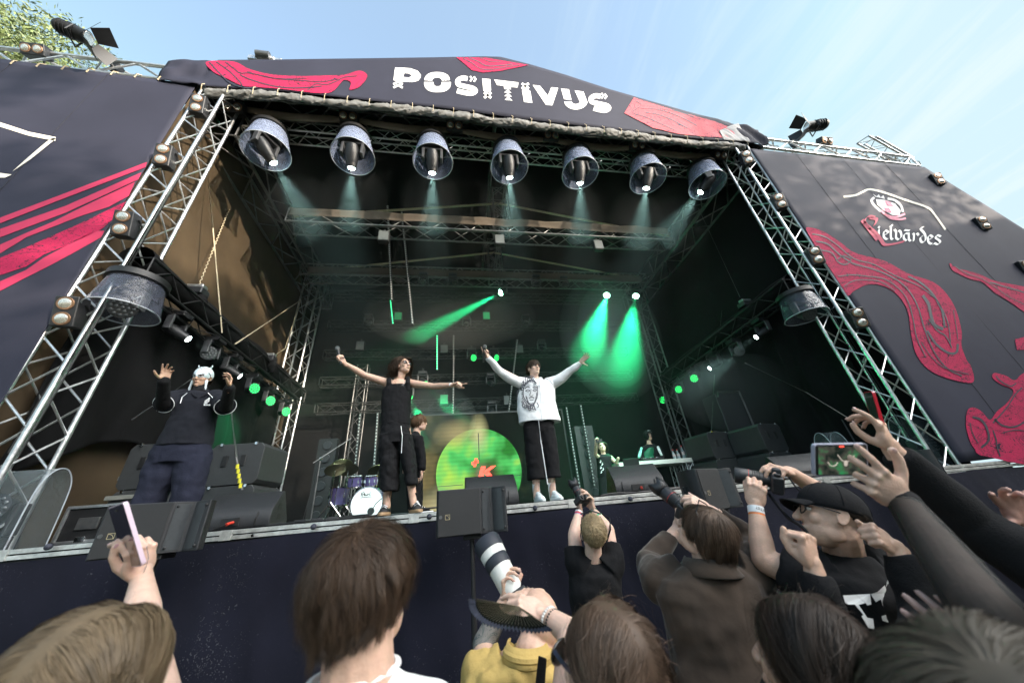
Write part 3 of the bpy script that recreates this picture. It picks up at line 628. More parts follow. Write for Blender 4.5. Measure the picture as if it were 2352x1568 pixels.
C2 = [([(840, 400), (900, 430), (960, 470), (1040, 475), (1130, 460), (1230, 445)], 5), ([(880, 396), (940, 420), (1000, 450), (1080, 450), (1180, 440)], 6), ([(960, 396), (1020, 420), (1100, 425)], 4), ([(2020, 690), (2060, 720), (2000, 770), (2090, 800), (2200, 850), (2290, 890)], 6), ([(2060, 740), (2150, 745), (2250, 770), (2350, 810), (2440, 860)], 6), ([(2090, 770), (2180, 785), (2280, 825), (2380, 880)], 7), ([(2200, 745), (2300, 760), (2420, 800)], 5)]
strokes('dark_print', C2, c2, 7, mat('print_dim', (.055, .035, .06), .7), hd, BY-.016)
def T(lines, ox, oy): return [[(x+ox, y+oy+(x*.13)) for x, y in ln] for ln in lines]
word = [ # (strokes) in a 0..100 high cell
 (1352, 1545, [[(8, 30), (8, 90), (22, 100)], [(4, 10), (12, 18)]]),                               # i
 (1385, 1550, [[(10, 70), (40, 48), (20, 32), (8, 50), (10, 85), (30, 100), (45, 88)]]),           # e
 (1432, 1552, [[(10, -10), (10, 85), (24, 100)], [(0, 4), (14, -14), (20, -6)]]),                  # l
 (1466, 1555, [[(0, 20), (12, 40), (12, 85), (30, 98)], [(30, 98), (48, 70), (42, 34), (28, 26)]]),# v
 (1524, 1562, [[(40, 40), (14, 44), (6, 76), (22, 98), (40, 80)], [(40, 34), (42, 84), (54, 98)], [(10, 16), (46, 16)]]), # a with bar
 (1586, 1568, [[(6, 36), (14, 46), (12, 96)], [(16, 50), (34, 32), (46, 46)]]),                    # r
 (1636, 1574, [[(28, 44), (8, 62), (12, 92), (30, 96), (44, 70), (38, 30), (8, -10), (30, -24)]]),  # d
 (1688, 1582, [[(10, 70), (40, 48), (20, 32), (8, 50), (10, 85), (30, 100), (45, 88)]]),           # e
 (1736, 1590, [[(48, 30), (22, 22), (12, 44), (34, 60), (44, 78), (26, 96), (4, 88), (-4, 100)]]) ] # s
for ox, oy, st in word: letter('script_letter', nib([[(ox+x*1.0, oy-4+y*.86+x*.12) for x, y in ln] for ln in st], 17), c3, M_white, rb, DY)

# ------------------------------------------------------------ trees and what throws the low shade (behind the camera)
def tree(name, base, h, crown_r, n, leaf, label, cols, trunk=.16, seed=1, droop=0, group=None, zlo=.35):
    rn = np.random.default_rng(seed); t = thing(name, base, label, 'tree', group); b = Vector(base)
    tm = MB(); tm.path([b, b+V(.1, .05, h*.3), b+V(-.05, .1, h*.6), b+V(.1, 0, h*.9)], [trunk, trunk*.75, trunk*.5, trunk*.15], 10)
    cl = []
    for i in range(26):
        a = rn.uniform(0, 6.28); zz_ = rn.uniform(zlo, 1.0); rr = crown_r*math.sqrt(max(.05, 1-((zz_-.62)/.42)**2))*rn.uniform(.45, 1)
        c = b+V(math.cos(a)*rr, math.sin(a)*rr, h*zz_); cl.append(c); s = b+V(0, 0, h*max(.2, zz_-.3))
        tm.path([s, s.lerp(c, .5)+V(0, 0, .05*h), c], [trunk*.35, trunk*.2, .01], 6)
    tm.build('trunk', mat('bark', (.12, .10, .07), .9, 0, .3, 8, .5, 30), t)
    cen = np.array([list(c) for c in cl]); k = rn.integers(0, len(cl), n); rad = crown_r*.42
    d = rn.normal(size=(n, 3)); d /= np.linalg.norm(d, axis=1)[:, None]; p = cen[k]+d*(rad*rn.uniform(.2, 1, n)**.6)[:, None]
    p[:, 2] -= droop*rn.uniform(0, 1, n)**2
    ax = rn.normal(size=(n, 3)); ax[:, 2] = ax[:, 2]*.6-(.9 if droop else 0); ax /= np.linalg.norm(ax, axis=1)[:, None]
    sd_ = np.cross(ax, rn.normal(size=(n, 3))); sd_ /= np.linalg.norm(sd_, axis=1)[:, None]
    L_ = leaf*rn.uniform(.6, 1.3, n)[:, None]; wd = L_*(.13 if droop else .32)
    v = np.stack([p-ax*L_*.5, p+sd_*wd, p+ax*L_*.5, p-sd_*wd], 1).reshape(-1, 3)
    me = MB(); me.v = [tuple(q_) for q_ in v]; me.f = [(4*i, 4*i+1, 4*i+2, 4*i+3) for i in range(n)]
    me.build('crown', mat('leaves_'+label[:6].strip(), cols, .55, 0, .3, 1.5, island=.45), t, smooth=False)
tree('willow_tree', (-15.6, 7.6, 0), 18.6, 3.7, 70000, .17, 'pale green willow tree rising behind the left banner', (.13, .17, .06), droop=.8, seed=4, zlo=.55)
# a long timber hall and trees stand behind the crowd, out of the frame, and shade the pit
u_ = Vector((math.sin(SUN_AZ), math.cos(SUN_AZ), 0)); s_ = Vector((u_.y, -u_.x, 0))
c_ = Vector((2, 4, 0))+u_*34
hh = HC+3.25+34*math.tan(SUN_EL)
t = thing('timber_hall', c_, 'long timber hall behind the crowd', 'building')
rot = Matrix((s_, u_, Vector((0, 0, 1)))).transposed()
MB().box(c_+V(0, 0, hh*.42), (64, 9, hh*.84), rot).build('wall', mat('unseen_timber_wall', (.12, .09, .06), .8, 0, .3, 2, .4, 8), t, smooth=False)
MB().prism([c_+u_*-5+s_*-33+V(0, 0, hh*.84), c_+u_*5+s_*-33+V(0, 0, hh*.84), c_+s_*-33+V(0, 0, hh)], s_*66).build('roof', mat('unseen_roof_sheet', (.10, .05, .04), .6, 0, .2, 2), t, smooth=False)
for i, (s, dd, h_) in enumerate(((-8.6, -9, 7.4), (-5.2, -7, 7.8), (2.2, -8, 1.2), (7.5, -9, 3.6), (12, -8, 5.0))):
    tree('shade_tree', tuple(c_+s_*s+u_*dd), hh+h_, 3.3 if h_ > 7 else 2.7, 5200, .34, ('leftmost', 'second', 'middle', 'fourth', 'rightmost')[i]+' tree standing in front of the timber hall behind the crowd', (.06, .09, .03), seed=20+i, group='unseen shade trees in front of the timber hall')
# ============================================================ LAMPS
def disc_pts(c, n_, r, k, hint=(0, 0, 1)):
    a, b, d = basis(n_, hint); out_ = []
    for i in range(k):
        q = 2*math.pi*i/k; out_.append(c+a*(math.cos(q)*r)+b*(math.sin(q)*r))
    return out_
def spot(parent, loc, d, col, power, ang, blend=.6, size=.04):
    ld = bpy.data.lights.new('beam', 'SPOT'); ld.energy = power; ld.color = col; ld.spot_size = R(ang); ld.spot_blend = blend; ld.shadow_soft_size = size
    o = bpy.data.objects.new('beam', ld); COL.objects.link(o); o.parent = parent; o.location = Vector(loc)-ORG[parent.name]
    o.rotation_euler = (-Vector(d)).to_track_quat('Z', 'Y').to_euler(); return o
def moving_head(t, top, aim, s=1.0, led=False, lit=None, yoke=(1, 0, 0), body=M_plastic):
    """base hangs from top; yoke arms; barrel aims along aim. returns lens centre"""
    top = Vector(top); aim = Vector(aim).normalized(); y = Vector(yoke).normalized()
    MB().box(top-V(0, 0, .05*s), (.30*s, .26*s, .10*s)).build('base', body, t, bevel=.01)
    piv = top-V(0, 0, .36*s)
    ax, ay, az = y, V(0, 0, 1).cross(y), V(0, 0, 1); rot = Matrix((ax, ay, az)).transposed()
    MB().box(top-V(0, 0, .13*s), (.36*s, .11*s, .06*s), rot).build('yoke_bridge', body, t, bevel=.012)
    for k in (-1, 1): MB().box(piv+y*(k*.165*s)+V(0, 0, .09*s), (.045*s, .12*s, .27*s), rot, 1.1).build('yoke_arm', mat('yoke_grey', (.07, .072, .078), .4), t, bevel=.014)
    if led:
        MB().lathe(piv-aim*.12*s, piv+aim*.13*s, [(0, .06*s), (.15, .11*s), (.7, .135*s), (1, .14*s)], 24).build('barrel', body, t)
        face = piv+aim*.132*s; lm = MB(); a, b, d = basis(aim)
        ps = [(0, 0)]+[(math.cos(q)*.052, math.sin(q)*.052) for q in np.arange(6)*math.pi/3]+[(math.cos(q)*.103, math.sin(q)*.103) for q in np.arange(12)*math.pi/6]
        for px, py in ps: lm.ell(face+(a*px+b*py)*s, a*.021*s, b*.021*s, d*.008*s, 8, 5)
        lm.build('led_face', lit or mat('dark_lens', (.05, .055, .06), .12, coat=1), t); return face
    MB().lathe(piv-aim*.17*s, piv+aim*.26*s, [(0, .05*s), (.06, .095*s), (.3, .115*s), (.55, .11*s), (1, .075*s)], 20, .92).build('barrel', body, t)
    face = piv+aim*.262*s
    MB().lathe(face, face+aim*.012*s, [(0, .06*s), (1, .05*s)], 18).build('lens', lit or M_lens, t); return face
def hood(t, top, rt=.29, rb=.40, h=.6, tilt=V(0, 0, 0), n=40, dim=False):
    top = Vector(top); ax = (V(0, 0, -1)+tilt).normalized(); bot = top+ax*h
    a, b, d = basis(ax, (0, 1, 0))
    MB().lathe(top-ax*.07, top+ax*.03, [(0, rt*.8), (.1, rt+.035), (.9, rt+.035), (1, rt)], n).build('hood_lid', M_black, t)
    def f(u, v):
        q = u*2*math.pi; r = rt+(rb-rt)*v; return top+ax*(h*v)+a*(math.cos(q)*r)+b*(math.sin(q)*r)
    MB().grid(f, n, 6).build('hood_shell', M_hood3 if dim else M_hood, t)
    q0 = [bot+a*(math.cos(2*math.pi*i/n)*rb)+b*(math.sin(2*math.pi*i/n)*rb) for i in range(n+1)]
    MB().path(q0, .008, 6).build('hood_rim', M_rim, t)
    e = bot+a*rb*.75+b*rb*-.7; MB().path([e, e+V(.05, -.03, .02), e+V(.10, -.03, .07)], .004, 5).build('hood_tab', M_rim, t)
ordn = ['leftmost', 'second from the left', 'third from the left', 'middle', 'third from the right', 'second from the right', 'rightmost']
WL = (.55, .95, .88)
for i, (top, aim) in enumerate((((-3.66, 7.37), (.5, .55, -.75)), ((-2.07, 7.43), (-.05, .55, -1)), ((-.48, 7.47), (0, .55, -1)), ((1.17, 7.50), (.05, .5, -1)), ((2.82, 7.5), (0, .5, -1)), ((4.52, 7.5), (-.2, .5, -1)), ((6.1, 7.45), (-.7, .55, -.75)))):
    p = Vector((top[0], 4.55, HC+top[1]-.24))
    t = thing('hooded_lamp', p, ordn[i]+" of the seven lamps in clear hoods under the header", 'stage lamp', 'hooded moving lamps under the header')
    MB().box(p+V(0, .06, .10), (.06, .10, .14)).build('clamp', M_black, t, bevel=.006)
    hood(t, p, .30, .41, .57, V((top[0]-1.2)*-.02, 0, 0))
    c = moving_head(t, p-V(0, 0, .04), aim, 1.15, lit=M_gw, yoke=(1, 0, 0) if 0 < i < 6 else (.5, 1, 0))
    spot(t, c+Vector(aim).normalized()*.03, aim, WL, 620, 38, 1.0)
# hooded lamps on the side trusses
for (pt, X, aim, lab) in (((318, 652), -4.05, (.5, -.75, -.5), 'dark lamp in a rain hood beside the left tower'), ((1826, 682), 6.35, (-.2, -.75, -.6), 'dark lamp in a rain hood beside the right tower')):
    p = atX(*pt, X); t = thing('hooded_lamp', p, lab, 'stage lamp', 'dark hooded lamps on the side trusses')
    hood(t, p, .26, .33, .44, dim=True); moving_head(t, p-V(0, 0, .02), aim, .95, led=True)
# lamps along the side trusses
def side_lamp(pt, X, aim, led, lit, lab, beam=None):
    c = atX(*pt, X); top = c+V(0, 0, .42)-Vector(aim).normalized()*.16
    t = thing('moving_lamp', top, lab, 'stage lamp', 'moving lamps on the side trusses')
    MB().box(top+V(0, 0, .06), (.05, .05, .12)).build('clamp', M_black, t)
    f_ = moving_head(t, top, aim, .85, led=led, lit=lit, yoke=(0, 1, 0))
    if beam: spot(t, f_+Vector(aim).normalized()*.03, aim, *beam)
side_lamp((417, 788), -4.2, (.75, .35, -.45), False, M_gw, 'lit white lamp nearest the hooded lamp on the left side truss', (WL, 90, 26))
side_lamp((473, 823), -4.2, (.3, -.7, -.2), True, None, 'unlit honeycomb lamp on the left side truss', None)
side_lamp((540, 872), -4.2, (.6, .3, -.35), False, M_gw, 'small lit white lamp midway on the left side truss', (WL, 40, 26))
G = (.02, 1, .32)
for k, p in enumerate(((585, 903), (622, 931), (658, 955))): side_lamp(p, -4.2, (.8, -.45, -.12), True, M_gg, ('front', 'middle', 'rear')[k]+' of the three green honeycomb lamps on the left side truss', (G, 130, 26) if k == 2 else None)
side_lamp((1747, 781), 6.6, (-.75, .35, -.4), False, M_gw, 'lit white lamp nearest the hood on the right side truss', (WL, 160, 30))
side_lamp((1705, 815), 6.6, (-.3, -.7, -.2), True, None, 'unlit honeycomb lamp on the right side truss')
side_lamp((1638, 852), 6.6, (-.75, .35, -.4), False, M_gw, 'small lit white lamp midway on the right side truss', (WL, 40, 26))
for k, p in enumerate(((1596, 877), (1560, 902), (1523, 926))): side_lamp(p, 6.6, (-.8, -.5, -.1), True, M_gg, ('front', 'middle', 'rear')[k]+' of the three green honeycomb lamps on the right side truss', (G, 60, 26) if k == 0 else None)
# green lamps at the back with their beams
def back_lamp(pt, Y, aim, lit, lab, beam=None, s=.85, led=True):
    c = at(*pt, Y); top = c+V(0, .05, .36*s)-Vector(aim).normalized()*.13*s
    t = thing('moving_lamp', top, lab, 'stage lamp', 'green lamps hanging at the back of the stage')
    MB().box(top+V(0, 0, .06), (.05, .05, .12)).build('clamp', M_black, t)
    f_ = moving_head(t, top, aim, s, led=led, lit=lit)
    if beam: spot(t, f_+Vector(aim).normalized()*.05, aim, *beam)
back_lamp((1150, 670), 8.6, at(900, 800, 7.9)-at(1150, 670, 8.6), M_gg2, 'green lamp throwing a beam down to the left behind the singers', (G, 4500, 11, .7))
back_lamp((1395, 676), 8.4, at(1330, 880, 7.4)-at(1395, 676, 8.4), M_gg2, 'left of the two bright green lamps with broad beams at upper right', (G, 3800, 25, 1.0))
back_lamp((1462, 678), 8.4, at(1424, 890, 7.4)-at(1462, 678, 8.4), M_gg2, 'right of the two bright green lamps with broad beams at upper right', (G, 3800, 22, 1.0))
back_lamp((1088, 820), 9.5, (.5, -.8, -.4), M_gg, 'green lamp left of the raised microphone hand', (G, 260, 16))
back_lamp((1141, 820), 9.5, (.6, -.75, -.4), M_gg, 'green lamp right of the raised microphone hand', (G, 260, 16))
back_lamp((975, 880), 9.5, at(1065, 970, 9.0)-at(975, 878, 9.5), M_gg, 'green lamp beside the long-haired singer, beam to the right', (G, 900, 17))
back_lamp((940, 912), 9.5, at(985, 1000, 9.0)-at(942, 912, 9.5), M_gg, 'green lamp hidden just behind the long-haired singer', (G, 1500, 24))
# unlit lamps hanging deep under the roof
for k, (x, y, Y) in enumerate(((972, 648, 8.0), (1040, 650, 8.0), (1232, 652, 8.0), (1296, 655, 8.0), (846, 742, 9.5), (1072, 745, 9.5), (1208, 742, 9.5), (1245, 800, 9.6), (1127, 880, 9.7), (1160, 1000, 9.9), (1130, 945, 9.8), (906, 730, 9.5))):
    c = at(x, y, Y); t = thing('unlit_lamp', c, 'unlit lamp hanging at the back, '+('on the third cross truss', 'on the dim rear trusses')[k > 3]+', number '+str(k+1)+' counted from the top row', 'stage lamp', 'unlit lamps deep in the stage')
    moving_head(t, c+V(0, 0, .3), (.2*math.sin(k), -.7, -.5), .8)
    t['label'] = ['unlit lamp left of the ridge post', 'unlit lamp just right of the ridge post', 'unlit lamp left of the bright green pair', 'unlit lamp right under the third truss strip', 'unlit lamp above the long hair singer, left', 'lamp with a green sheen below the slanting beam', 'unlit lamp above the white shirt singer', 'unlit lamp above and right of the white shirt singer', 'unlit lamp behind the raised microphone hand', 'unlit lamp just above the round screen', 'unlit lamp between the two singers', 'unlit lamp near the left green tile'][k]
# small square panels (grey-green) hanging from the trusses
for k, (x, y, Y, gr) in enumerate(((882, 545, 5.9, 0), (1147, 553, 5.9, 0), (1373, 565, 5.9, 0), (915, 728, 9.3, 1), (1117, 727, 9.3, 1), (828, 795, 9.4, 0), (1020, 803, 9.6, 0), (1193, 803, 9.6, 0), (1020, 918, 9.7, 1), (1165, 920, 9.7, 0))):
    c = at(x, y, Y); s = .30 if Y < 7 else .30
    lb_ = ['grey flood panel at the left of the second cross truss', 'grey flood panel in the middle of the second cross truss', 'grey flood panel at the right of the second cross truss', 'green-lit square flood panel above the long-haired singer', 'green-lit square flood panel above the raised microphone', 'dim square flood panel left of the long-haired singer', 'dim square flood panel between the singers', 'dim square flood panel above the white-shirted singer', 'green-lit square flood panel right of the pointing hand', 'dim square flood panel left of the printed shirt'][k]
    t = thing('flood_panel', c, lb_, 'flood lamp', 'square flood panels')
    MB().box(c, (s*.8, .12, s)).build('housing', M_black, t, bevel=.01)
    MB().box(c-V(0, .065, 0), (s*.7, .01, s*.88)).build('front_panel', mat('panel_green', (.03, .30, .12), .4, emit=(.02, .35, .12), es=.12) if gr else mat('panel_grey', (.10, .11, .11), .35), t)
    MB().box(c+V(0, 0, s*.6), (.03, .03, s*.4)).build('hanger', M_black, t)
# twin blinder lamps
def blinder_proto():
    t = thing('twin_lamp', (0, 0, 0), 'x', 'twin lamp')
    MB().box((0, 0, 0), (.21, .16, .36)).build('housing', M_plastic, t, bevel=.015)
    for z in (-.09, .09):
        MB().lathe((0, -.082, z), (0, -.092, z), [(0, .078), (1, .074), (1, .066)], 24).build('lamp_ring', M_copper, t)
        MB().lathe((0, -.090, z), (0, -.096, z), [(0, .060), (1, .052)], 20).build('reflector', M_reflector, t)
    MB().path([(-.12, 0, -.1), (-.12, .1, 0), (.12, .1, 0), (.12, 0, .1)], .012, 6).build('bracket', M_black, t)
    return t
bp_ = blinder_proto(); firstb = [True]
def blinder(loc, rx, ry, rz, lab, grp):
    o = bp_ if firstb[0] else copy_tree(bp_); firstb[0] = False
    o.location = loc; o.rotation_euler = (Matrix.Rotation(R(rz), 3, 'Z') @ Matrix.Rotation(R(rx), 3, 'X') @ Matrix.Rotation(R(ry), 3, 'Y')).to_euler(); o['label'] = lab; o['group'] = grp
rk = ['topmost', 'second from the top', 'third from the top', 'lowest']
for i, p in enumerate(((458, 245), (380, 362), (290, 518), (162, 718))): blinder(at(*p, 3.93), 18, 0, 8, rk[i]+' twin lamp on the left front tower', 'twin lamps on the front towers')
for i, p in enumerate(((1714, 366), (1788, 466), (1870, 590), (1968, 732))): blinder(at(*p, 3.93), 12, 0, -28, rk[i]+' twin lamp on the right front tower', 'twin lamps on the front towers')
for i, p in enumerate(((2150, 415), (2252, 516), (2352, 618))): blinder(at(*p, 3.95), 10, 0, -20, ('upper', 'middle', 'lower')[i]+' twin lamp on the far outer edge of the right banner', 'twin lamps on the outer tower')
for i, p in enumerate(((540, 241), (802, 262), (1044, 283), (1265, 305), (1463, 328), (1650, 350))):
    blinder(at(p[0], p[1]+9, 4.33)+V(0, 0, .0), 35, 90, 0, ['leftmost', 'second', 'third', 'fourth', 'fifth', 'rightmost'][i]+' twin lamp in the row above the long brown cloth strip', 'twin lamps above the hooded lamps')
blinder(at(85, 120, 4.0), 30, 90, 0, 'twin lamp on the truss above the left banner', 'twin lamps on the wing trusses')
blinder(at(1893, 327, 4.0), 30, 90, 0, 'twin lamp on the truss above the right banner', 'twin lamps on the wing trusses')
blinder(at(2035, 378, 4.3), 30, 90, 20, 'twin lamp beside the leaning lattice mast', 'twin lamps on the wing trusses')
# barn-door lamps on arms
def barn(base, head, aim, s, lab):
    base, head, aim = Vector(base), Vector(head), Vector(aim).normalized()
    t = thing('barn_door_lamp', base, lab, 'stage lamp', 'barn-door lamps on top of the wings')
    MB().cyl(base, head, .025, n=8).build('arm', M_aludark, t); MB().box(base, (.12, .12, .2)).build('clamp', M_black, t, bevel=.01)
    a, b, d = basis(aim)
    rot = Matrix((a, b, d)).transposed()
    MB().lathe(head-aim*.38*s, head+aim*.2*s, [(0, .12*s), (.08, .15*s), (1, .16*s)], 20).build('barrel', M_black, t)
    for k in range(5): MB().lathe(head-aim*(.30-.07*k)*s, head-aim*(.285-.07*k)*s, [(0, .15*s), (.5, .175*s), (1, .15*s)], 20).build('cooling_fin', M_plastic, t)
    MB().lathe(head+aim*.2*s, head+aim*.21*s, [(0, .15*s), (1, .14*s)], 20).build('lens', M_reflector, t)
    for v_, w_ in ((a, b), (-a, b), (b, a), (-b, a)):
        o_ = head+aim*.21*s+v_*.17*s
        MB().prism([o_-w_*.17*s, o_+w_*.17*s, o_+w_*.22*s+v_*.22*s+aim*.26*s, o_-w_*.22*s+v_*.22*s+aim*.26*s], aim*.008).build('barn_door', M_black, t, smooth=False)
    MB().path([head-a*.19*s, head-a*.19*s-b*.24*s, head+a*.19*s-b*.24*s, head+a*.19*s], .014, 6).build('yoke', M_black, t)
    MB().path([head-aim*.38*s+b*.1*s, head-aim*.5*s+b*.2*s, head-aim*.3*s+b*.3*s, head+b*.22*s], .008, 6).build('cable', M_cable, t)
barn(at(268, 160, 4.1), at(178, 78, 3.6), (.85, .25, -.12), .72, 'big barn-door lamp on an arm above the left banner, against the sky')
barn(at(1822, 330, 4.1), at(1868, 290, 3.75), (-.85, .3, .1), .8, 'barn-door lamp on an arm above the right banner, against the sky')
# ============================================================ SMOKE
sm = bpy.data.materials.new('stage_smoke'); sm.use_nodes = True; nt = sm.node_tree; nt.nodes.clear()
o_ = nt.nodes.new('ShaderNodeOutputMaterial'); pv = nt.nodes.new('ShaderNodeVolumePrincipled')
pv.inputs['Color'].default_value = (.8, .85, .85, 1); pv.inputs['Density'].default_value = .0032; pv.inputs['Anisotropy'].default_value = 0
nt.links.new(pv.outputs[0], o_.inputs['Volume'])
o = MB().box((1.21, 7.40, HC+3.8), (11.9, 6.1, 7.3)).build('smoke', sm, smooth=False); tag(o, 'thin stage smoke filling the space under the roof', 'smoke', kind='stuff')

def puff(c, r, dens, lab, col=(.8, .85, .85)):
    m = bpy.data.materials.new('smoke_puff'); m.use_nodes = True; nt = m.node_tree; nt.nodes.clear()
    o_ = nt.nodes.new('ShaderNodeOutputMaterial'); pv = nt.nodes.new('ShaderNodeVolumePrincipled'); pv.inputs['Color'].default_value = (*col, 1); pv.inputs['Density'].default_value = dens
    nt.links.new(pv.outputs[0], o_.inputs['Volume']); o = MB().ell(c, *r, n=32, m=20).build('smoke', m); tag(o, lab, 'smoke', kind='stuff')
puff(at(1400, 770, 8.0), (1.5, 1.1, 2.0), .08, 'smoke lit green below the bright pair of lamps')
puff(at(1405, 765, 8.0), (1.0, .9, 1.7), .13, 'denser core of the green-lit smoke')
puff(at(1040, 722, 8.3), (2.5, .7, 1.1), .08, 'smoke along the slanting green beam')
puff(at(1000, 960, 8.9), (1.1, .6, .9), .07, 'smoke behind the long-haired singer')
puff(at(1700, 900, 6.6), (1.7, 1.0, .9), .07, 'grey smoke drifting before the right stacks')
for i, x in enumerate((690, 815, 993, 1165, 1323, 1462, 1560)):
    puff(at(x, (480, 455, 465, 475, 490, 505, 515)[i], 5.1), (.66, .5, .85), .014, 'thin smoke under '+ordn[i]+' hooded lamp')
# ============================================================ EQUIPMENT ON AND IN FRONT OF THE STAGE
def local_tf(mb, loc, rz):
    c, s = math.cos(rz), math.sin(rz); mb.v = [(x*c-y*s+loc[0], x*s+y*c+loc[1], z+loc[2]) for x, y, z in mb.v]; return mb
def wedge(x, y, rz, w, lab, plug=False, hs=(1, -1)):
    loc = (x, y, FL+.004); rz = R(rz); t = thing('stage_monitor', loc, lab, 'stage monitor', 'wedge monitors along the stage front')
    pr_ = [(0, 0), (-.01, .03), (-.012, .10), (.01, .155), (.05, .20), (.20, .335), (.225, .345), (.25, .33), (.44, .06), (.44, .02), (.43, 0)]
    MB.prism_ = None
    b = MB().prism([V(-w/2, a, z) for a, z in pr_], (w, 0, 0)); local_tf(b, loc, rz).build('cabinet', M_cabinet, t, bevel=.012)
    b = MB().prism([V(-w/2+.02, .262, .325), V(-w/2+.02, .445, .065), V(-w/2+.02, .455, .07), V(-w/2+.02, .272, .332)], (w-.04, 0, 0)); local_tf(b, loc, rz).build('grille', M_grille, t)
    b = MB().box((-w*.05, -.012, .065), (w*.26, .012, .075)); local_tf(b, loc, rz).build('connector_panel', M_black, t, bevel=.004)
    for k in (-.36, .30):
        b = MB().path([(w*k, -.014, .02), (w*k, -.018, .08), (w*k+.006, -.004, .14)], .006, 6); local_tf(b, loc, rz).build('foot_strip', M_rubber, t)
    for s in (-1, 1):
        for z0, z1, yy in ((.06, .115, .19), (.155, .215, .17)):
            pts = [V(s*(w/2+.001), yy-.05, z0), V(s*(w/2+.001), yy+.05, z0), V(s*(w/2+.001), yy+.035, z1), V(s*(w/2+.001), yy-.02, z1)]
            b = MB().prism(pts, (s*.002, 0, 0)); local_tf(b, loc, rz).build('handle_hole', M_black, t, smooth=False)
    if plug:
        b = MB().cyl((0, -.02, .06), (-.02, -.09, .045), .014, n=10); local_tf(b, loc, rz).build('red_plug', mat('red_plastic', (.6, .05, .03), .4), t)
        b = MB().path([(-.02, -.09, .045), (-.10, -.13, .008), (-.3, -.10, .006), (-.6, -.05, .006)], .006, 6); local_tf(b, loc, rz).build('plug_cable', M_cable, t)
wedge(-2.20, 4.12, 3, .64, 'grey wedge monitor with a red plug, left on the stage edge', True)
wedge(.40, 4.14, 2, .60, 'grey wedge monitor before the round screen, behind the middle pole speaker')
wedge(2.22, 4.14, -9, .62, 'grey wedge monitor with a red plug, right of the white sneakers', True)
wedge(4.92, 4.35, -12, .70, 'grey wedge monitor behind the camera held by the man in the cap')
def fill(x, y, z, rz, lab, w=.62, h=.37, tilt=0):
    loc = (x, y, HC+z); rz = R(rz); t = thing('pole_speaker', (x, y, 0), lab, 'speaker', 'speakers on poles before the stage')
    plan = [(-.5, .02), (-.48, 0), (.12, 0), (.13, .008), (.20, .035), (.27, .075), (.31, .075), (.36, .035), (.44, .0), (.49, -.01), (.5, 0), (.5, .10), (.42, .19), (.24, .32), (-.24, .32), (-.42, .19), (-.5, .1)]
    b = MB().prism([V(a*w, c, -h/2) for a, c in plan], (0, 0, h)); local_tf(b, loc, rz).build('cabinet', M_cabinet, t, bevel=.006)
    b = MB().box((-.18*w, -.005, 0), (.585*w, .008, h*.96)); local_tf(b, loc, rz).build('grille', M_grille, t, bevel=.003)
    ph = mat('horn_grey', (.045, .05, .055), .35, 0, .15, 30)
    b = MB().prism([V(a*w, c-.004, -h*.45) for a, c in ((.145, .012), (.205, .04), (.265, .072), (.27, .08), (.2, .06), (.14, .02))], (0, 0, h*.9)); local_tf(b, loc, rz).build('horn_panel', ph, t)
    b = MB().prism([V(a*w, c-.004, -h*.45) for a, c in ((.315, .072), (.365, .035), (.44, .002), (.45, .01), (.37, .05), (.32, .085))], (0, 0, h*.9)); local_tf(b, loc, rz).build('horn_panel', ph, t)
    for a, c in ((.165, .012), (.455, -.014)):
        for zz_ in (-.4, .4):
            b = MB().ell((a*w, c, zz_*h), .011, .006, .012, 8, 5); local_tf(b, loc, rz).build('corner_screw', M_black, t)
    b = MB().lathe((-.44*w, -.008, -h*.08), (-.44*w, -.013, -h*.08), [(0, .014), (1, .014), (1, .008)], 16); local_tf(b, loc, rz).build('port_ring', M_aludark, t)
    bd = MB(); q = [(-.375, -.14), (-.315, -.14), (-.315, -.04), (-.375, -.04)]
    for p_ in band([(a*w, c*h*1.0) for a, c in q+[q[0]]], .004)+band([(a*w, c*h) for a, c in smooth([(-.372, -.05), (-.35, -.06), (-.33, -.09), (-.32, -.135)], 4)], .003): bd.poly([V(px, -.0125, pz) for px, pz in p_])
    local_tf(bd, loc, rz).build('badge', M_gold, t, smooth=False)
    for s in (-1, 1):
        for yy in (.14, .2):
            b = MB().box((s*(w*.47-(yy-.12)*.6*w/.4*.5), yy, -.02), (.03, .035, .13)); local_tf(b, loc, rz).build('handle_slot', M_black, t, bevel=.01)
    MB().box((x, y+.14, HC+z-h/2-.02), (.16, .16, .035)).build('pole_socket', M_black, t, bevel=.006)
    MB().cyl((x, y+.14, 0), (x, y+.14, HC+z-h/2), .018, n=12).build('pole', M_black, t)
    MB().cyl((x, y+.14, 0), (x, y+.14, (HC+z)*.6), .024, n=12).build('lower_pole', M_black, t)
    MB().lathe((x, y+.14, 0), (x, y+.14, .03), [(0, .22), (.6, .22), (1, .20)], 28).build('base_plate', M_black, t)
fill(-2.32, 3.30, .125, 14, 'black pole speaker behind the raised white phone', .64, .36)
fill(.13, 3.30, .045, 2, 'black pole speaker in the middle with a gold badge, upright on its pole')
fill(2.55, 3.22, .045, 22, 'black pole speaker right behind the photographer in the brown jacket')
fill(5.98, 3.60, .08, 38, 'black pole speaker farthest right, behind the black sleeve', .60, .38)
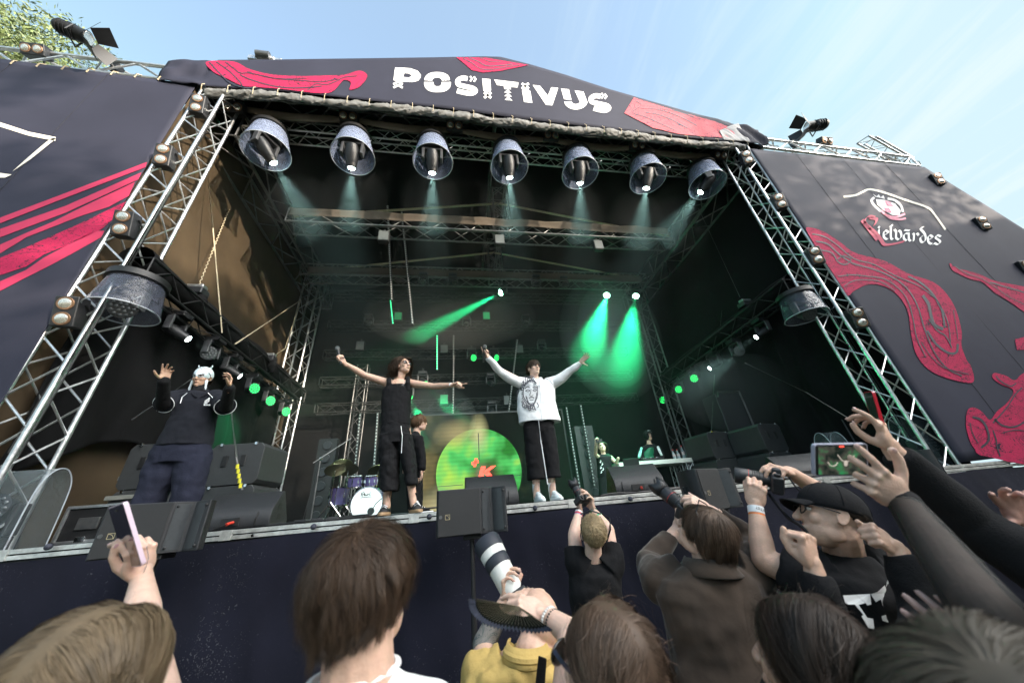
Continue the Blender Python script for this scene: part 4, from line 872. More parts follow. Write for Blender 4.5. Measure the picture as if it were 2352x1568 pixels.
# subwoofer stacks
def sub(x, y, rz, n, lab0):
    for k in range(n):
        t = thing('subwoofer', (x, y, FL+.56*k), ('upper' if k else 'lower')+' '+lab0, 'subwoofer', 'subwoofer boxes stacked at the wings')
        loc = (x, y, FL+.56*k+.28); g_ = mat('sub_grey', (.034, .037, .039), .5, 0, .12, 20)
        c = MB().prism([V(a, .0, b) for a, b in [(-.34, -.22), (-.29, -.275), (.29, -.275), (.34, -.22), (.34, .22), (.29, .275), (-.29, .275), (-.34, .22)]], (0, .7, 0)); local_tf(c, loc, R(rz)).build('cabinet', g_, t, bevel=.01)
        for a in (-.13, .10): c = MB().box((a, -.006, .04), (.07, .014, .15)); local_tf(c, loc, R(rz)).build('handle_slot', M_black, t, bevel=.008)
        for a in (-.22, .22): c = MB().box((a, -.012, .265), (.035, .02, .04)); local_tf(c, loc, R(rz)).build('latch', M_chrome, t, bevel=.004)
sub(-3.85, 5.1, -4, 2, 'grey subwoofer box behind the legs of the masked man')
sub(-3.05, 5.35, -2, 2, 'dark subwoofer box just right of the masked man, in his shadow')
sub(6.35, 6.0, 12, 2, 'grey subwoofer box in the smoke at the right wing')
sub(5.65, 6.6, 10, 2, 'dim subwoofer box behind the smoke, left of the grey box')
t = thing('tall_speaker', (6.6, 7.2, FL), 'dim tall speaker standing in the smoke above the right stack', 'speaker')
MB().box((6.6, 7.2, FL+1.5), (.7, .5, 1.2)).build('cabinet', M_cabinet, t, bevel=.03); MB().path([(6.28, 6.92, FL+2.0), (6.3, 6.9, FL+2.12), (6.9, 6.9, FL+2.12), (6.94, 6.92, FL+1.0)], .02, 8).build('frame', M_aludark, t); MB().box((6.6, 7.2, FL+.45), (.7, .5, .88)).build('base_box', M_black, t, bevel=.02)

# round picture on the LED wall
def led_screen():
    m = bpy.data.materials.new('led_picture'); m.use_nodes = True; nt = m.node_tree; nt.nodes.clear(); Nn = nt.nodes.new; Ll = nt.links.new
    o = Nn('ShaderNodeOutputMaterial'); em = Nn('ShaderNodeEmission'); tcn = Nn('ShaderNodeTexCoord')
    def math_(op, a, b=None, c=None, clamp=False):
        n = Nn('ShaderNodeMath'); n.operation = op; n.use_clamp = clamp
        for i, v in enumerate((a, b, c)):
            if v is None: continue
            if isinstance(v, (int, float)): n.inputs[i].default_value = v
            else: Ll(v, n.inputs[i])
        return n.outputs[0]
    s = Nn('ShaderNodeSeparateXYZ'); Ll(tcn.outputs['Object'], s.inputs[0]); X, Z = s.outputs[0], s.outputs[2]
    r = math_('SQRT', math_('ADD', math_('MULTIPLY', X, X), math_('MULTIPLY', Z, Z)))
    inside = math_('LESS_THAN', r, 1.09)
    n1 = Nn('ShaderNodeTexNoise'); n1.inputs['Scale'].default_value = 1.6; n1.inputs['Detail'].default_value = 2; Ll(tcn.outputs['Object'], n1.inputs[0])
    rg = Nn('ShaderNodeValToRGB'); e = rg.color_ramp.elements; e[0].position = .33; e[0].color = (.03, .22, .03, 1); e[1].position = .7; e[1].color = (.45, .75, .10, 1); k = e.new(.5); k.color = (.10, .62, .14, 1)
    lf = math_('MULTIPLY_ADD', X, -.16, n1.outputs[0]); Ll(lf, rg.inputs[0])
    rb_ = Nn('ShaderNodeValToRGB'); e = rb_.color_ramp.elements; e[0].position = .42; e[0].color = (.006, .008, .006, 1); e[1].position = .80; e[1].color = (.22, .17, .07, 1); k = e.new(.58); k.color = (.04, .045, .02, 1)
    b2 = math_('MULTIPLY_ADD', X, -.16, math_('MULTIPLY_ADD', Z, -.10, n1.outputs[0])); Ll(b2, rb_.inputs[0])
    mx = Nn('ShaderNodeMixRGB'); Ll(inside, mx.inputs[0]); Ll(rb_.outputs[0], mx.inputs[1]); Ll(rg.outputs[0], mx.inputs[2])
    # figure in the middle, tan glow top and bottom left
    def blob(cx, cz, rx, rz):
        a = math_('DIVIDE', math_('SUBTRACT', X, cx), rx); b = math_('DIVIDE', math_('SUBTRACT', Z, cz), rz)
        return math_('SUBTRACT', 1.25, math_('SQRT', math_('ADD', math_('MULTIPLY', a, a), math_('MULTIPLY', b, b))), None, True)
    cur = mx.outputs[0]
    for (cx, cz, rx, rz, col, st) in ((-.55, 1.0, .55, .34, (.42, .34, .15), .8), (.02, .95, .24, .5, (.65, .62, .3), .8), (-.8, -.9, .75, .6, (.55, .50, .28), .85), (.15, -.15, .42, .46, (.07, .06, .03), 1.3), (.08, -.1, .18, .26, (.36, .34, .2), .8)):
        m2 = Nn('ShaderNodeMixRGB'); Ll(math_('MULTIPLY', blob(cx, cz, rx, rz), st, None, True), m2.inputs[0]); Ll(cur, m2.inputs[1]); m2.inputs[2].default_value = (*col, 1); cur = m2.outputs[0]
    ln = math_('MULTIPLY_ADD', math_('SINE', math_('MULTIPLY', Z, 62)), .08, .92)
    m3 = Nn('ShaderNodeMixRGB'); m3.blend_type = 'MULTIPLY'; m3.inputs[0].default_value = 1; Ll(cur, m3.inputs[1]); Ll(ln, m3.inputs[2]); Ll(m3.outputs[0], em.inputs[0]); em.inputs[1].default_value = .30
    Ll(em.outputs[0], o.inputs[0]); return m
c = V(.57, 9.05, HC+1.0)
t = thing('led_screen', c, 'lit screen with a round green and yellow picture and a red letter K', 'screen')
MB().box(c+V(.45, .06, .1), (4.0, .1, 2.9)).build('casing', M_black, t)
MB().box(c+V(.45, .0, .1), (3.9, .01, 2.8)).build('picture', led_screen(), t, smooth=False)
rk_ = mat('screen_red', (.8, .03, .02), .5, emit=(.9, .04, .02), es=1.0); kk = MB()
KS = 1.12; KZ = .17
for pl in ([(-.06, -.32), (.04, -.32), (.12, -.05), (.02, -.05)], [(.06, -.17), (.25, -.05), (.36, -.05), (.12, -.21)], [(.10, -.20), (.18, -.32), (.31, -.32), (.18, -.15)], [(-.2, .06), (-.04, .10), (-.03, .04), (-.19, 0)], [(-.16, -.04), (-.1, -.04), (-.06, .14), (-.12, .14)]): kk.poly([c+V(a*KS+.02, -.02, b*KS+KZ) for a, b in pl])
kk.build('red_letter', rk_, t, smooth=False)
ln = MB().box(c+V(.0, -.015, .62), (.02, .01, .7)); ln.box(c+V(-.75, -.015, -.28), (.66, .01, .014)); ln.box(c+V(.75, -.015, -.16), (.64, .01, .014)); ln.build('panel_seam', M_black, t)

# LED batten racks: dark columns with dotted light edges
def batten(p0, p1, Y, wd, lab, rows=True, green=False):
    a, b = at(*p0, Y), at(*p1, Y); t = thing('led_batten', b, lab, 'light batten', 'dotted light battens')
    MB().cyl(a, b, .03, n=8).build('housing', M_black, t)
    n = int((a-b).length/.075); d = MB()
    for i in range(n): d.box(a.lerp(b, (i+.5)/n)+V(0, -.032, 0), (.026, .012, .034))
    d.build('light_dots', mat('dot_green', (.1, .9, .4), .4, emit=(.05, .9, .3), es=1.3) if green else mat('dot_white', (.22, .23, .22), .4, emit=(.6, .65, .6), es=.04), t, smooth=False)
for k, (a, b, gr) in enumerate((((828, 950), (814, 1092), 0), ((868, 948), (858, 1093), 0), ((1300, 935), (1331, 1120), 0), ((1333, 930), (1365, 1117), 0), ((884, 330), (900, 690), 0), ((922, 480), (948, 745), 0), ((1004, 770), (1004, 850), 1), ((1042, 770), (1040, 1010), 0), ((1188, 780), (1163, 990), 0), ((897, 690), (903, 745), 1), ((940, 668), (946, 733), 1))):
    batten(a, b, 8.3 if k < 4 else (7.2 if k in (4, 5) else 9.2), .03, ['left batten behind the drum kit', 'right batten behind the drum kit', 'batten just right of the white-shirted singer', 'batten left of the filming woman', 'dim batten hanging through the upper left of the roof', 'dim batten crossing the third truss', 'short green batten between the singers', 'batten above the round screen, left', 'batten above the round screen, right', 'short green batten end under the roof, left', 'short green batten end under the roof, right'][k], green=gr)
for k, (x0, x1, Y, lab) in enumerate(((-3.15, -2.75, 8.5, 'dark rack between the dotted battens behind the drums'), (3.05, 3.55, 8.5, 'dark rack between the dotted battens right of the screen'))):
    t = thing('light_rack', ((x0+x1)/2, Y, FL), lab, 'rack', 'dark racks'); MB().box(((x0+x1)/2, Y, FL+.9), (x1-x0, .2, 1.8)).build('frame', M_black, t)
    for i in range(6): MB().lathe(((x0+x1)/2, Y-.11, FL+.2+.29*i), ((x0+x1)/2, Y-.13, FL+.2+.29*i), [(0, .10), (1, .09), (1, .07)], 16).build('lamp', M_plastic, t)

# drum kit
def drum(t, c, d, r, ln, shell, head, hoop=True, nm='drum'):
    c, d = Vector(c), Vector(d).normalized()
    o = MB().lathe(c, c+d*ln, [(0, r*.98), (0, r), (1, r), (1, r*.98)], 32).build(nm, shell, t)
    h = MB().poly(disc_pts(c-d*.006, d, r*.985, 40)).build('drum_head', head, o, smooth=False)
    for s, nn in ((0, 'hoop'), (1, 'hoop')):
        q = MB(); q.lathe(c+d*(ln*s-.012), c+d*(ln*s+.012), [(0, r*1.0), (0, r*1.045), (1, r*1.045), (1, r*1.0), (0, r*1.0)], 32, None, False); q.build(nn, M_chrome, o)
    a, b, _ = basis(d); lg = MB()
    for i in range(8):
        q = 2*math.pi*i/8; e = (a*math.cos(q)+b*math.sin(q))*r*1.035; lg.cyl(c+d*.0+e, c+d*ln+e, .005, n=5); lg.box(c+d*ln*.5+e, (.02, .02, .05))
    lg.build('lugs', M_chrome, o); return o
t = thing('drum_kit', (-1.75, 7.3, FL), 'dark purple drum kit with a white bass drum head on a low riser', 'drum kit')
M_shell = mat('drum_shell', (.07, .055, .14), .2, 0, .15, 4, coat=.6); M_head = mat('drum_skin', (.88, .88, .88), .5, 0, .03)
M_brass = mat('cymbal_brass', (.16, .13, .07), .3, 1, .2)
RZ_ = HC+.16
MB().box((-1.7, 7.9, (FL+RZ_)/2), (2.4, 2.0, RZ_-FL)).build('riser', M_black, t, bevel=.01)
kc = at(842, 1156, 7.05); kr = .275; o = drum(t, kc, (0, 1, 0), kr, .42, M_shell, M_head, nm='bass_drum')
pb = MB()
for ln_, k in (([(-.115, .14), (-.10, .19), (-.09, .145), (-.085, .13)], 0), ([(-.115, .185), (-.08, .205), (-.055, .19), (-.075, .168), (-.095, .165)], 0), ([(-.06, .15), (-.04, .165), (-.05, .175), (-.06, .155), (-.04, .146), (-.03, .15)], 0), ([(-.02, .165), (-.03, .15), (-.01, .15), (-.005, .17), (-.005, .148)], 0), ([(.005, .17), (.01, .148), (.015, .165), (.03, .168)], 0), ([(.045, .21), (.04, .15), (.055, .148)], 0), ([(-.12, .115), (.0, .122), (.08, .118)], 0)):
    for q in band(smooth(ln_, 4), .011): pb.poly([kc+V(a, -.008, b-.01) for a, b in q])
pb.build('drum_script', M_black, o, smooth=False)
MB().lathe(kc+V(.09, -.006, -.13), kc+V(.09, -.009, -.13), [(0, .062), (1, .06)], 20).build('port_hole', mat('port_black', (.03, .035, .035), .3), o)
MB().path([kc+V(.11, -.02, -.12), kc+V(.2, -.18, -.02), kc+V(.32, -.3, .05)], .008, 6).build('mic_arm', M_black, t)
for (x, y, r, ln_) in ((815, 1108, .13, .17), (853, 1107, .115, .16)): drum(t, at(x, y-14, 7.25), (0, .15, -1), r, ln_*1.1, M_shell, M_head, nm='tom')
drum(t, at(781, 1120, 7.6), (0, 0, -1), .18, .32, M_shell, M_head, nm='floor_tom')
def stand(bx_, by_, px, py, Y, lab='cymbal_stand'):
    st = MB(); p = at(px, py, Y); b = V(p.x, Y, RZ_); st.cyl(b+V(0, 0, .2), p, .011, n=6)
    for q in (0, 2.1, 4.2): st.cyl(b+V(0, 0, .3), b+V(math.cos(q)*.25, math.sin(q)*.25, 0), .008, n=5)
    st.build('cymbal_stand', M_chrome, t); return p
cym = []
for (x, y, Y, r) in ((785, 1068, 7.7, .21), (770, 1078, 7.3, .19), (800, 1078, 8.0, .2), (868, 1080, 7.6, .2)):
    p = stand(0, 0, x, y, Y); cym.append((p, r))
for p, r in cym: MB().lathe(p+V(0, 0, .012), p+V(.006, -.012, -.012), [(0, .03), (.3, r*.5), (.8, r), (1, r)], 28).build('cymbal', M_brass, t)
for (x, y) in ((800, 1140), (868, 1120), (830, 1115)):
    p = at(x, y, 7.2); MB().cyl(p, p+V(.08, .05, -.15), .014, n=8).build('clamp_arm', M_chrome, t)

# microphone stand
t = thing('microphone_stand', at(715, 1190, 6.0), 'empty boom microphone stand left of the drum kit', 'microphone stand')
b0, j = at(714, 1192, 6.0), at(736, 1053, 6.0); b0.z = FL
MB().cyl(b0, j, .011, n=8).build('pole', M_aludark, t); MB().cyl(at(719, 1063, 5.9), at(807, 1006, 6.2), .008, n=8).build('boom', M_aludark, t); MB().ell(j, .03).build('joint', M_chrome, t); MB().lathe(b0, b0+V(0, 0, .03), [(0, .14), (1, .12)], 20).build('base', M_black, t)
MB().path([j, j+V(-.04, -.02, -.4), j+V(-.1, 0, -.9), b0+V(-.1, 0, .02)], .005, 5).build('cable', M_cable, t)

# table with laptop, mixer, bottles
t = thing('dj_table', (4.4, 7.3, FL), 'long white table on lattice legs with decks for the man in the green jacket', 'table')
zT = HC+.72
MB().box((4.45, 7.5, zT), (2.0, .75, .09)).build('table_top', mat('table_white', (.70, .68, .62), .5, 0, .08, 6), t, bevel=.006)
for x in (3.7, 5.15):
    for yy in (7.25, 7.75): truss_mesh(t, (x, yy, FL), (x, yy, zT-.05), (.16, 0, 0), (0, .16, 0), .2, r=.012, rl=.006)
MB().cyl((5.42, 7.15, FL), (5.42, 7.15, zT), .03, n=10).build('leg', mat('table_white', (.7, .68, .62)), t)
zt2 = zT+.047
tg = thing('dj_deck', (4.3, 7.4, zt2), 'black DJ deck with knobs on the white table', 'DJ deck'); MB().box((4.35, 7.4, zt2+.03), (.5, .36, .06)).build('case', M_black, tg, bevel=.006)
for i in range(3): MB().cyl((4.2+.14*i, 7.3, zt2+.06), (4.2+.14*i, 7.3, zt2+.075), .045, n=16).build('jog_wheel', M_chrome, tg)
for i, x in enumerate((4.95, 5.06, 5.2)):
    bt = thing('bottle', (x, 7.35, zt2), ('small clear bottle with a red cap on the table, left', 'small clear bottle with a red cap on the table, middle', 'tall clear bottle with a red cap at the right end of the table')[i], 'bottle', 'bottles on the table')
    k = 1.35 if i == 2 else 1; MB().lathe((x, 7.35, zt2), (x, 7.35, zt2+.2*k), [(0, .03), (.05, .034), (.6, .034), (.8, .014), (1, .013)], 16).build('body', film('bottle_plastic', (.6, .7, .75), .35), bt); MB().cyl((x, 7.35, zt2+.2*k), (x, 7.35, zt2+.225*k), .016, n=10).build('cap', mat('red_cap', (.6, .04, .04), .4), bt); MB().cyl((x, 7.35, zt2+.07*k), (x, 7.35, zt2+.12*k), .0345, n=16).build('label_band', mat('label_pale', (.6, .45, .45), .5), bt)
lp = thing('laptop', (3.55, 6.9, HC+.55), 'open laptop with a dark lid facing the crowd', 'laptop')
MB().box((3.58, 6.95, HC+.56), (.36, .24, .018)).build('keyboard_base', M_aludark, lp, bevel=.003); MB().box((3.58, 6.83, HC+.68), (.36, .012, .24), Matrix.Rotation(R(12), 3, 'X')).build('lid', M_black, lp, bevel=.004)
t = thing('small_table', (3.5, 6.95, FL), 'small white stand under the laptop', 'table'); MB().box((3.52, 6.95, HC+.50), (.5, .4, .09)).build('top', mat('table_white', (.7, .68, .62)), t, bevel=.004); MB().box((3.52, 6.95, (FL+HC+.46)/2), (.06, .06, HC+.46-FL)).build('post', M_black, t)
# cloth cone on a tethered pole, green light painted as colour and glow
p = at(1636, 1020, 7.0); q = at(1628, 1076, 7.0)
t = thing('green_glow_cloth', q, 'green-lit cloth wrapped around the foot of a guyed strap, right of the table', 'cloth')
MB().lathe(p+V(0, 0, 0), q+V(.12, 0, -.6), [(0, .03), (.3, .12), (.6, .2), (1, .26)], 14).build('cloth', mat('green_glow_cloth', (.01, .20, .08), .6, 0, .6, 6, .5, 12, emit=(0, .4, .12), es=.12), t)

# clear covers over floor lamps
def cover(x0, x1, y, z, w_, lab, rz=0):
    t = thing('covered_lamp', ((x0+x1)/2, y, FL), lab, 'covered lamp', 'floor lamps under clear plastic covers')
    prof_ = [(0, 0), (.0, .45), (.05, .62), (.16, .72), (.30, .72), (.42, .62), (.47, .45), (.5, 0)]
    prof_ = smooth(prof_[:], 4); h_ = z/.72
    for xx_ in (x0, x1):
        MB().poly([(xx_, y+a*w_*2, FL+b*h_) for a, b in prof_]).build('end_panel', M_hood2, t, smooth=False)
        MB().path([(xx_, y+a*w_*2, FL+b*h_) for a, b in prof_], .006, 5).build('end_rim', M_rim, t)
    n_ = len(prof_); MB().add([(xx_, y+a*w_*2, FL+b*h_) for xx_ in (x0, x1) for a, b in prof_], [(i, i+1, n_+i+1, n_+i) for i in range(n_-1)]).build('cover_sheet', M_hood2, t)
    c = V((x0+x1)/2, y+w_*.5, FL); MB().box(c+V(0, 0, .06), (.32, .28, .12)).build('base', M_plastic, t, bevel=.01)
    moving_head_up(t, c+V(0, 0, .12), V(.2, -1, .15), 1.0)
def moving_head_up(t, bot, aim, s):
    aim = aim.normalized(); piv = bot+V(0, 0, .22*s)
    for k in (-1, 1): MB().box(piv+V(k*.165*s, 0, -.08*s), (.045*s, .12*s, .28*s)).build('yoke_arm', M_plastic, t, bevel=.012)
    MB().lathe(piv-aim*.12*s, piv+aim*.13*s, [(0, .06*s), (.15, .11*s), (1, .14*s)], 24).build('barrel', M_plastic, t)
    face = piv+aim*.132*s; lm = MB(); a, b, d = basis(aim)
    for px, py in [(0, 0)]+[(math.cos(q)*.052, math.sin(q)*.052) for q in np.arange(6)*math.pi/3]+[(math.cos(q)*.103, math.sin(q)*.103) for q in np.arange(12)*math.pi/6]: lm.ell(face+(a*px+b*py)*s, a*.022*s, b*.022*s, d*.014*s, 8, 5)
    lm.build('led_face', mat('dark_lens', (.05, .055, .06), .12, coat=1), t)
cover(-4.75, -4.02, 4.12, .70, .34, 'floor lamp under a clear arched cover at the far left edge of the stage')
cover(6.95, 7.35, 4.15, .78, .36, 'floor lamp under a clear arched cover by the foot of the right tower')
cover(6.25, 6.6, 4.9, .7, .30, 'floor lamp under a clear arched cover behind the raised hands on the right')
# flight case, shelf steps, checker plate box
t = thing('flight_case', (-3.98, 4.8, FL), 'black flight case with metal corners seen through the clear cover', 'case')
MB().box((-3.98, 4.95, FL+.2), (.5, .4, .36)).build('case_body', M_black, t)
fr = MB()
for z in (.03, .37): fr.box((-3.98, 4.74, FL+z), (.5, .02, .03))
for x in (-4.22, -3.74): fr.box((x, 4.74, FL+.2), (.03, .02, .34))
fr.build('edge_profile', M_alu, t, bevel=.003)
MB().box((-3.98, 4.742, FL+.2), (.2, .02, .12)).build('handle_plate', M_aludark, t, bevel=.006); MB().box((-3.98, 4.735, FL+.05), (.09, .03, .05)).build('latch', M_chrome, t, bevel=.005)
t = thing('stage_steps', (-3.6, 4.9, FL), 'grey wooden treads on slanting pipes beside the clear cover', 'steps')
for i, (zz_, xx_) in enumerate(((.72, -4.0), (.48, -3.95), (.24, -3.9))): MB().box((xx_+.05, 5.3-.12*i, FL+zz_), (.62, .2, .05)).build('tread', M_wood, t, bevel=.004)
for xx_ in (-4.2, -3.66): MB().cyl((xx_, 4.9, FL), (xx_, 5.5, FL+.95), .022, n=10).build('pipe', M_aludark, t)
t = thing('plate_box', (-3.35, 4.75, FL), 'small box of checkered metal plate on the stage floor', 'box')
MB().box((-3.35, 4.75, FL+.12), (.34, .2, .24)).build('body', mat('checker_plate', (.42, .45, .46), .35, .8, .3, 90, .8, 90), t, bevel=.004); MB().box((-3.35, 4.64, FL+.24), (.36, .03, .02)).build('rim', M_alu, t)

# ------------------------------------------------------------ ropes, straps, cables
def line(name, pts, r, m, lab, cat='rope', grp='ropes and guy lines inside the stage', sag=0):
    o = MB().path(pts, r, 6).build(name, m); return tag(o, lab, cat, grp)
line('rope', [at(467, 300, 4.7), at(489, 524, 5.2), at(510, 764, 5.6)], .010, M_rope, 'sunlit rope falling in front of the brown side wall')
ch = MB(); a, b = at(540, 446, 6.0), at(457, 655, 5.2); n_ = 60
for i in range(n_):
    p_ = a.lerp(b, i/n_); q_ = a.lerp(b, (i+1)/n_); ch.cyl(p_+V(.012 if i % 2 else -.012, 0, 0), q_+V(-.012 if i % 2 else .012, 0, 0), .008, n=5)
tag(ch.build('hoist_chain', M_rope), 'pale hoist chain running down to the black hoist on the left', 'chain')
def hoist(p, lab, s=1):
    t = thing('chain_hoist', p, lab, 'hoist', 'chain hoists')
    MB().box(p+V(0, 0, 0), (.26*s, .2*s, .12*s)).build('motor', M_plastic, t, bevel=.02); MB().box(p+V(.0, -.03, .09*s), (.24*s, .12*s, .05*s)).build('top_plate', M_alu, t, bevel=.006)
    MB().lathe(p+V(.08*s, 0, -.06*s), p+V(.14*s, 0, -.32*s), [(0, .06*s), (.5, .1*s), (1, .03*s)], 12).build('chain_bag', M_drape, t); MB().path([p+V(0, 0, -.06), p+V(-.02, 0, -.2), p+V(.03, 0, -.24)], .012, 6).build('hook', M_chrome, t)
hoist(at(452, 672, 5.2), 'black chain hoist hanging by the sunlit brown wall'); hoist(at(618, 825, 7.4), 'small black chain hoist farther back on the left'); hoist(at(1712, 700, 5.6), 'black chain hoist hanging over the right side truss')
line('rope', [at(690, 690, 9.0), at(655, 800, 8.4), at(625, 820, 7.6)], .010, M_rope, 'rope down to the small hoist on the left')
line('guy_line', [at(540, 790, 6.0), at(690, 690, 9.0)], .012, M_rope, 'slanting guy line above the left side truss')
line('guy_line', [at(303, 964, 4.6), at(452, 862, 5.0)], .010, M_aludark, 'slanting wire behind the masked man')
po = thing('tent_pole', at(556, 1118, 5.2), 'thin grey pole with yellow and black tape behind the left wedge monitor', 'pole')
MB().path([at(528, 915, 5.2), at(543, 1050, 5.2), at(556, 1125, 5.2)], .016, 8).build('pole', M_aludark, po)
yt = mat('yellow_tape', (.65, .60, .03), .5)
for i in range(5):
    a_ = Vector(at(546, 1066, 5.18)).lerp(at(553.5, 1112, 5.18), i/4.2); MB().cyl(a_, a_+V(.004, 0, -.055), .019, n=8).build('tape_band', yt, po)
line('guy_line', [at(1678, 524, 6.0), at(1652, 771, 7.0)], .006, M_aludark, 'thin rope right of the smoke, upper')
line('guy_line', [at(1600, 470, 6.0), at(1700, 683, 6.0)], .006, M_aludark, 'thin rope down to the right hoist')
line('guy_line', [at(1710, 833, 5.4), at(1850, 900, 5.0), at(1988, 984, 4.6)], .007, M_aludark, 'slanting wire across the black right wall')
line('guy_line', [at(1881, 873, 5.5), at(1965, 1017, 5.0)], .012, M_cable, 'thick cable falling behind the slanting wire on the right')
line('guy_line', [at(1641, 860, 7.2), at(1634, 985, 7.0), at(1620, 1050, 6.9)], .007, M_aludark, 'strap with yellow bands going down to the green-lit cloth')
for i in range(4):
    a_ = at(1634.5, 990, 6.96).lerp(at(1622, 1047, 6.88), i/3); tag(MB().cyl(a_, a_+V(-.008, 0, -.06), .014, n=8).build('yellow_band', yt), 'yellow band on the strap above the green-lit cloth, '+['topmost', 'second', 'third', 'lowest'][i], 'band', 'yellow bands on the strap')
for s, (a, b) in enumerate((((483, 262), (20, 1040)), ((489, 262), (30, 1045)), ((495, 263), (42, 1048)))):
    line('tower_cable', [at(*a, 4.0), at((a[0]+b[0])/2+3, (a[1]+b[1])/2, 3.98), at(*b, 4.0)], .009, M_cable, ['leftmost', 'middle', 'rightmost'][s]+' of three black cables strapped down the left front tower', 'cable', 'cables on the left front tower')
for s, (a, b) in enumerate((((1694, 372), (2088, 1010)), ((1700, 372), (2100, 1012)))):
    line('tower_cable', [at(*a, 4.35), at(*b, 4.35)], .010, M_cable, ['left', 'right'][s]+' of two black cables down the right front tower', 'cable', 'cables on the right front tower')
# cables lying along the stage edge
for s in range(6):
    pts = []; x0 = [1.6, 2.4, 2.9, -1.9, 3.2, -.4][s]; ln_ = [2.2, 1.8, 2.2, 1.1, 1.6, .9][s]
    for i in range(30):
        x = x0+ln_*i/29; pts.append((x, YE+.05+.03*(s % 3)+.05*mnoise.noise(Vector((x*2, s*3.1, 0))), FL+.012+.012*(s % 3)+.02*max(0, mnoise.noise(Vector((x*3, s*5, 1))))))
    line('floor_cable', pts, .009, M_cable, ['black cable starting below the right wedge monitor', 'black cable loop between the right wedge and the pole speaker', 'black cable behind the pole speaker on the right', 'black cable right of the left wedge monitor', 'black cable lying farther right along the edge', 'short black cable behind the middle pole speaker'][s], 'cable', 'cables along the stage edge')
# cable ends, clips, small hardware on the dark trusses
t = thing('stage_backpack', at(1165, 1172, 4.3), 'x', 'bag'); bpy.data.objects.remove(t)
t = thing('floor_pedals', at(690, 1196, 5.2), 'row of small black effect boxes right of the left wedge', 'effect boxes')
for i in range(5): MB().box((-1.75+.16*i, 4.6, FL+.025), (.12, .15, .05), Matrix.Rotation(.2*i, 3, 'Z')).build('effect_box', M_plastic, t, bevel=.006)
# red cloth strip at the back left
sheet('red_strip', at(515, 1050, 6.5), at(530, 1050, 6.5), at(512, 1130, 6.5), at(494, 1130, 6.5), 3, 8, mat('red_cloth', (.5, .03, .03), .7), 'narrow red cloth strip behind the left wedge monitor', 'cloth strip', .02)
# ============================================================ PEOPLE: TOOLS
def skin(name, col): return mat(name, col, .5, 0, .13, 26, .12, 160, sss=.12, spec=.35)
M_skin = skin('skin_fair', (.60, .385, .29)); M_skin2 = skin('skin_pale', (.64, .43, .34)); M_skin3 = skin('skin_tan', (.47, .29, .20))
M_lip = mat('lips', (.42, .13, .11), .4); M_eye = mat('eye_white', (.7, .68, .65), .2); M_iris = mat('iris_dark', (.03, .02, .015), .15); M_nail = mat('finger_nail', (.66, .42, .38), .25, coat=.3)
def fabric(name, col, bump=.3, sc=40, rough=.85, var=.15, ns_=3): return mat(name, col, rough, 0, var, ns_, bump, sc, spec=.3)
M_blk = fabric('black_cotton', (.0055, .0055, .0068), .12, 90, .9, .1); M_blk2 = fabric('black_knit', (.0065, .0065, .0078), .2, 160, .95, .1); M_wht = fabric('white_cotton', (.84, .85, .87), .15, 20, .8, .03)
M_navy = fabric('navy_trousers', (.013, .015, .030), .15, 60, .9, .1); M_polo = fabric('black_polo', (.0085, .0095, .015), .12, 90, .9, .1)
def head(mb, c, F_, U_, s=1.0, nose=1.0, jaw=1.0):
    c, F_, U_ = Vector(c), Vector(F_).normalized(), Vector(U_); S_ = F_.cross(U_).normalized(); U_ = S_.cross(F_).normalized()
    P = lambda x, y, z: c+(S_*x+F_*y+U_*z)*s
    E_ = lambda x, y, z, a, b, d, n=16, m=11: mb.ell(P(x, y, z), S_*a*s, F_*b*s, U_*d*s, n, m)
    E_(0, -.012, .038, .076, .097, .085, 20, 14); E_(0, .012, -.02, .066, .078, .075)
    E_(0, .030, -.062, .052*jaw, .055, .052); E_(0, .062, -.094, .024*jaw, .024, .022); E_(0, .075, .032, .052, .020, .018)
    for k in (-1, 1):
        E_(k*.033, .058, -.024, .026, .024, .027); E_(k*.041*jaw, .012, -.066, .018, .038, .028)
        E_(k*.075, -.008, -.008, .006, .018, .030, 10, 7); mb.path([P(k*(.079+.005*math.cos(q)*0), -.010+math.cos(q)*.017-.004*math.sin(q), -.002+math.sin(q)*(.024 if math.sin(q) > 0 else .030)) for q in np.linspace(0, 6.283, 15)], .0042*s, 7)
    mb.rc(P(0, .083, .018), P(0, .104*nose, -.030), .0085*s, .0135*s, 8); E_(0, .100*nose, -.034, .018, .013, .010, 10, 7)
    E_(0, .085, -.062, .022, .014, .012, 10, 7)
    return P, S_, F_, U_
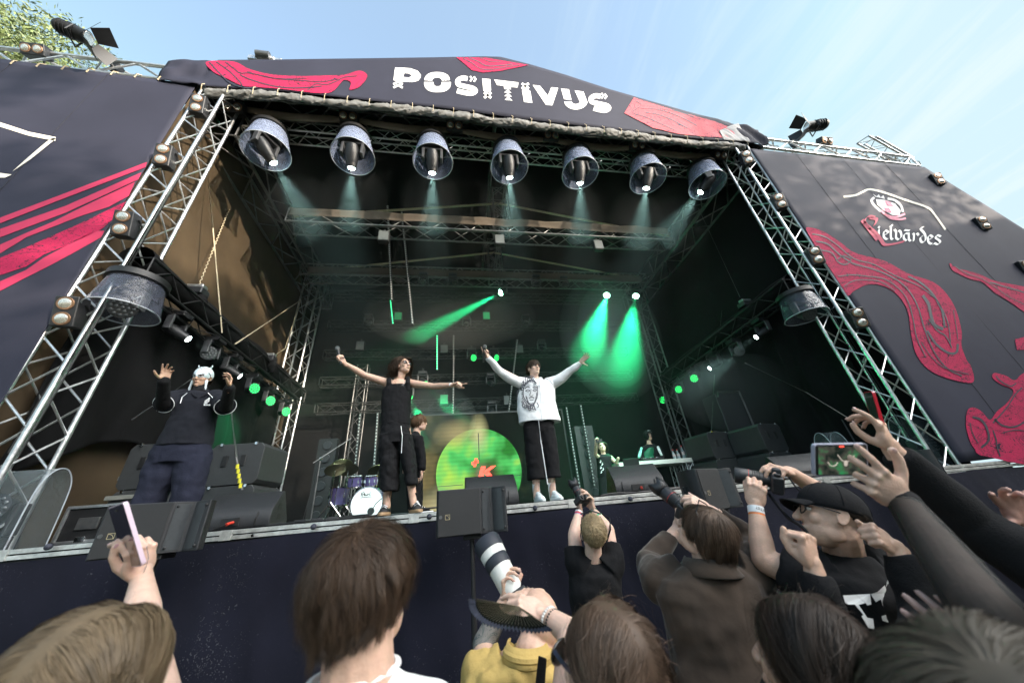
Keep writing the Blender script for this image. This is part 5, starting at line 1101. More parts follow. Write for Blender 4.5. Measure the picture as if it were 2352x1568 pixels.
def face_parts(par, P, F_, U_, S_, s=1.0, brow=(.10, .06, .04), eyes=True, mouth=.022, smile=0):
    q = lambda x, y, z: P(x, y, z)
    for k in (-1, 1):
        if eyes:
            o = MB().ell(q(k*.032, .077, .005), S_*.0145*s, F_*.010*s, U_*.0075*s, 12, 8).build('eye', M_eye, par)
            MB().ell(q(k*.032, .0835, .005), S_*.0065*s, F_*.005*s, U_*.0068*s, 10, 7).build('iris', M_iris, o)
            MB().path([q(k*.016, .083, .008), q(k*.030, .087, .0145), q(k*.048, .078, .009)], .0022*s, 6).build('eyelid', mat('lash', (.05, .03, .02), .6), o)
        MB().path([q(k*.014, .090, .024), q(k*.032, .092, .032), q(k*.052, .080, .026)], [.003*s, .0045*s, .002*s], 6).build('eyebrow', mat('brow_%02d' % int(brow[0]*100), brow, .8), par)
    MB().path([q(-mouth, .078, -.060+smile), q(-mouth*.4, .090, -.056), q(0, .093, -.058), q(mouth*.4, .090, -.056), q(mouth, .078, -.060+smile)], [.002*s, .0048*s, .0045*s, .0048*s, .002*s], 8).build('upper_lip', M_lip, par)
    MB().path([q(-mouth*.9, .078, -.063+smile), q(0, .090, -.070), q(mouth*.9, .078, -.063+smile)], [.002*s, .0062*s, .002*s], 8).build('lower_lip', M_lip, par)
def hand(mb, W, D, N_, h=1, s=1.0, curl=(30, 35, 40, 45), spread=6, thumb=(.62, .72, .25), tcurl=20, nails=None, curl2=None):
    """W wrist, D towards the fingers, N_ out of the palm, h +1 right hand / -1 left hand. returns finger tips"""
    W, D, N_ = Vector(W), Vector(D).normalized(), Vector(N_).normalized(); N_ = (N_-D*N_.dot(D)).normalized(); A = D.cross(N_).normalized()*h*-1
    A = N_.cross(D).normalized()*-h
    k = s; tips = []
    mb.rc(W-D*.03*k, W+D*.02*k, .0235*k, .024*k)
    mb.ell(W+D*.045*k+A*.004*k, A*.040*k, D*.052*k, N_*.0145*k, 16, 10)
    mb.ell(W+D*.040*k+A*.024*k+N_*.007*k, A*.017*k, D*.032*k, N_*.014*k, 12, 8)
    mb.ell(W+D*.045*k-A*.026*k+N_*.004*k, A*.012*k, D*.036*k, N_*.013*k, 12, 8)
    ln = (.075, .084, .078, .061); off = (.030, .0105, -.0095, -.0285); kn = (.090, .094, .089, .080)
    for i in range(4):
        c = curl[i] if isinstance(curl, (list, tuple)) else curl
        base = W+D*kn[i]*k+A*off[i]*k; sp = R(spread)*(1.5-i); d = (D*math.cos(sp)+A*math.sin(sp)).normalized(); n_ = N_
        mb.rc(W+D*.02*k+A*off[i]*.5*k, base, .0115*k, .0112*k, 10); r0 = (.0095, .0098, .0093, .0082)[i]*k
        p = base
        mb.ell(base-N_*.003*k, .0108*k, n=10, m=7)
        for j, (f, r1) in enumerate(((.46, .93), (.30, .86), (.24, .76))):
            a = R(c*(.9 if j == 0 else (1.05 if j == 1 else .7)) if curl2 is None else (c if j == 0 else curl2[i]*(1 if j == 1 else .7)))
            d, n_ = (d*math.cos(a)+n_*math.sin(a)).normalized(), (n_*math.cos(a)-d*math.sin(a)).normalized()
            q = p+d*ln[i]*f*k; mb.rc(p, q, r0*(1 if j == 0 else (.96 if j == 1 else .88)), r0*r1, 10); p = q
        tips.append((p, d, n_))
        if nails is not None: nails.ell(p-n_*r0*.62+d*r0*.1, d*.0062*k, d.cross(n_)*.0048*k, n_*.0022*k, 10, 6)
    t = (D*thumb[0]+A*thumb[1]+N_*thumb[2]).normalized(); n_ = (N_-t*N_.dot(t)).normalized(); side = (D-t*D.dot(t)).normalized()
    p = W+D*.022*k+A*.022*k+N_*.006*k; q = p+t*.042*k; mb.rc(p, q, .0150*k, .0125*k, 10); p = q
    for f, r in ((.034, .0112), (.026, .0095)):
        a = R(tcurl); t = (t*math.cos(a)+side*math.sin(a)).normalized(); side = (side-t*side.dot(t)).normalized()
        q = p+t*f*k; mb.rc(p, q, r*1.08*k, r*k, 10); p = q
    if nails is not None: nails.ell(p-n_*.0075*k+t*.002*k, t*.008*k, t.cross(n_)*.0062*k, n_*.0025*k, 10, 6)
    tips.append((p, t, n_)); return tips
def loft(mb, rings, n=24, pw=1.0):
    vs = []
    for c, a, b in rings:
        for i in range(n):
            q = 2*math.pi*i/n; cs, sn = math.cos(q), math.sin(q)
            vs.append(Vector(c)+Vector(a)*math.copysign(abs(cs)**pw, cs)+Vector(b)*math.copysign(abs(sn)**pw, sn))
    k = len(rings)
    fs = [(j*n+i, j*n+(i+1) % n, (j+1)*n+(i+1) % n, (j+1)*n+i) for j in range(k-1) for i in range(n)]
    fs += [tuple(range(n-1, -1, -1)), tuple(range((k-1)*n, k*n))]
    return mb.add(vs, fs)
def rows(mb, rs, Y, n=24, pw=.9, dy=0):
    """silhouette rows (x left, x right, y, depth[, dY]) measured in the picture plane at stage depth Y"""
    rings = []
    for r in rs:
        xl, xr, y, dp = r[:4]; yy = Y+(r[4] if len(r) > 4 else 0); c = at((xl+xr)/2, y, yy); hw = (at(xr, y, yy)-at(xl, y, yy)).length/2
        rings.append((c, V(hw, 0, 0), V(0, dp, 0)))
    return loft(mb, rings, n, pw)
def hair(par, name, c, F_, U_, s, m, n, length, flow='crown', part=0.0, front=.35, back=-.55, curl=0, lift=.012, grav=.55, seed=1, wid=.0022, seg=9, rad=(.079, .100, .088), cen=(0, -.012, .038), crown=(0, -.45, .85), cap=True, side=-.2, up=(0, 0, 1), avoid=None, stray=.04, top=9, taper=False, clump=.55):
    """strands as thin ribbons laid over the skull; grows where the hairline allows"""
    rn = np.random.default_rng(seed); c = np.array(c); F_ = Vector(F_).normalized(); S_ = F_.cross(Vector(U_)).normalized(); U_ = S_.cross(F_)
    B_ = np.array([list(S_), list(F_), list(U_)]); A_ = np.array(rad)*s; cc = np.array(cen)*s
    def grows(d): 
        lim = np.where(d[:, 1] > 0, side+(front-side)*np.clip(d[:, 1]*1.6, 0, 1), side+(back-side)*np.clip(-d[:, 1]*1.4, 0, 1)); return (d[:, 2] > lim) & (d[:, 2] < top)
    d = rn.normal(size=(n*4, 3)); d /= np.linalg.norm(d, axis=1)[:, None]; d = d[grows(d)][:n]; n = len(d)
    down = B_ @ np.array([0, 0, -1.0])
    K_ = np.array(crown)/np.linalg.norm(crown)
    ln = length*s*rn.uniform(.75, 1.1, n)
    if taper: ln = ln*np.clip(.28+.85*(d[:, 2]+.55), .22, 1)
    
    p = d*A_; path = [p.copy()]
    def tang(v, d_): return v-d_*(v*d_).sum(1)[:, None]
    def nrm(v): return v/np.maximum(np.linalg.norm(v, axis=1), 1e-9)[:, None]
    ph = rn.uniform(0, 6.28, n)
    def cn(q, f, o): return np.stack([np.sin(q[:, 1]*f+o)*np.cos(q[:, 2]*f*1.3+o*2), np.sin(q[:, 2]*f*1.1+o*3)*np.cos(q[:, 0]*f+o), np.sin(q[:, 0]*f*1.2+o*1.7)*np.cos(q[:, 1]*f+o)], 1)
    root = d.copy(); lf = lift*(.1+1.1*rn.uniform(0, 1, n)); sty = rn.uniform(0, 1, n) < stray
    for k in range(seg):
        dd = nrm(p/A_)
        if flow == 'part':
            sg = np.sign(dd[:, 0]-part+1e-6); f = np.stack([sg*1.0, -.25+0*sg, 0*sg], 1)
        elif flow == 'back': f = np.stack([0*p[:, 0], -1+0*p[:, 0], .1+0*p[:, 0]], 1)
        elif flow == 'fringe': f = np.stack([part+0*p[:, 0], np.where(root[:, 1] > -.1, 1.0, -.6), 0*p[:, 0]], 1)
        else: f = dd-K_
        f = nrm(tang(f, dd)); t = k/seg
        dr = nrm(f*(1-t*.75)+tang(np.tile(down, (n, 1)), dd*.9)*grav*(.5+1.6*t)+cn(root, 7, 1.0+seed)*.22+cn(p/s*9, 2, 3)*.12)
        if curl: dr = nrm(dr+np.stack([np.sin(ph*.15+t*14+root[:, 0]*9), np.cos(ph*.15+t*12+root[:, 2]*9), np.sin(t*10+root[:, 1]*8)], 1)*curl)
        dr[sty] += rn.normal(size=(sty.sum(), 3))*.35; dr = nrm(dr)
        p = p+dr*(ln/seg)[:, None]
        rr = np.linalg.norm(p/A_, axis=1); lim = 1+(lf/.09)*min(1, .35+t*1.6)+(.12 if k > 4 else 0)*0
        p = np.where((rr < lim)[:, None], p/rr[:, None]*lim[:, None], p); path.append(p.copy())
    path = np.stack(path, 1)
    if clump:                                  # strands gather into locks towards their tips
        K = max(8, n//28); lead = rn.choice(n, K, replace=False); near = np.empty(n, int)
        for i0 in range(0, n, 4000): near[i0:i0+4000] = np.argmin(((root[i0:i0+4000, None, :]-root[lead][None])**2).sum(2), 1)
        tt_ = (np.linspace(0, 1, seg+1)**.8)[None, :, None]; L0 = path[lead]; wv_ = rn.normal(size=(K, 1, 3))*.006*s*np.sin(np.linspace(0, 3.0, seg+1)*(1+rn.uniform(0, 1, K)[:, None]))[:, :, None]
        L1 = (L0+wv_)[near]; sp_ = rn.normal(size=(n, 1, 3))*.0028*s; path = path+(L1+sp_-path)*tt_*clump*(1-.85*sty[:, None, None])
    path = path+cc; W_ = path @ B_+c
    dW = np.gradient(W_, axis=1); out_ = (path-cc) @ B_
    sd_ = np.cross(dW, out_+rn.normal(size=(n, 1, 3))*.03); sd_ /= np.maximum(np.linalg.norm(sd_, axis=2), 1e-9)[:, :, None]
    tp = np.linspace(1, .25, seg+1)[None, :, None]; w_ = wid*s*rn.uniform(.6, 1.3, (n, 1, 1))*tp
    L_, R_ = W_-sd_*w_, W_+sd_*w_
    vs = np.stack([L_, R_], 2).reshape(-1, 3); k = seg+1
    base = (np.arange(n)*k*2)[:, None]+np.arange(seg)[None, :]*2
    fs = np.stack([base, base+1, base+3, base+2], 2).reshape(-1, 4)
    b = MB(); b.v = list(map(tuple, vs.tolist())); b.f = list(map(tuple, fs.tolist()))
    if cap:
        nu, nv = 36, 24; cv = []; idx = {}
        for j in range(nv+1):
            for i in range(nu):
                th = math.pi*j/nv; q = 2*math.pi*i/nu; cv.append((math.cos(q)*math.sin(th), math.sin(q)*math.sin(th), math.cos(th)))
        ca = np.array(cv); ok = grows(ca*1.0-np.array([0, 0, .04])); pw = (ca*A_*1.015+cc) @ B_+c; o = len(b.v); b.v += list(map(tuple, pw.tolist()))
        for j in range(nv):
            for i in range(nu):
                q = (j*nu+i, j*nu+(i+1) % nu, (j+1)*nu+(i+1) % nu, (j+1)*nu+i)
                if all(ok[x] for x in q): b.f.append(tuple(o+x for x in q))
    org = ORG.get(par.name, Vector()); me = bpy.data.meshes.new(name); me.from_pydata([(x-org.x, y-org.y, z-org.z) for x, y, z in b.v], [], b.f); me.update()
    me.polygons.foreach_set('use_smooth', [True]*len(me.polygons)); me.materials.append(m); o = bpy.data.objects.new(name, me); COL.objects.link(o); o.parent = par; ORG[o.name] = org
    return o
def hairmat(name, col, rough=.52, isl=.30): return mat(name, col, rough, 0, .35, 14, island=isl, spec=.28, sheen=.0)
H_brown = hairmat('hair_brown', (.055, .033, .020)); H_dark = hairmat('hair_dark_brown', (.030, .020, .015)); H_blond = hairmat('hair_dark_blonde', (.155, .112, .068)); H_mid = hairmat('hair_mid_brown', (.085, .055, .038)); H_short = hairmat('hair_pale_blond', (.34, .25, .14))
def limb(mb, pts, rs, n=14):
    for i in range(len(pts)-1): mb.rc(pts[i], pts[i+1], rs[i], rs[i+1], n)
def tube_open(mb, pts, rs, n=20):                      # sleeve: flat-ended
    mb.path(pts, rs, n)
def smooth3(pts, k=5):
    pts = [Vector(p) for p in pts]; out_ = []
    for i in range(len(pts)-1):
        p0, p1, p2, p3 = [pts[min(max(j, 0), len(pts)-1)] for j in (i-1, i, i+1, i+2)]
        for s in range(k):
            q = s/k; out_.append(.5*((2*p1)+(p2-p0)*q+(2*p0-5*p1+4*p2-p3)*q*q+(3*p1-p0-3*p2+p3)*q**3))
    out_.append(pts[-1]); return out_
def rint(rs, k=5):
    out_ = []
    for a, b in zip(rs, rs[1:]): out_ += [a+(b-a)*i/k for i in range(k)]
    return out_+[rs[-1]]
def mic(W, D, lab, held):
    """handheld microphone centred in a fist at W with its axis D (towards the grille)"""
    D = Vector(D).normalized(); t = thing('microphone', W, lab, 'microphone', 'handheld microphones')
    MB().lathe(W-D*.10, W+D*.085, [(0, .012), (.1, .0135), (.7, .016), (1, .021)], 18).build('handle', mat('mic_black', (.015, .015, .016), .35), t)
    MB().ell(W+D*.108, .0265, n=16, m=12).build('grille', mat('mic_grille', (.25, .25, .26), .35, .8, .2, 300, .8, 700), t)
    MB().lathe(W+D*.083, W+D*.09, [(0, .024), (1, .024)], 18).build('ring', M_aludark, t); return t
def shoe(par, toe, heel, m, sole, s=1.0, hi=False):
    toe, heel = Vector(toe), Vector(heel); d = (toe-heel).normalized(); a = V(0, 0, 1).cross(d).normalized(); o = MB()
    o.rc(heel+V(0, 0, .05*s), heel+d*.02+V(0, 0, (.13 if hi else .08)*s), .040*s, .043*s); o.rc(heel+V(0, 0, .04*s), toe-d*.06*s+V(0, 0, .035*s), .041*s, .040*s); o.ell(toe-d*.05*s+V(0, 0, .032*s), a*.046*s, d*.055*s, V(0, 0, .032*s)); o.rc(heel+d*.05+V(0, 0, .085*s), toe-d*.09+V(0, 0, .055*s), .032*s, .028*s)
    x = o.build('shoe', m, par, voxel=.006, sm=3)
    q = MB(); loft(q, [(heel.lerp(toe, .5)+V(0, 0, z), d*((toe-heel).length*.5+.045*s)*k, a*.048*s*k) for z, k in ((0, .97), (.004, 1), (.024*s, 1), (.028*s, .97))], 28, .85); q.build('sole', sole, x)
    l = MB()
    for i in range(4):
        p = heel+d*(.06+.026*i)+V(0, 0, (.118-.013*i)*s); l.path([p-a*.032*s-V(0, 0, .02), p, p+a*.032*s-V(0, 0, .02)], .0035*s, 5)
    l.build('laces', M_wht if not hi else mat('lace_grey', (.3, .3, .32), .7), x)

# ============================================================ PERFORMERS
FC = V(0, -1, 0)
# ---- man in the white printed shirt
Yw = 4.24
def A(x, y, Y=Yw): return at(x, y, Y)
t = thing('person', V(A(1245, 1150).x, Yw, FL), 'man in a white long-sleeved shirt with a printed face, arms spread, holding a microphone up', 'person')
b = MB(); hc = A(1226, 847); Fw = V(.35, -1, .18); P, S_, F_, U_ = head(b, hc, Fw, V(-.02, .1, 1), 1.0)
b.rc(A(1231, 882, 4.27), P(0, -.02, -.05), .060, .055)
SL, SR = A(1203, 881), A(1268, 879); EL, ER = A(1149, 851, 4.12), A(1305, 852, 4.10); WL_, WR = A(1121, 821, 3.98), A(1333, 833, 3.98)
loft(b, [(A(1236, 967, Yw), V(.15, 0, 0), V(0, .10, 0)), (A(1236, 930), V(.14, 0, 0), V(0, .10, 0)), (A(1235, 895), V(.17, 0, 0), V(0, .11, 0)), (A(1234, 880), V(.15, 0, 0), V(0, .07, 0))])
limb(b, [SL, EL, WL_], [.058, .042, .028]); limb(b, [SR, ER, WR], [.058, .042, .028])
nl = MB()
hand(b, WL_, A(1113, 808, 3.96)-WL_+V(0, 0, .02), V(.5, -1, .1), -1, 1.0, (8, 75, 80, 85), 4, (.5, .5, .9), 30)
hand(b, WR, A(1345, 820, 3.9)-WR, V(-.4, -1, .25), 1, 1.05, (6, 10, 12, 16), 9, (.3, 1, .1), 5)
HL, HR = A(1222, 975), A(1254, 975); KL, KR = A(1228, 1060), A(1264, 1058); AL, AR = A(1232, 1120), A(1268, 1116)
limb(b, [HL, KL, AL, A(1232, 1140)], [.09, .058, .040, .038]); limb(b, [HR, KR, AR, A(1270, 1138)], [.09, .058, .040, .038])
sk = b.build('body', M_skin2, t, voxel=.0055, sm=2)
face_parts(t, P, F_, U_, S_, 1.0, (.05, .03, .02), smile=-.001)
hair(t, 'hair', hc, Fw, V(-.02, .1, 1), 1.0, H_brown, 4500, .10, 'fringe', .25, front=.42, back=-.55, side=-.15, curl=.10, lift=.022, seed=3, wid=.0028)
b = MB(); rows(b, [(1214, 1252, 873, .07), (1203, 1266, 878, .10), (1195, 1273, 889, .125), (1189, 1276, 905, .140), (1188, 1279, 935, .145), (1190, 1287, 962, .165), (1192, 1288, 971, .165)], Yw, 32)
for s_, pts in ((0, (SL, EL, WL_)), (1, (SR, ER, WR))):
    q = [pts[0].lerp(A(1235, 895), .25), pts[0], pts[0].lerp(pts[1], .5)-V(0, 0, .03), pts[1]-V(0, 0, .02), pts[1].lerp(pts[2], .6)-V(0, 0, .012), pts[2]-(pts[2]-pts[1]).normalized()*.0]
    q = smooth3(q, 5); tube_open(b, q, rint([.105, .088, .070, .056, .046, .036], 5), 20)
sh = b.build('shirt', M_wht, t, voxel=.008, sm=4, disp=(.03, .16))
b = MB()
for k in (-1, 1): b.path([A(1233, 871, 4.27)+V(k*.055, .03, .03), A(1233, 874, 4.2)+V(k*.05, -.05, .01), A(1236, 884, 4.08)+V(k*.016, -.02, -.02)], [.018, .022, .008], 8)
b.build('collar', M_wht, sh, voxel=.006, sm=1)
# printed face with wild swirls round it, drawn on the shirt front
def shirt_pt(x, y):
    c = A((1187+1280)/2, y); hw = .25; p = A(x, y, Yw-.17); dx_ = (p.x-c.x)/hw; p.y = Yw-.147*math.sqrt(max(0, 1-abs(dx_)**3))-.024; return p
def c5(L_): return [(780.9+x*.3359, 523.7+y*.3359) for x, y in L_]
pr_ = MB()
def ink(L_, wd):
    for q in band(smooth(L_, 4), wd): pr_.poly([shirt_pt(x, y) for x, y in c5(list(q))])
fx = lambda L_: L_
for ln_, wd in (([(1262, 1075), (1258, 1130), (1272, 1170), (1295, 1195), (1325, 1195), (1345, 1165), (1352, 1110), (1345, 1070)], 5), ([(1268, 1090), (1285, 1080), (1300, 1090)], 6), ([(1318, 1092), (1332, 1084), (1348, 1092)], 6), ([(1272, 1105), (1288, 1100), (1300, 1108), (1286, 1113), (1272, 1105)], 5), ([(1318, 1108), (1332, 1101), (1346, 1106), (1332, 1113), (1318, 1108)], 5), ([(1308, 1095), (1304, 1125), (1298, 1140), (1312, 1146), (1322, 1138)], 4), ([(1294, 1160), (1310, 1154), (1328, 1160)], 7), ([(1298, 1170), (1312, 1176), (1324, 1170)], 4), ([(1280, 1150), (1285, 1180), (1300, 1205), (1320, 1208), (1338, 1185), (1340, 1150)], 6), ([(1265, 1065), (1290, 1045), (1320, 1042), (1345, 1060)], 9), ([(1270, 1055), (1300, 1035), (1335, 1045)], 6), ([(1275, 1140), (1278, 1160), (1290, 1185)], 5), ([(1345, 1125), (1340, 1160), (1330, 1190)], 5), ([(1290, 1190), (1310, 1212), (1332, 1192)], 8)): ink(ln_, wd)
rr_ = random.Random(5)
for k in range(20):
    a_ = math.pi*(.42+1.15*k/19.0); cx_, cy_ = 1305, 1125; r0_, r1_ = 58, 84+rr_.random()*14
    p0 = (cx_+math.cos(a_)*r0_*.8, cy_-math.sin(a_+math.pi*0)*r0_*1.25); 
    q0 = lambda r, da: (cx_+math.cos(a_+da)*r*.86, cy_-math.sin(a_+da)*r*1.22)
    ink([q0(r0_, 0), q0(r0_+12, .10), q0(r1_-8, -.08), q0(r1_, .06), q0(r1_-6, .14), q0(r1_-14, .08)], 6 if k % 2 else 4.5)
for ln_ in ([(1280, 1200), (1290, 1225), (1296, 1248)], [(1300, 1208), (1306, 1235), (1300, 1244)], [(1325, 1205), (1332, 1230), (1340, 1246)], [(1345, 1190), (1358, 1215), (1350, 1225)]): ink(ln_, 6)
pr_.build('printed_face', mat('print_ink', (.10, .10, .12), .8, 0, .5, 40), sh, smooth=False)
pk = MB()
for x in (1366,): 
    for q in band([(1362, 1050), (1372, 1180), (1380, 1320)], 2.2): pk.poly([shirt_pt(a_, b_) for a_, b_ in c5(list(q))])
pk.build('button_placket', mat('seam_grey', (.4, .41, .44), .8), sh, smooth=False)
b = MB()
rows(b, [(1203, 1272, 958, .125), (1203, 1273, 985, .13), (1205, 1242, 1000, .12)], Yw); rows(b, [(1203, 1243, 985, .12), (1206, 1247, 1030, .125), (1210, 1249, 1075, .13), (1212, 1251, 1101, .135)], Yw); rows(b, [(1236, 1274, 985, .12), (1243, 1280, 1030, .125), (1249, 1284, 1075, .13), (1250, 1287, 1097, .135)], Yw)
pn = b.build('trousers', M_blk, t, voxel=.008, sm=3, disp=(.02, .10))
MB().path([A(1237, 965, 4.07), A(1242, 1010, 4.06), A(1250, 1060, 4.05), A(1258, 1112, 4.08)], .006, 6).build('drawstring', M_wht, pn)
for xa, ya, xb, yb in ((1237, 1152, 1229, 1146), (1277, 1149, 1268, 1143)):
    toe = V(A(xa, ya, 4.14).x+.03, 4.06, FL+.004); heel = V((AL if xb < 1250 else AR).x, 4.28, FL+.004); shoe(t, toe, heel, mat('white_leather', (.62, .68, .70), .4, 0, .05), mat('white_sole', (.7, .74, .75), .5), 1.05, True)
    MB().cyl(heel+V(0, -.02, .10), heel+V(0, -.035, .20), .045, .046, n=16).build('sock', M_wht, t)
mic(A(1112, 814, 3.93), A(1114, 800, 3.9)-A(1111, 831, 3.95), 'microphone in the raised fist of the man in the white shirt', 0)

# ---- long-haired singer in a black tank top
Yl = 4.10
def A(x, y, Y=Yl): return at(x, y, Y)
t = thing('person', V(A(915, 1170).x, Yl, FL), 'long-haired singer in a black tank top, baggy shorts and sunglasses, both arms spread wide', 'person')
b = MB(); hc = A(926, 842); Fw = V(.75, -.72, .28); P, S_, F_, U_ = head(b, hc, Fw, V(-.15, .1, 1), 1.0)
b.rc(A(914, 878, 4.12), P(0, -.02, -.05), .062, .052); b.rc(A(905, 882), A(925, 880), .05)
SL, SR = A(886, 878), A(943, 880); EL, ER = A(836, 861, 4.0), A(996, 887, 3.98); WL_, WR = A(791, 834, 3.85), A(1040, 884, 3.8)
loft(b, [(A(908, 975), V(.15, 0, 0), V(0, .10, 0)), (A(910, 930), V(.135, 0, 0), V(0, .10, 0)), (A(912, 900), V(.155, 0, 0), V(0, .11, 0)), (A(914, 882), V(.15, 0, 0), V(0, .08, 0)), (A(914, 874), V(.08, 0, 0), V(0, .05, 0))])
b.rc(SL+V(.03, 0, 0), SL, .058, .056); b.rc(SR-V(.03, 0, 0), SR, .058, .056)
b.rc(SL, SL.lerp(EL, .45), .053, .046); b.rc(SL.lerp(EL, .45), EL, .046, .038); b.rc(EL, EL.lerp(WL_, .3), .038, .040); b.rc(EL.lerp(WL_, .3), WL_, .040, .025)
b.rc(SR, SR.lerp(ER, .45), .053, .046); b.rc(SR.lerp(ER, .45), ER, .046, .038); b.rc(ER, ER.lerp(WR, .3), .038, .040); b.rc(ER.lerp(WR, .3), WR, .040, .025)
hand(b, WL_, A(781, 822, 3.82)-WL_, V(.2, -1, .3), -1, 1.02, (72, 75, 78, 80), 2, (.6, .35, .9), 25)
hand(b, WR, A(1056, 880, 3.75)-WR, V(.1, -.25, -1), 1, 1.05, (2, 70, 75, 78), 2, (.75, .5, .3), 10)
HL, HR = A(898, 985), A(925, 985); KL, KR = A(896, 1080), A(940, 1070); AL, AR = A(888, 1150), A(948, 1142)
limb(b, [HL, KL, AL, A(889, 1162)], [.09, .058, .040, .038]); limb(b, [HR, KR, AR, A(950, 1158)], [.09, .058, .040, .038])
b.build('body', M_skin, t, voxel=.0055, sm=2)
face_parts(t, P, F_, U_, S_, 1.0, (.06, .035, .02), eyes=False, smile=.004)
gl = mat('sunglass_lens', (.02, .015, .012), .08, coat=1)
g_ = thing('sunglasses', P(0, .1, .01), 'dark sunglasses on the long-haired singer', 'sunglasses')
for k in (-1, 1): MB().ell(P(k*.034, .092, .004), S_*.031, F_*.008, U_*.020, 16, 8).build('lens', gl, g_); MB().path([P(k*.062, .085, .008), P(k*.078, .04, .008), P(k*.080, -.02, .0)], .0025, 5).build('temple', M_black, g_)
hair(t, 'hair', hc, Fw, V(-.15, .1, 1), 1.0, H_brown, 7500, .31, 'part', .1, front=.5, back=-.8, side=-.25, curl=.5, lift=.060, grav=.75, seed=5, wid=.0032, seg=12, stray=.12)
b = MB(); rows(b, [(886, 943, 887, .112), (878, 947, 897, .122), (876, 944, 925, .125), (877, 942, 955, .13), (877, 943, 978, .135)], Yl, 30)
for x0, x1 in ((893, 893), (937, 936)): b.path([A(x0, 868, 4.16), A(x0, 872, 4.04), A(x0, 880, 4.01), A(x1, 896, 4.04)], [.026, .028, .032, .036], 12)
b.path([A(893, 872, 4.12), A(893, 876, 4.2), A(898, 890, 4.21)], [.024, .026, .034], 10); b.path([A(934, 872, 4.12), A(934, 876, 4.2), A(930, 890, 4.21)], [.024, .026, .034], 10)
sh = b.build('tank_top', M_blk, t, voxel=.007, sm=3, disp=(.014, .08))
b = MB(); rows(b, [(877, 942, 972, .13), (872, 944, 1000, .15), (872, 945, 1020, .15)], Yl); rows(b, [(872, 915, 1000, .145), (872, 917, 1050, .15), (874, 917, 1095, .15), (878, 915, 1128, .15)], Yl); rows(b, [(908, 947, 1000, .145), (920, 955, 1050, .15), (928, 958, 1085, .15), (933, 960, 1114, .15)], Yl)
pn = b.build('shorts', M_blk, t, voxel=.008, sm=3, disp=(.035, .09))
MB().path([A(921, 978, 3.95), A(924, 1000, 3.93), A(922, 1040, 3.94)], .004, 5).build('drawstring', M_wht, pn)
for xa, xb, ln_ in ((878, 894, 0), (962, 944, 0)):
    toe = V(A(xa, 1165, 3.98).x, 3.99, FL+.004); heel = V((AL if xb < 920 else AR).x, 4.16, FL+.004)
    shoe(t, toe, heel, mat('black_suede', (.014, .014, .016), .7), mat('gum_sole', (.34, .22, .12), .6), 1.1)
    MB().cyl(heel+V(0, -.03, .07), heel+V(0, -.05, .20), .045, .046, n=16).build('sock', M_blk2, t)
w_ = MB(); d_ = (WR-ER).normalized(); w_.cyl(WR-d_*.035, WR-d_*.018, .029, n=18); w_.build('wristband', M_wht, t)
MB().path([A(905, 874, 4.0), A(914, 886, 3.975), A(924, 886, 3.975), A(931, 875, 4.0)], .0022, 5).build('necklace', M_chrome, t)
mic(A(779, 818, 3.79), A(775, 796, 3.78)-A(782, 828, 3.8), 'microphone held out at arm length by the long-haired singer', 0)

# ---- person in profile behind him
Yb = 5.1
def A(x, y, Y=Yb): return at(x, y, Y)
t = thing('person', V(A(958, 1170).x, Yb, FL), 'person in dark clothes in profile just behind the long-haired singer', 'person')
b = MB(); hc = A(963, 972); Fw = V(1, -.15, .12); P, S_, F_, U_ = head(b, hc, Fw, V(-.05, 0, 1), 1.0)
b.rc(A(955, 1000), P(0, -.02, -.05), .06, .052); loft(b, [(A(950, 1085), V(.15, 0, 0), V(0, .12, 0)), (A(950, 1010), V(.14, 0, 0), V(0, .17, 0)), (A(952, 996), V(.08, 0, 0), V(0, .1, 0))])
b.rc(A(962, 1012, 4.95), A(967, 1050, 4.93), .05, .04); b.rc(A(967, 1050, 4.93), A(969, 1078, 4.88), .04, .028)
hand(b, A(969, 1078, 4.88), V(.05, 0, -1), V(-1, 0, 0), 1, 1.0, (20, 25, 30, 35), 4)
limb(b, [A(950, 1080), A(948, 1130), A(945, 1168)], [.08, .06, .045])
b.build('body', M_skin, t, voxel=.007, sm=2); face_parts(t, P, F_, U_, S_, 1.0, (.10, .06, .03))
hair(t, 'hair', hc, Fw, V(-.05, 0, 1), 1.0, hairmat('hair_light_brown', (.15, .085, .045)), 2200, .13, 'crown', 0, front=.35, back=-.6, side=-.25, curl=.12, lift=.025, seed=9, wid=.003)
b = MB(); rows(b, [(944, 962, 994, .10), (938, 970, 1006, .18), (936, 972, 1040, .18), (936, 972, 1088, .17)], Yb); limb(b, [A(962, 1010, 4.95), A(969, 1050, 4.93), A(969.5, 1074, 4.88)], [.075, .062, .05]); sh = b.build('hooded_jacket', M_blk2, t, voxel=.01, sm=3, disp=(.025, .09))
b = MB(); rows(b, [(936, 972, 1080, .16), (934, 972, 1120, .15), (936, 970, 1168, .14)], Yb); b.build('trousers', M_blk, t, voxel=.01, sm=3, disp=(.025, .09))
for k in (0, 1): shoe(t, (A(968-k*8, 1170).x+.12, Yb-.1+k*.2, FL+.004), (A(952-k*8, 1170).x, Yb-.1+k*.2, FL+.004), M_blk, M_wht, 1.0)

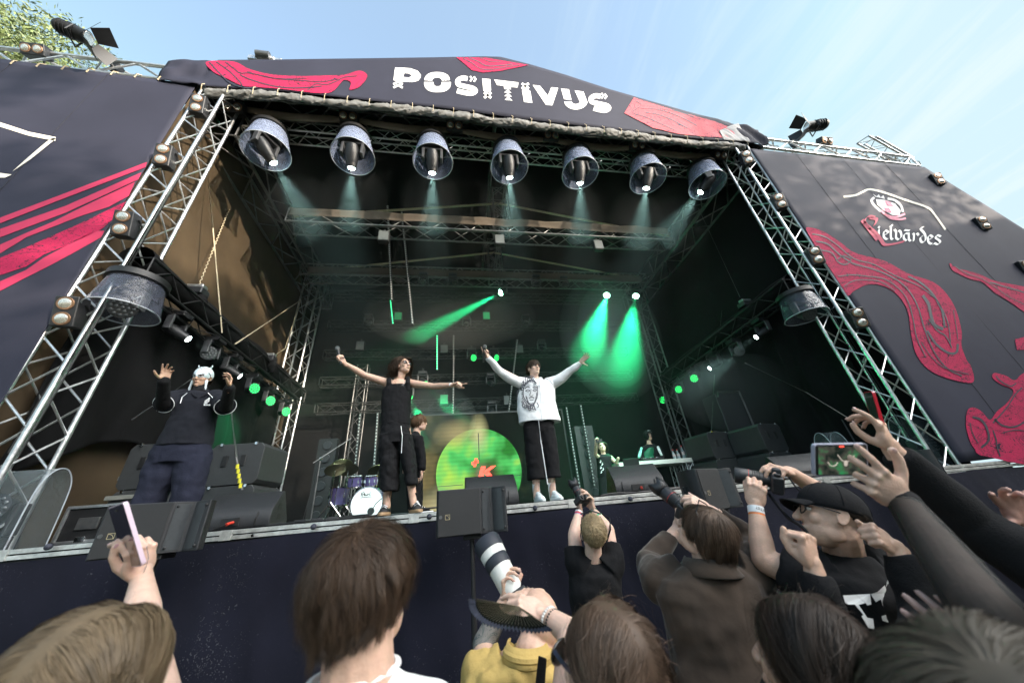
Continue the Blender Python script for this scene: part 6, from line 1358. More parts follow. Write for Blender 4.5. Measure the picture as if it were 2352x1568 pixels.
# ---- masked man at the left
Ym = 4.12
def A(x, y, Y=Ym): return at(x, y, Y)
t = thing('person', V(A(390, 1170).x, Ym, FL), 'man in a white wrestling mask and dark polo shirt, bent arms raised, palms out', 'person')
b = MB(); hc = A(465, 868); Fw = V(.05, -1, -.12); P, S_, F_, U_ = head(b, hc, Fw, V(0, -.1, 1), 1.02)
b.rc(A(458, 902), P(0, -.01, -.05), .06, .054)
SL, SR = A(408, 915), A(500, 915); EL, ER = A(374, 928, 3.95), A(519, 934, 3.95); WL_, WR = A(376, 876, 3.72), A(527, 892, 3.75)
loft(b, [(A(420, 1030), V(.17, 0, 0), V(0, .12, 0)), (A(440, 960), V(.17, 0, 0), V(0, .12, 0)), (A(453, 918), V(.19, 0, 0), V(0, .12, 0)), (A(457, 904), V(.14, 0, 0), V(0, .08, 0))])
limb(b, [SL, EL, WL_], [.06, .045, .029]); limb(b, [SR, ER, WR], [.06, .045, .029])
hand(b, WL_, V(.05, -.2, 1), V(.9, -.75, 0), -1, 1.1, (14, 22, 30, 38), 10, (.5, .9, .5), 12)
hand(b, WR, V(-.05, -.2, 1), V(-.9, -.75, 0), 1, 1.1, (24, 30, 34, 40), 7, (.5, .9, .5), 12)
limb(b, [A(400, 1030), A(372, 1100), A(345, 1180)], [.10, .07, .045]); limb(b, [A(445, 1030), A(432, 1100), A(420, 1180)], [.10, .07, .045])
b.build('body', M_skin3, t, voxel=.0055, sm=2)
face_parts(t, P, F_, U_, S_, 1.02, (.04, .03, .02))
MB().ell(P(0, .080, -.0625), S_*.016, F_*.012, U_*.0045, 12, 7).build('teeth', M_eye, t)
# mask: shell over the skull and cheeks, open at the eyes and mouth
mk = MB(); s = 1.02; nu, nv = 64, 44; vs = []; keep = []
for j in range(nv+1):
    for i in range(nu):
        th = math.pi*(.02+.80*j/nv); q = 2*math.pi*i/nu; x, y, z = math.cos(q)*math.sin(th), math.sin(q)*math.sin(th), math.cos(th)
        fz = max(0, y); zz_ = .038+z*.097; xx_ = x*(.0835 if z > 0 else .0835-.014*fz*abs(z)); yy_ = -.010+y*(.112 if y > 0 else .106)-(0 if y < 0 else .003)
        if y > .5 and z < 0: yy_ += .010*min(1, -z*4)
        if y > .85 and abs(x) < .28 and -.04 < zz_ < .03: yy_ += .014*(1-abs(x)/.28)*(1 if zz_ < .01 else .5)
        vs.append(P(xx_, yy_, zz_)); keep.append((xx_, yy_, zz_))
fs = []
for j in range(nv):
    for i in range(nu):
        ids = (j*nu+i, j*nu+(i+1) % nu, (j+1)*nu+(i+1) % nu, (j+1)*nu+i); ok = True
        for k in ids:
            x, y, z = keep[k]
            if y > .03:
                for sx in (-1, 1):
                    if ((x-sx*.034)/.0165)**2+((z-.005-.18*abs(x-sx*.02))/.0085)**2 < 1: ok = False
                if z < -.050 and abs(x) < .046: ok = False
            elif z < -.045+.5*max(0, -y-.02): ok = False
        if ok: fs.append(ids)
mk.add(vs, fs); M_mask = mat('mask_white', (.66, .74, .78), .35, 0, .06, 8)
mask = mk.build('mask', M_mask, t, solid=.003)
for k in (-1, 1):
    MB().rc(P(k*.066, .03, -.045), P(k*.073, .035, -.105), .016, .010).build('mask_strap', M_mask, mask); MB().ell(P(k*.075, .035, -.125), S_*.014, F_*.008, U_*.028, 10, 7).build('mask_tip', M_mask, mask)
    MB().path([P(k*.055, .0, .115), P(k*.066, .0, .135), P(k*.070, 0, .155)], [.012, .008, .002], 8).build('mask_horn', M_mask, mask)
    MB().path([P(k*.012, .100, .002), P(k*.022, .098, .016), P(k*.045, .088, .022), P(k*.062, .075, .035), P(k*.052, .084, .012), P(k*.045, .086, -.004), P(k*.028, .096, -.007), P(k*.012, .100, .002)], .0017, 6).build('eye_outline', M_black, mask)
    MB().path([P(k*.076, .045, .05), P(k*.083, .02, .03), P(k*.084, .0, .0), P(k*.080, .03, -.02), P(k*.078, .045, -.008)], .0035, 6).build('side_mark', M_black, mask)
sp = [P(math.cos(a_)*(.006+.0033*a_)*1.15, .092-.0016*a_, .088+math.sin(a_)*(.006+.0033*a_)*.8) for a_ in np.linspace(0, 9.5, 34)]
MB().path(sp, .0021, 6).build('spiral_mark', M_black, mask)
b = MB()
limb(b, [SL, EL, WL_], [.072, .062, .050]); limb(b, [SR, ER, WR], [.072, .062, .050]); b.rc(A(458, 902), P(0, -.012, -.07), .072, .060)
b.build('undershirt', M_blk2, t, voxel=.007, sm=2, disp=(.008, .05))
b = MB(); rows(b, [(432, 478, 901, .08), (410, 496, 910, .12), (400, 500, 930, .15), (398, 494, 960, .155), (378, 487, 1000, .165), (362, 482, 1026, .17)], Ym, 32)
for a_, c_, e_ in ((SL, EL, 1), (SR, ER, -1)): tube_open(b, smooth3([a_.lerp(A(453, 920), .3), a_, a_.lerp(c_, .95)], 5), rint([.11, .10, .098], 5), 20)
sh = b.build('polo_shirt', M_polo, t, voxel=.008, sm=3, disp=(.02, .10))
for a_, c_ in ((SL, EL), (SR, ER)):
    d_ = (c_-a_).normalized(); u_, w2_, _ = basis(d_); cc_ = a_.lerp(c_, .95)
    MB().path([cc_+u_*math.cos(q)*.096+w2_*math.sin(q)*.096 for q in np.linspace(0, 6.283, 25)], .0038, 6).build('sleeve_piping', M_wht, sh)
MB().path([A(430, 902, 4.0), A(418, 912, 3.97), A(414, 926, 3.965)], .0042, 6).build('shoulder_piping', M_wht, sh); MB().path([A(478, 902, 4.0), A(488, 912, 3.97), A(490, 928, 3.965)], .0042, 6).build('shoulder_piping', M_wht, sh)
for k in (-1, 1): MB().path([A(457+k*20, 897, 4.12), A(457+k*16, 903, 4.01), A(456+k*4, 912, 3.97)], [.014, .016, .006], 8).build('collar', M_polo, sh)
lg = MB(); q = lambda L_: [A(x, y, 3.94) for x, y in L_]
for pl in ([(469, 921), (481, 912), (482, 914), (474, 921)], [(468, 924), (480, 915), (483, 914), (476, 924)], [(467, 927), (478, 919), (482, 917), (480, 922), (474, 927)]): lg.poly(q(pl))
for i in range(4): lg.poly(q([(468+4*i, 928), (471+4*i, 928), (471+4*i, 931), (468+4*i, 931)]))
lg.build('chest_emblem', M_white, sh, smooth=False)
b = MB(); rows(b, [(362, 481, 1018, .15), (350, 484, 1040, .155), (340, 480, 1065, .15)], Ym, 28); rows(b, [(348, 420, 1050, .13), (330, 412, 1090, .125), (318, 385, 1130, .12), (305, 362, 1170, .115), (298, 352, 1195, .11)], Ym); rows(b, [(405, 483, 1050, .13), (405, 474, 1090, .125), (398, 462, 1130, .12), (392, 452, 1170, .115), (390, 448, 1195, .11)], Ym)
b.build('trousers', M_navy, t, voxel=.009, sm=3, disp=(.03, .12))
hair(t, 'hair', hc, Fw, V(0, -.1, 1), 1.02, H_dark, 1000, .16, 'crown', 0, front=2, back=-.7, side=2, top=-.1, curl=.6, lift=.03, grav=1, seed=12, wid=.004, cap=False)
# ---- filming woman
Yf = 7.4
def A(x, y, Y=Yf): return at(x, y, Y)
t = thing('person', V(A(1384, 1120).x, Yf, FL), 'woman in a printed black shirt filming with a raised arm left of the laptop', 'person')
b = MB(); hc = A(1383, 1027); Fw = V(-.3, -1, .35); P, S_, F_, U_ = head(b, hc, Fw, V(0, .3, 1), .98)
b.rc(A(1386, 1043), P(0, -.02, -.05), .055, .048); loft(b, [(A(1388, 1085), V(.14, 0, 0), V(0, .1, 0)), (A(1388, 1055), V(.15, 0, 0), V(0, .1, 0)), (A(1387, 1043), V(.1, 0, 0), V(0, .07, 0))])
limb(b, [A(1374, 1049), A(1368, 1044, 7.2), A(1369, 1018, 7.0)], [.05, .038, .027]); hand(b, A(1369, 1018, 7.0), V(0, -.2, 1), V(1, 0, 0), -1, 1, (60, 60, 60, 60), 3)
limb(b, [A(1402, 1050), A(1415, 1062, 7.2), A(1420, 1052, 7.0)], [.05, .038, .03]); limb(b, [A(1384, 1085), A(1386, 1150)], [.09, .06]); limb(b, [A(1392, 1085), A(1396, 1150)], [.09, .06])
b.build('body', M_skin, t, voxel=.009, sm=2); face_parts(t, P, F_, U_, S_, .98, (.10, .06, .03))
hair(t, 'hair', hc, Fw, V(0, .3, 1), .98, H_mid, 1500, .24, 'part', 0, front=.45, back=-.7, side=-.2, curl=.2, lift=.02, seed=14, wid=.004)
b = MB(); rows(b, [(1376, 1398, 1043, .08), (1370, 1406, 1050, .13), (1372, 1404, 1070, .13), (1373, 1406, 1095, .13)], Yf); sh = b.build('t_shirt', M_blk, t, voxel=.01, sm=2, disp=(.02, .09))
pr2 = MB()
for x, y in ((1379, 1056), (1383, 1062), (1380, 1070), (1385, 1074), (1381, 1080)):
    pr2.path([A(x, y, 7.24), A(x+1.5, y+3, 7.24), A(x-1, y+6, 7.24)], .012, 5)
pr2.build('shirt_print', M_white, sh)
b = MB(); rows(b, [(1374, 1405, 1088, .13), (1376, 1404, 1120, .12), (1378, 1402, 1160, .11)], Yf); b.build('trousers', M_blk2, t, voxel=.012, sm=2)
ph = thing('phone', A(1374, 1011, 6.95), 'small phone held sideways by the woman left of the laptop', 'phone'); MB().box(A(1376, 1011.5, 6.93), (.15, .01, .072)).build('phone_case', M_black, ph, bevel=.003)
# ---- man in the green jacket at the table
Yd = 8.0
def A(x, y, Y=Yd): return at(x, y, Y)
t = thing('person', V(A(1492, 1120).x, Yd, FL), 'man in a black and green hooded track jacket and cap behind the white table', 'person')
b = MB(); hc = A(1489, 1001); Fw = V(-.05, -1, .1); P, S_, F_, U_ = head(b, hc, Fw, V(0, .05, 1), 1.05)
b.rc(A(1491, 1020), P(0, -.02, -.05), .06, .052); loft(b, [(A(1492, 1078), V(.17, 0, 0), V(0, .12, 0)), (A(1492, 1030), V(.18, 0, 0), V(0, .12, 0)), (A(1491, 1020), V(.1, 0, 0), V(0, .07, 0))])
limb(b, [A(1475, 1032), A(1471, 1052, 7.9), A(1484, 1066, 7.6)], [.05, .04, .03]); limb(b, [A(1509, 1030), A(1519, 1048, 7.9), A(1505, 1067, 7.6)], [.05, .04, .03]); hand(b, A(1505, 1067, 7.6), V(-.5, -1, -.1), V(0, 0, -1), -1, 1, 20, 4); hand(b, A(1484, 1066, 7.6), V(.2, -1, -.1), V(0, 0, -1), 1, 1, 20, 4)
limb(b, [A(1484, 1078), A(1484, 1150)], [.09, .06]); limb(b, [A(1498, 1078), A(1498, 1150)], [.09, .06])
b.build('body', M_skin, t, voxel=.009, sm=2); face_parts(t, P, F_, U_, S_, 1.05, (.05, .03, .02))
b = MB(); rows(b, [(1481, 1502, 1021, .09), (1470, 1514, 1028, .13), (1466, 1520, 1045, .15), (1470, 1516, 1075, .16)], Yd); limb(b, [A(1474, 1032), A(1470, 1052, 7.9), A(1482, 1064, 7.62)], [.08, .07, .05]); limb(b, [A(1511, 1030), A(1521, 1048, 7.9), A(1507, 1065, 7.62)], [.08, .07, .05]); sh = b.build('track_jacket', M_blk2, t, voxel=.01, sm=2, disp=(.025, .09))
b = MB(); rows(b, [(1480, 1500, 1030, .15), (1472, 1500, 1040, .165), (1474, 1502, 1074, .175)], Yd-.01); b.build('green_front', fabric('green_nylon', (.005, .12, .055), .3, 20, .45), sh, voxel=.01, sm=2, disp=(.025, .09))
for a_, c_, m_ in (((1474, 1028), (1468, 1050), mat('mint_stripe', (.35, .75, .62), .7)), ((1511, 1025), (1520, 1046), M_white)): MB().path([A(*a_, 7.86), A((a_[0]+c_[0])/2-.5, (a_[1]+c_[1])/2, 7.82), A(*c_, 7.8)], [.028, .035, .028], 8).build('sleeve_stripe', m_, sh)
b = MB(); b.ell(P(0, -.03, .01), S_*.112, F_*.12, U_*.135, 18, 12); b.ell(P(0, .0, -.11), S_*.11, F_*.10, U_*.05); hd_ = b; cut = MB(); 
o_ = MB(); vs, fs = [], []
for j in range(15):
    for i in range(25):
        q = math.pi*(.10+1.8*i/24)+math.pi/2; z = math.cos(math.pi*j/14*.95); r = math.sin(math.pi*j/14*.95); vs.append(P(math.cos(q)*.105*r, -.015+math.sin(q)*.115*max(r, .3), .01+z*.13))
for j in range(14):
    for i in range(24): fs.append((j*25+i, j*25+i+1, (j+1)*25+i+1, (j+1)*25+i))
o_.add(vs, fs); o_.build('hood', M_blk2, sh, solid=.012)
MB().ell(P(0, .0, .06), S_*.085, F_*.10, U_*.075, 16, 10).build('cap', M_blk, t); MB().ell(P(0, .11, .055), S_*.07, F_*.055, U_*.010, 14, 8).build('cap_brim', mat('cap_grey', (.06, .06, .065), .7), t); MB().path([P(-.04, .106, .10), P(0, .112, .102), P(.04, .106, .10)], .006, 6).build('cap_lettering', M_white, t)
# ============================================================ CROWD AND PHOTOGRAPHERS IN THE PIT
Z = atz
FH = V(math.sin(YAW), math.cos(YAW), 0)      # level direction towards the stage
UPV = V(0, 0, 1)
def rowsz(mb, rs, n=24, pw=.9):
    """silhouette rows (x left, x right, y, z, depth[, dy right])"""
    rings = []; r0 = rs[0]; Y0 = r0[3]*ray((r0[0]+r0[1])/2, r0[2]).y
    for r in rs:                             # keep every row in the same upright plane as the first
        z_ = Y0/ray((r[0]+r[1])/2, r[2]).y+(r[3]-r0[3]); a, b = Z(r[0], r[2], z_), Z(r[1], r[2]+(r[5] if len(r) > 5 else 0), z_); rings.append(((a+b)/2, (b-a)/2, FH*r[4]))
    return loft(mb, rings, n, pw)
def torso_below(mb, c, h=.5, w_=.2, d_=.12):         # rest of a body below the frame
    if not (w_, d_) in ((.215, .14), (.20, .13), (.22, .15)): w_, d_ = .115, .075
    c = Vector(c); a, b = V(w_, 0, 0), V(0, d_, 0)
    loft(mb, [(c, a*.6, b*.7), (c-V(0, 0, .06), a, b), (c-V(0, 0, .25), a*.95, b), (c-V(0, 0, h), a*.85, b*.95), (c-V(0, 0, h+.25), a*.9, b)])
def camera_obj(c, ax, s, lab, lens=.12, r=.036, white=False, hood=True, up=None, flip=False):
    c, ax = Vector(c), Vector(ax).normalized(); u = Vector(up or UP); sd = ax.cross(u).normalized(); u = sd.cross(ax).normalized(); rot = Matrix((sd, ax, u)).transposed()
    t = thing('camera', c, lab, 'camera', 'cameras of the photographers')
    MB().box(c, (.135*s, .05*s, .085*s), rot).build('camera_body', M_plastic, t, bevel=.010*s)
    MB().box(c+u*.052*s, (.05*s, .05*s, .035*s), rot, .7).build('viewfinder', M_plastic, t, bevel=.006*s)
    MB().box(c+sd*.06*s+ax*.018*s, (.028*s, .05*s, .08*s), rot).build('grip', M_rubber, t, bevel=.010*s)
    MB().cyl(c-sd*.045*s+u*.04*s, c-sd*.045*s+u*.054*s, .014*s, n=16).build('dial', M_black, t); MB().box(c-ax*.027*s, (.08*s, .004*s, .055*s), rot).build('rear_screen', M_lens, t)
    MB().cyl(c+sd*.03*s-ax*.026*s, c+sd*.03*s-ax*.030*s, .012*s, n=14).build('button', M_aludark, t)
    w_ = mat('lens_white', (.72, .72, .69), .4, 0, .05); e = c+ax*(.025+lens)*s; a0 = c+ax*.022*s
    if white:
        MB().lathe(a0, e, [(0, r*.62*s), (.08, r*.66*s), (.12, r*.8*s), (.5, r*.86*s), (.52, r*.88*s)], 30).build('lens_barrel', w_, t)
        MB().lathe(a0+(e-a0)*.52, a0+(e-a0)*.70, [(0, r*.92*s), (.05, r*.94*s), (.95, r*.94*s), (1, r*.92*s)], 30).build('zoom_ring', mat('ring_blue_black', (.02, .024, .035), .6), t)
        MB().lathe(a0+(e-a0)*.70, a0+(e-a0)*.84, [(0, r*.96*s), (1, r*1.0*s)], 30).build('front_barrel', w_, t)
        MB().lathe(a0+(e-a0)*.84, e+ax*.02*s, [(0, r*1.04*s), (.1, r*1.06*s), (.9, r*1.06*s), (1, r*1.0*s)], 30).build('front_ring', mat('ring_blue_black', (.02, .024, .035)), t)
    else:
        MB().lathe(a0, e, [(0, r*.8*s), (.2, r*.85*s), (.22, r*.92*s), (.55, r*.94*s), (.57, r*s), (.95, r*s), (1, r*.95*s)], 30).build('lens_barrel', M_plastic, t)
        for f in (.3, .36, .42, .48): MB().lathe(a0+(e-a0)*f, a0+(e-a0)*(f+.025), [(0, r*.95*s), (.5, r*.985*s), (1, r*.95*s)], 30).build('grip_rib', M_rubber, t)
        MB().lathe(a0+(e-a0)*.60, a0+(e-a0)*.615, [(0, r*1.012*s), (1, r*1.012*s)], 30).build('red_ring', mat('ring_red', (.5, .02, .02), .4), t)
        if hood:
            n = 32; vs = []
            for i in range(n):
                q = 2*math.pi*i/n; l_ = .045+.018*math.cos(4*q/2)**2*2
                for k, (dd, rr) in enumerate(((0, 1.02), (l_, 1.25))): vs.append(e+ax*dd*s+(sd*math.cos(q)+u*math.sin(q))*r*rr*s)
            MB().add(vs, [(2*i, 2*((i+1) % n), 2*((i+1) % n)+1, 2*i+1) for i in range(n)]).build('lens_hood', M_plastic, t, solid=.002)
    if flip: MB().box(c-u*.055*s-sd*.02*s-ax*.03*s, (.08*s, .006*s, .05*s), rot @ Matrix.Rotation(.5, 3, 'X')).build('flip_screen', M_plastic, t, bevel=.002)
    return t, sd, u
def cloth_arm(mb, pts, rs, n=20): tube_open(mb, smooth3(pts, 6), rint(rs, 6), n)
def ringband(par, name, a, d, r, w_, m, n=24, flat=1.0):
    d = Vector(d).normalized(); return MB().lathe(Vector(a)-d*w_/2, Vector(a)+d*w_/2, [(0, r*.96), (0, r), (1, r), (1, r*.96)], n, flat).build(name, m, par)

# ---- blonde woman with the raised phone (lower left)
t = thing('person', V(-.45, .35, 0), 'long blonde-haired woman from behind at lower left, raising a pink-white phone', 'person')
hc = Z(185, 1615, .56); b = MB(); Fw = FH+V(0, 0, .15); P, S_, F_, U_ = head(b, hc, Fw, UPV, 1.08)
b.rc(hc-V(0, 0, .18), hc-V(0, 0, .05), .065, .055); torso_below(b, hc-V(0, 0, .17)+V(0, .02, 0))
Wp = Z(326, 1326, 1.0); El = Z(322, 1450, .84); Sh = hc+V(.20, .02, -.22)
b.rc(Sh, El, .055, .042, 18); b.rc(El, El.lerp(Wp, .35), .042, .040, 18); b.rc(El.lerp(Wp, .35), El.lerp(Wp, .8), .040, .029, 18); b.rc(El.lerp(Wp, .8), Wp, .029, .025, 18)
nl = MB(); Dh = (Z(322, 1240, 1.0)-Wp).normalized()
hand(b, Wp, Dh, -RIGHT*.8+FWD*.15, 1, 1.0, (42, 46, 50, 55), 4, (.85, .42, .42), 22, nl)
b.build('body', M_skin2, t, voxel=.0032, sm=3); nl.build('finger_nails', mat('nail_pink', (.62, .36, .40), .25, coat=.4), t)
hair(t, 'hair', hc, Fw, UPV, 1.08, H_blond, 24000, .42, 'part', .12, front=.6, back=-.8, side=-.35, lift=.024, grav=.9, seed=21, wid=.00045, seg=12, stray=0)
b = MB(); torso_below(b, hc-V(0, 0, .165)+V(0, .02, 0), .5, .215, .14); b.rc(Sh, Sh.lerp(El, .3), .07, .065); b.build('blouse', fabric('grey_blouse', (.1, .1, .11)), t, voxel=.01, sm=3)
ch = MB(); q = [Wp-Dh*.018+RIGHT*math.cos(a_)*.0285+FWD*math.sin(a_)*.0245+Dh*.004*math.sin(a_*2) for a_ in np.linspace(0, 2*math.pi, 40)]; ch.path(q, .0011, 6)
for p in q[::2]: ch.ell(p, .0016, n=6, m=5)
br = ch.build('bracelet', M_chrome, t); MB().ell(Wp-Dh*.018-FWD*.0265, RIGHT*.006, UP*.0045, FWD*.002, 10, 7).build('pendant', M_reflector, br)
ch = MB(); q = smooth3([Wp-Dh*.012-FWD*.024+RIGHT*.005, Wp+Dh*.02+RIGHT*.022-FWD*.018, Wp+Dh*.055+RIGHT*.021, Wp+Dh*.093+RIGHT*.018], 8); ch.path(q, .0007, 5)
for p in q[::4]: ch.ell(p, .002, n=8, m=6)
ch.build('hand_chain', M_chrome, t)
def phone(name, tl, tr, br_, bl, th, lab, mc, screen, back=1, rad=.010):
    tl, tr, br_, bl = map(Vector, (tl, tr, br_, bl)); c = (tl+tr+br_+bl)/4; a = (tr-tl+br_-bl)/2; h_ = (tl-bl+tr-br_)/2; w_, l_ = a.length, h_.length; a.normalize(); h_ = (h_-a*h_.dot(a)).normalized(); n_ = a.cross(h_).normalized()*back
    def rr(wd, ln, r):
        o_ = []
        for sx, sy, q0 in ((1, 1, 0), (-1, 1, 90), (-1, -1, 180), (1, -1, 270)):
            for k in range(6): q = R(q0+90*k/5); o_.append(c+a*(sx*(wd/2-r)+math.cos(q)*r)+h_*(sy*(ln/2-r)+math.sin(q)*r))
        return o_
    t = thing(name, c, lab, 'phone')
    MB().prism([p+n_*.001 for p in rr(w_, l_, rad)], -n_*th).build('phone_case', mc, t, bevel=.002)
    s_ = MB().poly([p+n_*.0016 for p in rr(w_-.006, l_-.006, rad-.002)]).build('screen_glass', M_lens if screen is None else screen, t, smooth=False)
    return t, c, a, h_, n_, w_, l_
cz = .80
t2, c, a, h_, n_, w_, l_ = phone('phone', Z(250, 1163, 1.0), Z(289, 1155, .94), Z(322, 1296, .94), Z(290, 1306, 1.0), .010, 'phone in a pink-white case held upright at lower left, dark screen towards us', mat('pink_case', (.66, .52, .62), .4, 0, .04), mat('dark_screen', (.006, .005, .012), .06, coat=1))
c0 = c+n_*.0022+h_*(l_/2-.016)
MB().box(c0, (.018, .001, .006), Matrix((a, n_, h_)).transposed()).build('front_camera', M_black, t2)

# ---- man with brown hair in a white tee (centre)
t = thing('person', V(-.25, .45, 0), 'brown-haired man in a white tee and glasses seen from behind at the bottom centre', 'person')
hc = Z(842, 1358, .74); Fw = FH+V(.28, 0, .28); Uh = UPV; b = MB(); P, S_, F_, U_ = head(b, hc, Fw, Uh, 1.05, jaw=1.05)
b.rc(hc-V(-.01, .02, .20), hc-V(0, 0, .06)-FH*.02, .074, .066); torso_below(b, hc-V(0, 0, .19), .5, .21, .12)
b.build('body', M_skin, t, voxel=.004, sm=3)
hair(t, 'hair', hc, Fw, Uh, 1.06, H_brown, 26000, .15, 'crown', 0, front=.25, back=-.9, side=-.3, curl=.32, lift=.026, grav=.30, taper=True, seed=31, wid=.00045, seg=10, crown=(.12, -.15, 1), stray=.035, clump=.7)
g_ = thing('glasses', P(.07, .05, .01), 'clear-framed glasses on the brown-haired man in the white tee', 'glasses')
for k in (-1, 1):
    MB().path([P(k*.062, .088, .012), P(k*.080, .06, .012), P(k*.085, .0, .008), P(k*.082, -.03, -.01)], .0022, 6).build('temple', mat('clear_frame', (.35, .35, .36), .2), g_)
    MB().path([P(k*.036+math.cos(q)*.028, .098-.01*abs(math.cos(q)), .0+math.sin(q)*.024) for q in np.linspace(0, 6.283, 20)], .002, 6).build('rim', mat('clear_frame', (.35, .35, .36)), g_)
b = MB(); c = hc-V(0, 0, .135)-FH*.015; loft(b, [(c, V(.075, 0, 0), FH*.075), (c-V(0, 0, .02), V(.10, 0, 0), FH*.09), (c-V(0, 0, .05), V(.19, 0, 0), FH*.12), (c-V(0, 0, .12), V(.25, 0, 0), FH*.15), (c-V(0, 0, .6), V(.22, 0, 0), FH*.15)], 30)
sh = b.build('t_shirt', M_wht, t, voxel=.006, sm=3, disp=(.008, .1)); MB().path([c+V(math.cos(q)*.078, 0, .004)+FH*math.sin(q)*.078 for q in np.linspace(0, 6.283, 30)], .007, 8).build('neckband', M_wht, sh)

# ---- bald photographer in the yellow jacket
t = thing('person', V(.45, 1.2, 0), 'bald photographer in a mustard yellow jacket pointing a white lens up', 'person')
hc = Z(1238, 1420, 1.42); Fw = FH*.6-RIGHT*.2+V(0, 0, .85); Uh = V(-.1, -.7, .7); b = MB(); P, S_, F_, U_ = head(b, hc, Fw, Uh, 1.05)
nk = Z(1222, 1500, 1.30); b.rc(nk, P(0, -.02, -.04), .070, .064); b.rc(nk+RIGHT*.03, P(.02, -.03, -.05), .05, .05); torso_below(b, nk+V(0, .05, 0), .5, .2, .13)
SL, SR = Z(1115, 1560, 1.30), Z(1300, 1560, 1.34); EL = Z(1112, 1478, 1.42); WL_ = Z(1160, 1380, 1.52); ER = Z(1300, 1480, 1.5); WR = Z(1246, 1375, 1.48)
b.rc(SL, EL, .056, .046, 18); b.rc(EL, EL.lerp(WL_, .4), .048, .044, 18); b.rc(EL.lerp(WL_, .4), WL_, .044, .029, 18); b.rc(SR, ER, .056, .045, 18); b.rc(ER, WR, .045, .029, 18)
lc = Z(1190, 1383, 1.50); la = (Z(1142, 1290, 1.64)-lc).normalized()
nl = MB()
hand(b, WL_, Z(1160, 1335, 1.55)-WL_, RIGHT*.9+UP*.1-FWD*.2, 1, 1.0, (40, 44, 48, 52), 10, (.6, .35, .8), 15, nl)
hand(b, WR, Z(1208, 1356, 1.46)-WR, -UP*.5-FWD*.5, -1, 1.0, (30, 40, 50, 60), 5, (.5, .7, .4), 20, nl)
b.build('body', M_skin, t, voxel=.005, sm=3); nl.build('finger_nails', M_nail, t)
tt = MB(); tt.rc(SL.lerp(EL, .8), EL, .0485, .0495, 22); tt.rc(EL, EL.lerp(WL_, .55), .0500, .0425, 22)
tt.build('tattooed_forearm', marble('tattoo_ink', (.20, .185, .17), (.035, .06, .065), 9, .47, 2.5, .5), t, voxel=.005, sm=3)
camera_obj(lc, la, 1.12, 'camera with a big white telephoto lens held by the bald man in yellow', .235, .058, True, up=RIGHT)
M_yel = fabric('mustard_cotton', (.50, .345, .115), .35, 26, .85, .1)
b = MB(); rowsz(b, [(1176, 1262, 1494, 1.30, .10), (1140, 1280, 1512, 1.31, .13), (1092, 1315, 1528, 1.32, .15), (1068, 1330, 1552, 1.33, .16), (1060, 1335, 1620, 1.33, .17), (1070, 1320, 1800, 1.3, .17)], 32)
cloth_arm(b, [SL+RIGHT*.06, SL, SL.lerp(EL, .5)], [.12, .10, .082]); cloth_arm(b, [SR-RIGHT*.06, SR, SR.lerp(ER, .9)], [.12, .10, .08])
jk = b.build('jacket', M_yel, t, voxel=.007, sm=3, disp=(.026, .08))
b = MB(); cc = Z(1212, 1494, 1.29)
for i in range(25):
    q = math.pi*(-.15+1.3*i/24)+math.pi
    b.v.append(tuple(cc+RIGHT*math.cos(q)*.078+FH*(math.sin(q)*.085+.01)+V(0, 0, .028))); b.v.append(tuple(cc+RIGHT*math.cos(q)*.102+FH*(math.sin(q)*.112)+V(0, 0, -.022)))
b.f = [(2*i, 2*i+2, 2*i+3, 2*i+1) for i in range(24)]; b.build('collar', M_yel, jk, solid=.007)
MB().path([cc+RIGHT*math.cos(q)*.082+FH*(math.sin(q)*.092)+V(0, 0, -.004) for q in np.linspace(math.pi*.8, math.pi*2.2, 24)], .016, 8).build('collar_stand', M_yel, jk)
MB().prism([Z(1237, 1505, 1.16), Z(1256, 1512, 1.16), Z(1250, 1600, 1.13), Z(1226, 1600, 1.13)], FH*.006).build('camera_strap', M_blk, t, bevel=.002)

# ---- short-haired blond photographer, arms up
t = thing('person', V(.55, 1.75, 0), 'photographer with short bleached hair and black tee, both arms up holding a small camera', 'person')
zb = 2.25; hc = Z(1362, 1226, zb); Fw = FH*.8+V(0, 0, .55); Uh = V(0, -.45, 1); b = MB(); P, S_, F_, U_ = head(b, hc, Fw, Uh, 1.0)
nk = Z(1362, 1290, zb-.02); b.rc(nk, P(0, -.015, -.05), .062, .052); torso_below(b, nk, .55, .19, .11)
SL, SR = Z(1325, 1285, zb), Z(1404, 1278, zb); EL, ER = Z(1318, 1228, zb+.12), Z(1397, 1216, zb+.12); WL_, WR = Z(1331, 1172, zb+.28), Z(1362, 1172, zb+.28)
for s0, e0, w0 in ((SL, EL, WL_), (SR, ER, WR)): b.rc(s0, e0, .055, .043, 16); b.rc(e0, e0.lerp(w0, .35), .043, .040, 16); b.rc(e0.lerp(w0, .35), w0, .040, .027, 16)
cc = Z(1338, 1150, zb+.30)
hand(b, WL_, Z(1330, 1150, zb+.3)-WL_, RIGHT, 1, 1.0, (40, 45, 50, 50), 6, (.5, .6, .6), 15); hand(b, WR, Z(1357, 1146, zb+.3)-WR, -RIGHT-FWD*.3, -1, 1.05, (20, 30, 36, 44), 12, (.5, .6, .6), 15)
b.build('body', M_skin2, t, voxel=.0055, sm=3)
hair(t, 'hair', hc, Fw, Uh, 1.0, H_short, 9000, .026, 'crown', 0, front=.35, back=-.75, side=-.25, curl=.7, lift=.008, grav=.1, seed=41, wid=.001, seg=5)
camera_obj(cc, Z(1318, 1112, zb+.42)-cc, .92, 'small camera with a flip screen held overhead by the bleached-hair photographer', .10, .036, False, True, RIGHT*.4+UP, True)
